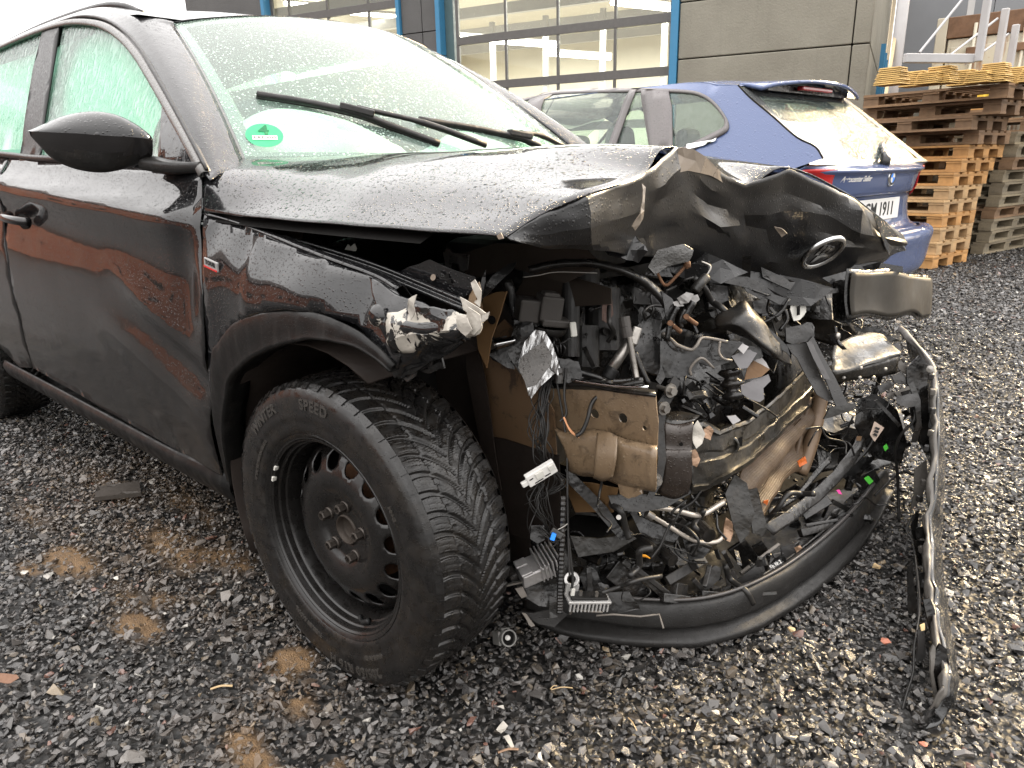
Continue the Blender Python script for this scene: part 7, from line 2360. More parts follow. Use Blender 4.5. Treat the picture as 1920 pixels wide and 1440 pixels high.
def build_bumper():
    G = lambda px, py, z=0.0: at(px, py, z=z)
    bot = [(985, 1152), (1030, 1176), (1090, 1192), (1170, 1204), (1260, 1209), (1330, 1203), (1400, 1182), (1480, 1140), (1560, 1076), (1620, 1008), (1655, 950), (1668, 928)]
    low = [G(*p, .004) for p in bot]
    C = np.mean([low[0], low[-1]], 0)
    dirs = []
    for i, p in enumerate(low):
        q = np.array([p[0] - .20, p[1] - .15, 0.0]) - np.array([.0, .15 * 0, 0]); q[2] = 0
        dirs.append(q / (np.linalg.norm(q) + 1e-9))
    # section: lip, swelling face, top edge, return flange
    up1 = [G(p[0] + dx, p[1] - h, z) for p, h, z, dx in zip(bot, (8, 14, 18, 20, 22, 24, 26, 27, 26, 22, 14, 6), [.03] * 12, [0] * 12)]
    L_ = lambda o, z: [p + d * o + np.array([0, 0, z]) for p, d in zip(low, dirs)]
    rows = [L_(-.02, .0), L_(.006, .0), L_(.012, .003), L_(.012, .010), L_(.008, .015), L_(-.012, .022), L_(-.022, .027), L_(-.024, .031), L_(-.012, .036), L_(-.010, .041), L_(-.014, .066), L_(-.020, .082), L_(-.026, .087), L_(-.040, .089), L_(-.044, .086), L_(-.046, .070)]
    for r in rows[5:]:                                       # torn down at the near end
        r[0] = r[0] * .35 + rows[3][0] * .65 + np.array([0, 0, .004]); r[1] = r[1] * .8 + rows[3][1] * .2
    grid("bumper_skin", rows, 2, 6, M['bumper'], BUMP, amp=.0025, freq=16, seed=4, solid=.003)
    # inner ledge and second strip
    led = [[p - d * .060 + np.array([0, 0, .070]) for p, d in zip(low[2:], dirs[2:])], [p - d * .075 + np.array([0, 0, .060]) for p, d in zip(low[2:], dirs[2:])], [p - d * .095 + np.array([0, 0, .064]) for p, d in zip(low[2:], dirs[2:])]]
    grid("inner_ledge", led, 3, 6, M['plastic_grey'], BUMP, amp=.003, freq=24, seed=7, solid=.003)
    fl = [[p - d * .09 + np.array([0, 0, .040]) for p, d in zip(low[1:], dirs[1:])], [p - d * .30 + np.array([0, 0, .028]) for p, d in zip(low[1:], dirs[1:])]]
    grid("splash_tray", fl, 6, 5, M['plastic_dry'], BUMP, amp=.012, freq=12, seed=8, solid=.003)
    S = spline(np.array(low), 5); D = spline(np.array(dirs), 5)
    T = lambda nm, pts, r, mat, n=6: (lambda mb: mb.tube(pts, r, n) and mb.build(nm, mat, BUMP, smooth=True))(MB())
    T("top_bead", S[12:50] - D[12:50] * .031 + np.array([0, 0, .094]), .0042, M['bead'])
    T("inner_bead", S[14:46] - D[14:46] * .060 + np.array([0, 0, .074]), .0036, M['plastic_grey'])
    # clips and slots along the ledge
    for k in range(15, 52, 3):
        p = S[k] - D[k] * (.075 + .01 * math.sin(k)) + np.array([0, 0, .072])
        tg = S[min(k + 1, len(S) - 1)] - S[k - 1]
        mb = MB(); mb.box(p, (.030 + .01 * math.sin(k * 2), .014, .012), rot_axes(tg)); mb.build("bumper_clip", M['plastic_grey'] if k % 2 else M['plastic'], BUMP, bev=.002)
    # light lip at the left rim of the near section, crack
    T("crack_edge", [at(1068, 1152, d=1.50), at(1078, 1140, d=1.50), at(1096, 1146, d=1.50), at(1130, 1148, d=1.50)], .0020, M['sheen_edge'])
    T("crack_edge", [at(1118, 1154, d=1.50), at(1150, 1152, d=1.51), at(1200, 1156, d=1.52), at(1236, 1152, d=1.53), at(1244, 1178, d=1.50)], .0022, M['sheen_edge'])
    # torn near end
    for i, (pts, dd, mt) in enumerate((([(968, 1098), (1000, 1085), (1046, 1074), (1058, 1100), (1050, 1140), (1010, 1135), (985, 1120)], 1.50, 'plastic'), ([(976, 1148), (1000, 1150), (1050, 1140), (1064, 1152), (1040, 1176), (1010, 1170)], 1.47, 'bumper'), ([(978, 1148), (986, 1150), (1002, 1172), (996, 1174)], 1.46, 'sheen_edge'),
                                       ([(966, 1104), (980, 1100), (988, 1118), (978, 1122)], 1.48, 'sheen_edge'), ([(1085, 1080), (1100, 1062), (1120, 1072), (1132, 1110), (1100, 1112)], 1.55, 'plastic'), ([(1100, 1065), (1108, 1060), (1112, 1110), (1102, 1110)], 1.54, 'plastic_grey'), ([(1120, 1092), (1140, 1096), (1144, 1110), (1128, 1106)], 1.53, 'guide_grey'),
                                       ([(1140, 1110), (1180, 1108), (1200, 1140), (1160, 1150), (1138, 1140)], 1.56, 'plastic'), ([(1030, 1118), (1044, 1122), (1046, 1156), (1030, 1160)], 1.47, 'plastic_dry'))):
        shard("torn_end", P3(pts, d=dd), M[mt], BUMP, .004, .07, seed=80 + i)
    # broken struts and plates inside the shell
    for i, (a, b, w, t_, dd, mt) in enumerate((((1150, 1062), (1236, 1132), .060, .010, 1.60, 'plastic'), ((1166, 1050), (1248, 1122), .012, .020, 1.585, 'plastic_grey'), ((1185, 1060), (1262, 1120), .012, .012, 1.58, 'plastic_dry'), ((1250, 1090), (1300, 1060), .022, .014, 1.60, 'plastic_dry'), ((1300, 1060), (1318, 1050), .022, .02, 1.61, 'plastic_dry'),
                                               ((1262, 1108), (1282, 1112), .04, .02, 1.60, 'plastic_grey'), ((1320, 1100), (1330, 1060), .012, .008, 1.63, 'plastic_grey'), ((1300, 1086), (1330, 1120), .012, .008, 1.62, 'plastic_grey'), ((1240, 1120), (1290, 1126), .02, .02, 1.58, 'plastic_grey'), ((1312, 1118), (1366, 1122), .026, .02, 1.62, 'plastic_grey'),
                                               ((1388, 1075), (1460, 1020), .008, .012, 1.74, 'sheen_edge'), ((1452, 1050), (1490, 1040), .03, .006, 1.8, 'guide_grey'), ((1500, 1000), (1560, 985), .02, .02, 1.9, 'plastic_grey'), ((1510, 985), (1570, 975), .008, .01, 1.9, 'guide_grey'), ((1500, 960), (1550, 930), .05, .008, 1.95, 'plastic'),
                                               ((1560, 940), (1600, 960), .014, .01, 2.0, 'plastic_grey'), ((1380, 1020), (1410, 1060), .05, .008, 1.72, 'plastic'), ((1420, 1020), (1440, 1052), .03, .008, 1.76, 'plastic'))):
        mb = MB(); mb.bar(at(*a, d=dd), at(*b, d=dd + .03), w, t_, up=VIEW(at(*a, d=dd))); mb.build("broken_strut", M[mt], BUMP, bev=.002)
    for i, (pts, dd, mt) in enumerate((([(1358, 1077), (1375, 1068), (1382, 1085), (1439, 1038), (1452, 1046), (1426, 1081), (1401, 1100), (1366, 1115)], 1.69, 'guide_grey'), ([(1312, 1090), (1340, 1060), (1352, 1064), (1350, 1085), (1330, 1104), (1316, 1110)], 1.65, 'plastic_dry'), ([(1463, 1025), (1490, 1018), (1492, 1042), (1466, 1046)], 1.80, 'guide_grey'),
                                       ([(1430, 1060), (1470, 1040), (1480, 1060), (1440, 1080)], 1.76, 'plastic'), ([(1600, 900), (1640, 880), (1650, 900), (1620, 930)], 2.15, 'plastic'), ([(1560, 880), (1600, 850), (1640, 860), (1600, 910)], 2.15, 'plastic'), ([(1540, 1000), (1580, 960), (1600, 965), (1560, 1010)], 1.95, 'plastic'),
                                       ([(1420, 1105), (1480, 1070), (1488, 1080), (1430, 1118)], 1.72, 'plastic_grey'), ([(1340, 1130), (1400, 1110), (1410, 1120), (1350, 1142)], 1.66, 'plastic_dry'))):
        shard("broken_plate", P3(pts, d=dd), M[mt], BUMP, .005, .05, seed=95 + i)
    # printed part sticker
    c = at(1455, 1060, d=1.735); mb = MB(); R = rot_axes(CRT * .85 + CUP * .5, VIEW(c))
    mb.box(c, (.036, .016, .002), R); pl = mb.build("part_sticker", M['plastic_dry'], BUMP)
    me = text_mesh("Klp. Nr. 2", .012, 0, 0, 1, .0006); map_mesh(me, lambda x, y, z: tuple(c + R @ np.array([x * .62, y + .002, 0]) + R[:, 2] * .0016 * (1 if R[:, 2] @ VIEW(c) > 0 else -1))); finish("sticker_lettering", me, M['label_white'], pl)
    # curved inner strips
    rows = [P3([(1440, 980, 1.80), (1495, 942, 1.88), (1545, 900, 1.97), (1588, 852, 2.06), (1606, 818, 2.12)]), P3([(1436, 990, 1.79), (1498, 954, 1.87), (1552, 910, 1.96), (1598, 860, 2.05), (1618, 822, 2.11)]), P3([(1450, 1004, 1.79), (1506, 964, 1.87), (1560, 918, 1.96), (1604, 866, 2.05), (1622, 826, 2.11)])]
    grid("curved_strip", rows, 4, 6, M['plastic_grey'], BUMP, amp=.003, freq=20, solid=.003)
    rows = [P3([(1440, 955, 1.84), (1490, 925, 1.92), (1530, 880, 2.0), (1552, 858, 2.04)]), P3([(1442, 968, 1.83), (1495, 935, 1.91), (1536, 890, 1.99), (1560, 866, 2.03)])]
    grid("curved_strip", rows, 3, 6, M['plastic'], BUMP, solid=.004)
    T("bumper_cable", spline(P3([(1640, 790, 2.16), (1634, 830, 2.12), (1610, 862, 2.08), (1580, 885, 2.05), (1540, 905, 2.02)]), 6), .005, M['plastic_dry'])
    T("bumper_cable", spline(P3([(1716, 770, 2.0), (1712, 790, 2.0), (1690, 815, 2.02), (1678, 845, 2.05), (1682, 880, 2.08), (1684, 920, 2.10), (1686, 980, 2.1)]), 6), .0042, M['wire_black'])
    T("bumper_cable", spline(P3([(1640, 930, 2.1), (1665, 905, 2.1), (1690, 885, 2.1), (1712, 890, 2.06)]), 6), .0035, M['wire_black'])
    # stickers and coloured bits
    shard("barcode_label", P3([(1640, 790), (1658, 802), (1640, 828), (1631, 815)], d=2.05), M['label_pink'], BUMP, .001, 0)
    for k in range(3): shard("barcode_bar", P3([(1642 + 1 * k - 2 * k, 800 + 6 * k), (1650 - 2 * k, 803 + 6 * k), (1648 - 2 * k, 807 + 6 * k), (1640 - 2 * k, 803 + 6 * k)], d=2.045), M['ink'], BUMP, .0006, 0)
    shard("tan_label", P3([(1606, 818), (1616, 818), (1614, 827), (1605, 826)], d=2.08), M['facet_brown'], BUMP, .001, 0)
    shard("green_sticker", P3([(1656, 838), (1662, 832), (1666, 840), (1660, 846)], d=2.06), M['green_tag'], BUMP, .001, 0)
    shard("green_sticker", P3([(1620, 897), (1628, 892), (1638, 902), (1630, 909)], d=2.06), M['green_tag'], BUMP, .001, 0)
    shard("pink_sticker", P3([(1568, 919), (1574, 918), (1579, 927), (1573, 926)], d=2.0), simple("pink sticker", (.75, .06, .32), .5), BUMP, .001, 0)
    for i, pts in enumerate(([(1496, 866), (1510, 856), (1514, 868), (1500, 876)], [(1424, 952), (1432, 938), (1440, 936), (1438, 946), (1426, 958)], [(1490, 1028), (1500, 1022), (1504, 1028), (1494, 1036)])):
        shard("orange_bit", P3(pts, d=1.78), M['orange'] if i < 2 else M['copperish'], BUMP, .004, .12, seed=120 + i)
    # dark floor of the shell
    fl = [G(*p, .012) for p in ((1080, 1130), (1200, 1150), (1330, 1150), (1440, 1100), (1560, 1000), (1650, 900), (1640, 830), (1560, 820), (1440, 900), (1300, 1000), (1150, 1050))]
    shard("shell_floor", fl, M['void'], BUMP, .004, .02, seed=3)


M['bumper'] = simple("grained black bumper plastic", (.0105, .0098, .0092), .5, 0, .5, .3, 20, .10, 240)
M['bead'] = simple("pale top bead", (.045, .041, .039), .35, 0, .5, .3, 40, .1)  # paler line along the bumper's top rim
M['label_pink'] = simple("pinkish paper label", (.42, .33, .27), .6, 0, .3, .08, 30)
build_bumper()


def build_side_strip():
    # upper bumper shell swung out, running from the far side towards the camera
    bot = [(.962, -.255, .0), (.965, -.15, .004), (.945, -.02, .004), (.905, .13, .006), (.870, .26, .008), (.835, .40, .012), (.800, .56, .022), (.765, .72, .05), (.715, .87, .09), (.62, .99, .16)]
    top = [at(1748, 1340, y=-.22), at(1778, 1285, y=-.19), at(1768, 1215, y=-.10), at(1752, 1130, y=.04), at(1745, 1050, y=.16), at(1742, 985, y=.28), at(1752, 900, y=.40), at(1758, 790, y=.55), at(1752, 690, y=.72), at(1692, 612, y=.98)]
    bot, top = np.array(bot), np.array(top)
    out = np.array([.012, .006, 0])
    bot, top = spline(bot, 4), spline(top, 4)
    jr = random.Random(4)
    top[1:-1] += np.array([[jr.gauss(0, .002), jr.gauss(0, .002), jr.gauss(0, .0045)] for _ in range(len(top) - 2)])
    rows = [bot, bot * .7 + top * .3 + out * 1.2, bot * .35 + top * .65 + out * 1.5, top]
    grid("bumper_wing_skin", rows, 4, 2, M['bumper_paint'], BUMP, amp=.004, freq=14, seed=5, solid=.004)
    # folded edge strip
    e1 = top[1:] + np.array([-.006, -.002, .002]); e2 = top[1:] + np.array([-.008, -.005, -.003]) + np.array([[jr.gauss(0, .003), jr.gauss(0, .003), jr.gauss(0, .005)] for _ in range(len(top) - 1)])
    grid("edge_strip", [top[1:], e1, e2, e2 + np.array([-.004, 0, -.010])], 2, 2, M['edge_pale'], BUMP, amp=.004, freq=30, seed=6, solid=.003)
    # ragged inner strip nearer the eye
    P = P3([(1722, 1000, 1.86), (1728, 1050, 1.76), (1736, 1120, 1.62), (1740, 1180, 1.52)]); Q = P3([(1734, 1000, 1.86), (1742, 1050, 1.76), (1750, 1120, 1.62), (1754, 1180, 1.52)])
    grid("edge_strip", [P, Q], 2, 6, M['edge_pale'], BUMP, amp=.004, freq=40, seed=9, solid=.003)
    for i, (pts, dd, mt) in enumerate((([(1700, 690), (1722, 665), (1740, 680), (1744, 760), (1742, 850), (1728, 830), (1712, 780), (1704, 730)], 2.02, 'plastic'), ([(1700, 720), (1710, 716), (1724, 750), (1728, 800), (1718, 830), (1708, 830), (1718, 790), (1712, 750)], 1.99, 'plastic_grey'), ([(1680, 742), (1718, 738), (1722, 760), (1700, 764), (1682, 756)], 1.98, 'guide_grey'),
                                       ([(1676, 736), (1706, 722), (1708, 730), (1682, 744)], 1.99, 'edge_pale'), ([(1660, 738), (1678, 734), (1684, 742), (1664, 746)], 2.0, 'edge_pale'), ([(1690, 735), (1708, 730), (1704, 738), (1692, 742)], 1.97, 'void'), ([(1672, 705), (1690, 698), (1706, 712), (1698, 722), (1676, 718)], 2.03, 'plastic_grey'), ([(1645, 724), (1668, 714), (1674, 726), (1650, 738)], 2.03, 'guide_grey'),
                                       ([(1680, 682), (1690, 676), (1712, 698), (1704, 704), (1686, 692)], 2.04, 'edge_pale'), ([(1666, 650), (1684, 642), (1690, 656), (1672, 664)], 2.02, 'guide_light'), ([(1640, 752), (1646, 750), (1690, 796), (1686, 802)], 2.05, 'plastic_grey'), ([(1640, 740), (1680, 770), (1700, 830), (1690, 870), (1640, 860), (1600, 800), (1610, 750)], 2.12, 'plastic'), ([(1715, 880), (1738, 862), (1742, 900), (1724, 940), (1708, 960), (1712, 930)], 1.96, 'edge_pale'),
                                       ([(1706, 985), (1716, 960), (1722, 962), (1716, 1000), (1724, 1030), (1716, 1030)], 1.86, 'plastic'), ([(1716, 990), (1732, 986), (1734, 1012), (1718, 1010)], 1.84, 'plastic_dry'), ([(1714, 1012), (1736, 1014), (1740, 1060), (1722, 1060)], 1.78, 'plastic'), ([(1703, 1060), (1712, 1050), (1718, 1140), (1710, 1180), (1703, 1150)], 1.68, 'plastic_grey'),
                                       ([(1722, 1075), (1742, 1070), (1746, 1110), (1726, 1112)], 1.68, 'plastic_dry'), ([(1730, 1125), (1742, 1122), (1754, 1160), (1760, 1200), (1752, 1210), (1738, 1170)], 1.52, 'plastic'), ([(1722, 1182), (1734, 1180), (1734, 1230), (1726, 1240), (1718, 1238)], 1.50, 'guide_grey'), ([(1724, 1172), (1732, 1168), (1732, 1180), (1726, 1182)], 1.49, 'tan'),
                                       ([(1748, 1230), (1760, 1205), (1774, 1215), (1782, 1280), (1778, 1320), (1760, 1325), (1752, 1290), (1746, 1250)], 1.40, 'plastic'), ([(1744, 1225), (1752, 1210), (1756, 1215), (1750, 1260), (1758, 1310), (1752, 1312), (1744, 1260)], 1.39, 'edge_pale'), ([(1728, 1358), (1746, 1332), (1772, 1326), (1766, 1345), (1750, 1378), (1738, 1386)], 1.36, 'guide_grey'))):
        shard("torn_inner_piece", P3(pts, d=dd), M[mt], BUMP, .004, .06, seed=130 + i)
    for k, (px, py, dd) in enumerate(((1746, 706, 2.0), (1748, 735, 1.98), (1748, 770, 1.95), (1746, 812, 1.92), (1738, 840, 1.92), (1732, 905, 1.92), (1724, 935, 1.92), (1728, 1030, 1.78), (1734, 1095, 1.66))):
        c = at(px, py, d=dd); mb = MB(); mb.box(c, (.014, .014, .018), rotz(.4 * k)); mb.build("bumper_clip", M['edge_pale'] if k % 2 else M['guide_grey'], BUMP, bev=.003)
    T = lambda nm, pts, r, mat, n=6: (lambda mb: mb.tube(spline(P3(pts), 6), r, n) and mb.build(nm, mat, BUMP, smooth=True))(MB())
    T("torn_wire", [(1712, 965, 1.90), (1700, 995, 1.84), (1712, 1020, 1.80), (1720, 1090, 1.68), (1722, 1170, 1.55), (1714, 1210, 1.50), (1712, 1260, 1.46), (1700, 1300, 1.42), (1692, 1330, 1.40)], .0024, M['wire_black'])
    T("torn_wire", [(1716, 1040, 1.76), (1724, 1110, 1.64), (1724, 1150, 1.57), (1716, 1200, 1.51)], .0016, M['edge_pale'])
    mb = MB(); c = at(1744, 692, d=2.0)
    mb.lathe([(0, .006), (.010, .004), (.010, -.004)], c, VIEW(c), 12); mb.build("bumper_clip", M['silver'], BUMP)


M['bumper_paint'] = paint("black bumper paint", (.008, .008, .008), 220, big=False, strength=.4)
M['edge_pale'] = simple("pale wet plastic edge", (.085, .078, .070), .45, 0, .5, .3, 50, .15)
M['tan'] = simple("tan clip", (.55, .42, .22), .5)
build_side_strip()


# ------------------------------------------------------------------ small dark fragments packed in the bay (too small to pick singly)
def build_fragments():
    rr = random.Random(21)
    mb = MB()
    zones = [((1080, 540), (1240, 700), 1.55, 26), ((1240, 500), (1480, 620), 1.66, 40), ((1250, 700), (1420, 790), 1.56, 34), ((1060, 920), (1340, 1060), 1.60, 46), ((1100, 1040), (1440, 1130), 1.66, 40), ((1480, 780), (1700, 860), 2.2, 34), ((1440, 900), (1640, 1000), 2.05, 40), ((1560, 700), (1700, 780), 2.15, 26), ((1480, 500), (1640, 620), 1.95, 26)]
    for (a, b, d, n) in zones:
        for k in range(int(n * .65)):
            px, py = rr.uniform(a[0], b[0]), rr.uniform(a[1], b[1])
            c = at(px, py, d=d + rr.uniform(-.05, .12))
            if c[2] < .02: c = at(px, py, z=rr.uniform(.02, .06))
            ax = np.array([rr.gauss(0, 1), rr.gauss(0, 1), rr.gauss(0, 1)])
            R = rot_axes(ax, (rr.gauss(0, 1), rr.gauss(0, 1), 1))
            t = rr.random()
            mi = 0 if rr.random() < .72 else (1 if rr.random() < .8 else 2)
            if t < .45: mb.box(c, (rr.uniform(.02, .07), rr.uniform(.006, .026), rr.uniform(.002, .006)), R, mi, rr.uniform(.5, 1))
            elif t < .7: mb.box(c, (rr.uniform(.012, .03), rr.uniform(.008, .02), rr.uniform(.006, .016)), R, mi, rr.uniform(.6, 1))
            elif t < .85: mb.cyl(c - R[:, 0] * .03, c + R[:, 0] * rr.uniform(.01, .04), rr.uniform(.004, .014), 10, None, mi)
            else:
                q = [c + R @ np.array([.03 * i, .02 * math.sin(i * 1.3 + k), .012 * math.cos(i * 2.1)]) for i in range(-2, 3)]
                mb.tube(spline(q, 4), rr.uniform(.0015, .004), 6, True, 0)
    mb.build("debris", [M['plastic'], M['plastic_grey'], M['plastic_olive']], CAR, kind="stuff", bev=.0015)


build_fragments()


def build_tangle():
    rr = random.Random(33)
    pts = [(1090, 560), (1140, 640), (1210, 600), (1260, 560), (1300, 520), (1330, 600), (1400, 560), (1450, 600), (1420, 680), (1330, 720), (1280, 740), (1340, 770), (1400, 740), (1450, 700), (1120, 950), (1180, 1010), (1250, 960), (1300, 1040), (1360, 1060), (1240, 1080), (1420, 980), (1500, 930), (1560, 860), (1600, 780), (1640, 740), (1540, 800), (1180, 1080), (1330, 960)]
    for k in range(34):
        a = rr.choice(pts); q = [np.array(a, float)]
        ang = rr.uniform(0, 6.28)
        for _ in range(rr.randint(3, 5)):
            ang += rr.gauss(0, .7); q.append(q[-1] + rr.uniform(18, 42) * np.array([math.cos(ang), math.sin(ang) * .8]))
        d0 = 1.40 + max(0, (a[0] - 1250)) * .0019 + rr.uniform(-.02, .06)
        P = [at(p[0], p[1], d=d0 + .02 * math.sin(i * 2 + k)) for i, p in enumerate(q)]
        if min(p[2] for p in P) < .03: continue
        mb = MB(); r_ = rr.choice([.0014, .002, .0028, .0045, .007])
        mb.tube(spline(P, 5), r_, 7)
        mb.build("hose" if r_ > .004 else "cable", M['wire_black'] if rr.random() < .75 else M['plastic_grey'], CAR, smooth=True)
    # crushed black sheets behind the loose pieces
    for k, (x0, y0, x1, y1, d0) in enumerate(((1060, 520, 1260, 720, 1.66), (1240, 470, 1480, 640, 1.84), (1230, 620, 1420, 800, 1.66), (1040, 900, 1340, 1090, 1.68), (1480, 770, 1690, 880, 2.34), (1440, 520, 1600, 640, 2.0), (1100, 1030, 1420, 1140, 1.78))):
        P = [[at(x0 + (x1 - x0) * j / 4, y0 + (y1 - y0) * i / 3, d=d0 + rr.uniform(-.05, .05) + max(0, (x1 - x0) * j / 4) * .0008) for j in range(5)] for i in range(4)]
        for row in P:
            for p in row: p[2] = max(p[2], .015)
        G = grid_mesh(P, 2, 2, False); G = rough(G, .03, 16, 40 + k); G = grid_mesh(G, 2, 2, False)
        G[..., 2] = np.maximum(G[..., 2], .012)
        crease(mk("crushed_sheet", G.reshape(-1, 3), grid_faces(*G.shape[:2]), M['plastic_olive'] if k % 2 else M['plastic'], CAR, smooth=True, solid=.003), 14)


build_tangle()


def build_plate():
    # front number plate, bent on its torn holder under the bonnet edge; blank
    a, b = at(1596, 548, d=1.78), at(1752, 558, d=2.13)
    ex = b - a; L = np.linalg.norm(ex); ex /= L
    up = np.array([-.18, .05, 1.0]); up -= ex * (up @ ex); up /= np.linalg.norm(up); n = np.cross(ex, up)
    if n @ (CAM_LOC - a) < 0: n = -n
    def pt(s, t, o): return a + ex * s * L + up * t + n * (o * 1.3 + .018 * math.sin(s * 3.0) - .02 * s * s)
    for nm, o, w, mt, s0, s1 in (("plate_holder", 0, .062, M['plastic'], -.02, 1.02), ("number_plate", .006, .054, M['plate_pale'], .0, 1.0)):
        P = [[pt(s0 + (s1 - s0) * i / 8, t, o) for i in range(9)] for t in (-w, -w * .4, w * .4, w)]
        grid(nm, P, 3, 3, mt, BUMP, amp=.014, freq=7, seed=3, solid=.0015)
    shard("grille_bar", P3([(1566, 500), (1640, 492), (1690, 500), (1690, 512), (1640, 506), (1570, 514)], d=1.9), M['plastic'], CAR, .005, .04, seed=171)
    shard("grille_bar", P3([(1560, 530), (1610, 520), (1612, 590), (1590, 610), (1562, 600)], d=1.86), M['plastic'], CAR, .005, .06, seed=172)
    shard("grille_bar", P3([(1500, 552), (1570, 540), (1572, 548), (1502, 562)], d=1.8), M['plastic_grey'], CAR, .004, .04, seed=173)


M['plate_pale'] = simple("dirty pale number plate", (.028, .0245, .0195), .5, 0, .25, .2, 8, .05)
build_plate()


# ------------------------------------------------------------------ loose things on the gravel
def build_loose():
    # finned silver module leaning beside the tyre
    c = at(1000, 1066, d=1.50); root = thing("finned_module", c, "silver aluminium module with cast fins lying beside the tyre", "module")
    ax = CRT * .90 + CUP * .34 + CM[2] * .2; R = rot_axes(ax, CUP * .8 - CM[2] * .6 - CRT * .3)
    mb = MB(); mb.box(c, (.070, .058, .030), R, taper=.86); mb.build("case", M['cast'], root, bev=.003)
    for k in range(6):
        mb = MB(); mb.box(c + R @ np.array([.010 + .0085 * k, 0, .006]), (.0035, .062, .046), R); mb.build("fin", M['cast'], root, bev=.001)
    for k, (dx, dy) in enumerate(((-.022, .012), (-.020, -.014))):
        mb = MB(); mb.box(c + R @ np.array([dx, dy, .017]), (.026, .022, .006), R); mb.build("raised_pad", M['cast'], root, bev=.002)
    mb = MB(); mb.box(c + R @ np.array([-.045, .01, .0]), (.018, .03, .018), R); mb.build("socket", M['plastic_grey'], root, bev=.003)
    mb = MB(); mb.bar(at(945, 1098, d=1.48), at(1000, 1086, d=1.49), .006, .004); mb.build("pin_strip", M['silver'], root)
    # lamp driver with comb of cooling teeth
    c = at(1102, 1122, d=1.47); root = thing("lamp_driver", c, "white metal lamp driver with comb of cooling teeth and ring bracket on the bumper", "module")
    ax = CRT * .97 - CUP * .06 + CM[2] * .22; R = rot_axes(ax, CUP * .95 - CM[2] * .3)
    mb = MB(); mb.box(c, (.092, .036, .006), R); mb.build("plate", M['chrome_white'], root, bev=.0015)
    mb = MB(); mb.box(c + R @ np.array([0, 0, .006]), (.078, .026, .006), R); mb.build("board", M['plastic_dry'], root, bev=.001)
    f = -1 if R[:, 1] @ VIEW(c) < 0 else 1
    for k in range(11):
        mb = MB(); mb.box(c + R @ np.array([-.040 + .008 * k, f * .0145, -.011]), (.0035, .006, .020), R, taper=1); mb.build("cooling_tooth", M['chrome_white'], root, bev=.0008)
    q = at(1072, 1092, d=1.475); u = VIEW(q) * .8 + CUP * .1 + CRT * -.2
    mb = MB(); mb.lathe([(.0095, .004), (.0155, .004), (.0165, 0), (.0155, -.004), (.0095, -.004), (.0095, .004)], q + CUP * .006, u, 28); mb.box(q - CUP * .014, (.028, .008, .026), R); mb.build("ring_bracket", M['chrome_white'], root, bev=.001)
    for px, py in ((1118, 1118), (1136, 1112), (1088, 1116)):
        mb = MB(); p = at(px, py, d=1.462); mb.cyl(p, p + R[:, 2] * .010, .004, 10); mb.build("screw_post", M['silver'], root)
    mb = MB(); mb.tube(spline(P3([(1066, 1010), (1070, 1050), (1074, 1085), (1072, 1104)], d=1.455), 6), .003, 8); mb.build("lead", M['wire_black'], root)
    mb = MB(); mb.box(at(1074, 1110, d=1.455), (.008, .006, .016), R); mb.build("clip", M['white_plastic'], root, bev=.001)
    # grey round plug on the stones
    c = at(948, 1195, z=.022); root = thing("round_plug", c, "grey round cable plug lying on the gravel before the tyre", "plug")
    u = VIEW(c) * .8 + CRT * .35 + np.array([0, 0, -.1]); u /= np.linalg.norm(u)
    mb = MB(); mb.lathe([(.0155, .018), (.0185, .018), (.0190, .004), (.0170, .0), (.0170, -.022), (.0, -.024)], c, u, 28); mb.build("shell", M['plug_grey'], root, smooth=False)
    mb = MB(); mb.lathe([(.0, .010), (.0155, .010)], c, u, 24); mb.build("inner_face", M['void'], root)
    mb = MB(); mb.lathe([(.0, .017), (.0045, .016), (.006, .010)], c, u, 14); mb.build("pin", M['label_white'], root, smooth=True)
    R = rot_axes(u, CUP)
    mb = MB(); mb.box(c + CRT * -.018 + CUP * -.002 - u * .004, (.034, .006, .030), R); mb.box(c + CUP * .018 - u * .01, (.022, .020, .006), R); mb.build("latch", M['plug_grey'], root, bev=.0015)
    # flat dark slab in the gravel by the sill
    rows = [at(178, 940, z=.006), at(266, 930, z=.006), at(262, 908, z=.010), at(185, 918, z=.008)]
    o = shard("flat_slab", rows, M['slab'], None, .014, .01, seed=3); tag(o, "flat dark slab lying in the gravel beneath the door sill", "slab")
    # bits lying on top
    rr = random.Random(5)
    def chip(nm, px, py, size, mt, lb, cat, flat=.4, seed=0):
        c = at(px, py, z=.012); r2 = random.Random(seed)
        bm = bmesh.new()
        for _ in range(12):
            d = np.array([r2.gauss(0, 1), r2.gauss(0, 1), r2.gauss(0, 1)]); d /= np.linalg.norm(d)
            bm.verts.new(tuple(c + d * np.array([size, size * .75, size * flat]) * r2.uniform(.8, 1.1)))
        r = bmesh.ops.convex_hull(bm, input=bm.verts)
        bmesh.ops.delete(bm, geom=[g for g in r["geom_interior"] if isinstance(g, bmesh.types.BMVert)], context='VERTS')
        me = bpy.data.meshes.new(nm); bm.to_mesh(me); bm.free()
        o = finish(nm, me, mt, None); tag(o, lb, cat)
    pale = simple("pale stone", (.42, .39, .34), .5, 0, .4, .1, 60, .2); red = simple("reddish stone", (.36, .14, .09), .55, 0, .4, .2, 60, .2); tanr = simple("tan stone", (.40, .29, .16), .55, 0, .4, .2, 60, .2)
    chip("red_stone", 1659, 1202, .014, red, "round red stone between the bumper and the torn strip", "stone", .6, 1)
    chip("white_stone", 46, 1073, .014, pale, "largest white stone at the left margin of the gravel", "stone", .3, 2)
    chip("white_stone", 218, 1084, .010, pale, "white chip on dark gravel right of the sand patch", "stone", .5, 3)
    chip("white_stone", 1012, 1418, .010, pale, "oval cream stone at the bottom below the tyre", "stone", .6, 4)
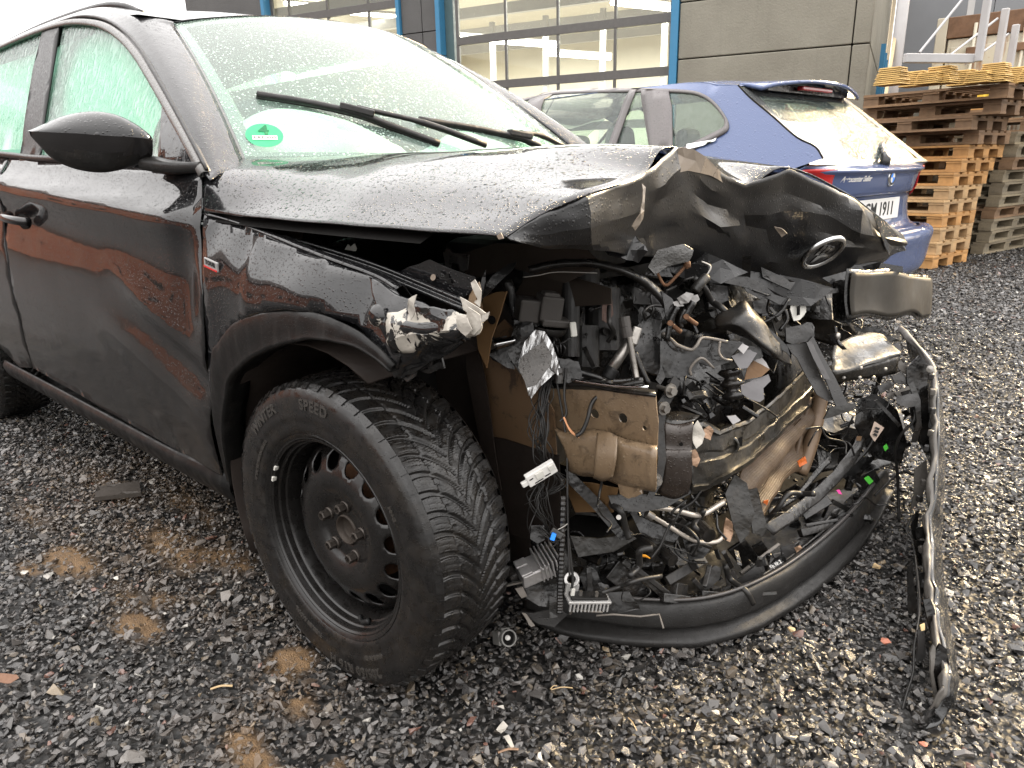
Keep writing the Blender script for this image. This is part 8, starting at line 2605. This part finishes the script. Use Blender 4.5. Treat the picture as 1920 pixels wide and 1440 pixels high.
    chip("white_stone", 1342, 1030 + 305, .009, pale, "pale grey chip near the bottom, right of the middle", "stone", .5, 5)
    chip("tan_stone", 1484, 1180, .011, tanr, "tan stone in the shade of the bumper's front edge", "stone", .6, 6)
    chip("tan_stone", 1644, 1062, .012, tanr, "upright tan stone right of the bumper lip", "stone", .9, 7)
    chip("red_stone", 1730, 1394, .009, red, "red stone under the tip of the torn strip", "stone", .6, 8)
    o = shard("brown_leaf", [at(-4, 1262, z=.016), at(30, 1262, z=.022), at(36, 1272, z=.018), at(20, 1280, z=.016), at(-4, 1276, z=.016)], simple("dry brown leaf", (.15, .08, .05), .6, 0, .3, .3, 60), None, .0006, .1, seed=4); tag(o, "dry brown leaf at the left margin of the gravel", "leaf")
    for i, (a, b, lb) in enumerate((((934, 1411), (972, 1405), "orange brown wood splinter near the bottom edge"), ((1178, 1346), (1194, 1370), "thin pale straw below the bumper"), ((1032, 1292), (1044, 1286), "short dark twig in front of the tyre"), ((1034, 1293), (1074, 1290), "thin grey straw on the shaded gravel"), ((395, 1292), (436, 1286), "thin pale stick left of the tyre"))):
        mb = MB(); p, q = at(*a, z=.016), at(*b, z=.018); mb.tube(spline([p, (p + q) / 2 + [0, 0, .004], q], 4), .0022 if i in (0, 4) else .0011, 6)
        tag(mb.build("splinter", tanr if i else M['copperish'], None), lb, "stick")
    # white shreds of paint on the stones
    for i, pts in enumerate(([(930, 1368), (944, 1352), (952, 1362), (940, 1376)], [(944, 1382), (954, 1378), (964, 1400), (958, 1402)], [(932, 1325), (944, 1322), (946, 1330)])):
        o = shard("paint_shred", [at(*p, z=.016 + .004 * (k % 2)) for k, p in enumerate(pts)], M['torn_white'], None, .001, .1, seed=150 + i)
        tag(o, ["crumpled white paint shred in front of the tyre", "narrow white shred just below the crumpled one", "small white shred above the crumpled one"][i], "shred")


M['chrome_white'] = simple("pale cast metal", (.48, .47, .455), .32, .5, .5, .1, 40, .1)
M['plug_grey'] = simple("grey plug plastic", (.16, .155, .145), .45, 0, .5, .2, 40, .1)
M['slab'] = simple("dark slate slab", (.045, .038, .032), .55, 0, .4, .3, 20, .3)
build_loose()
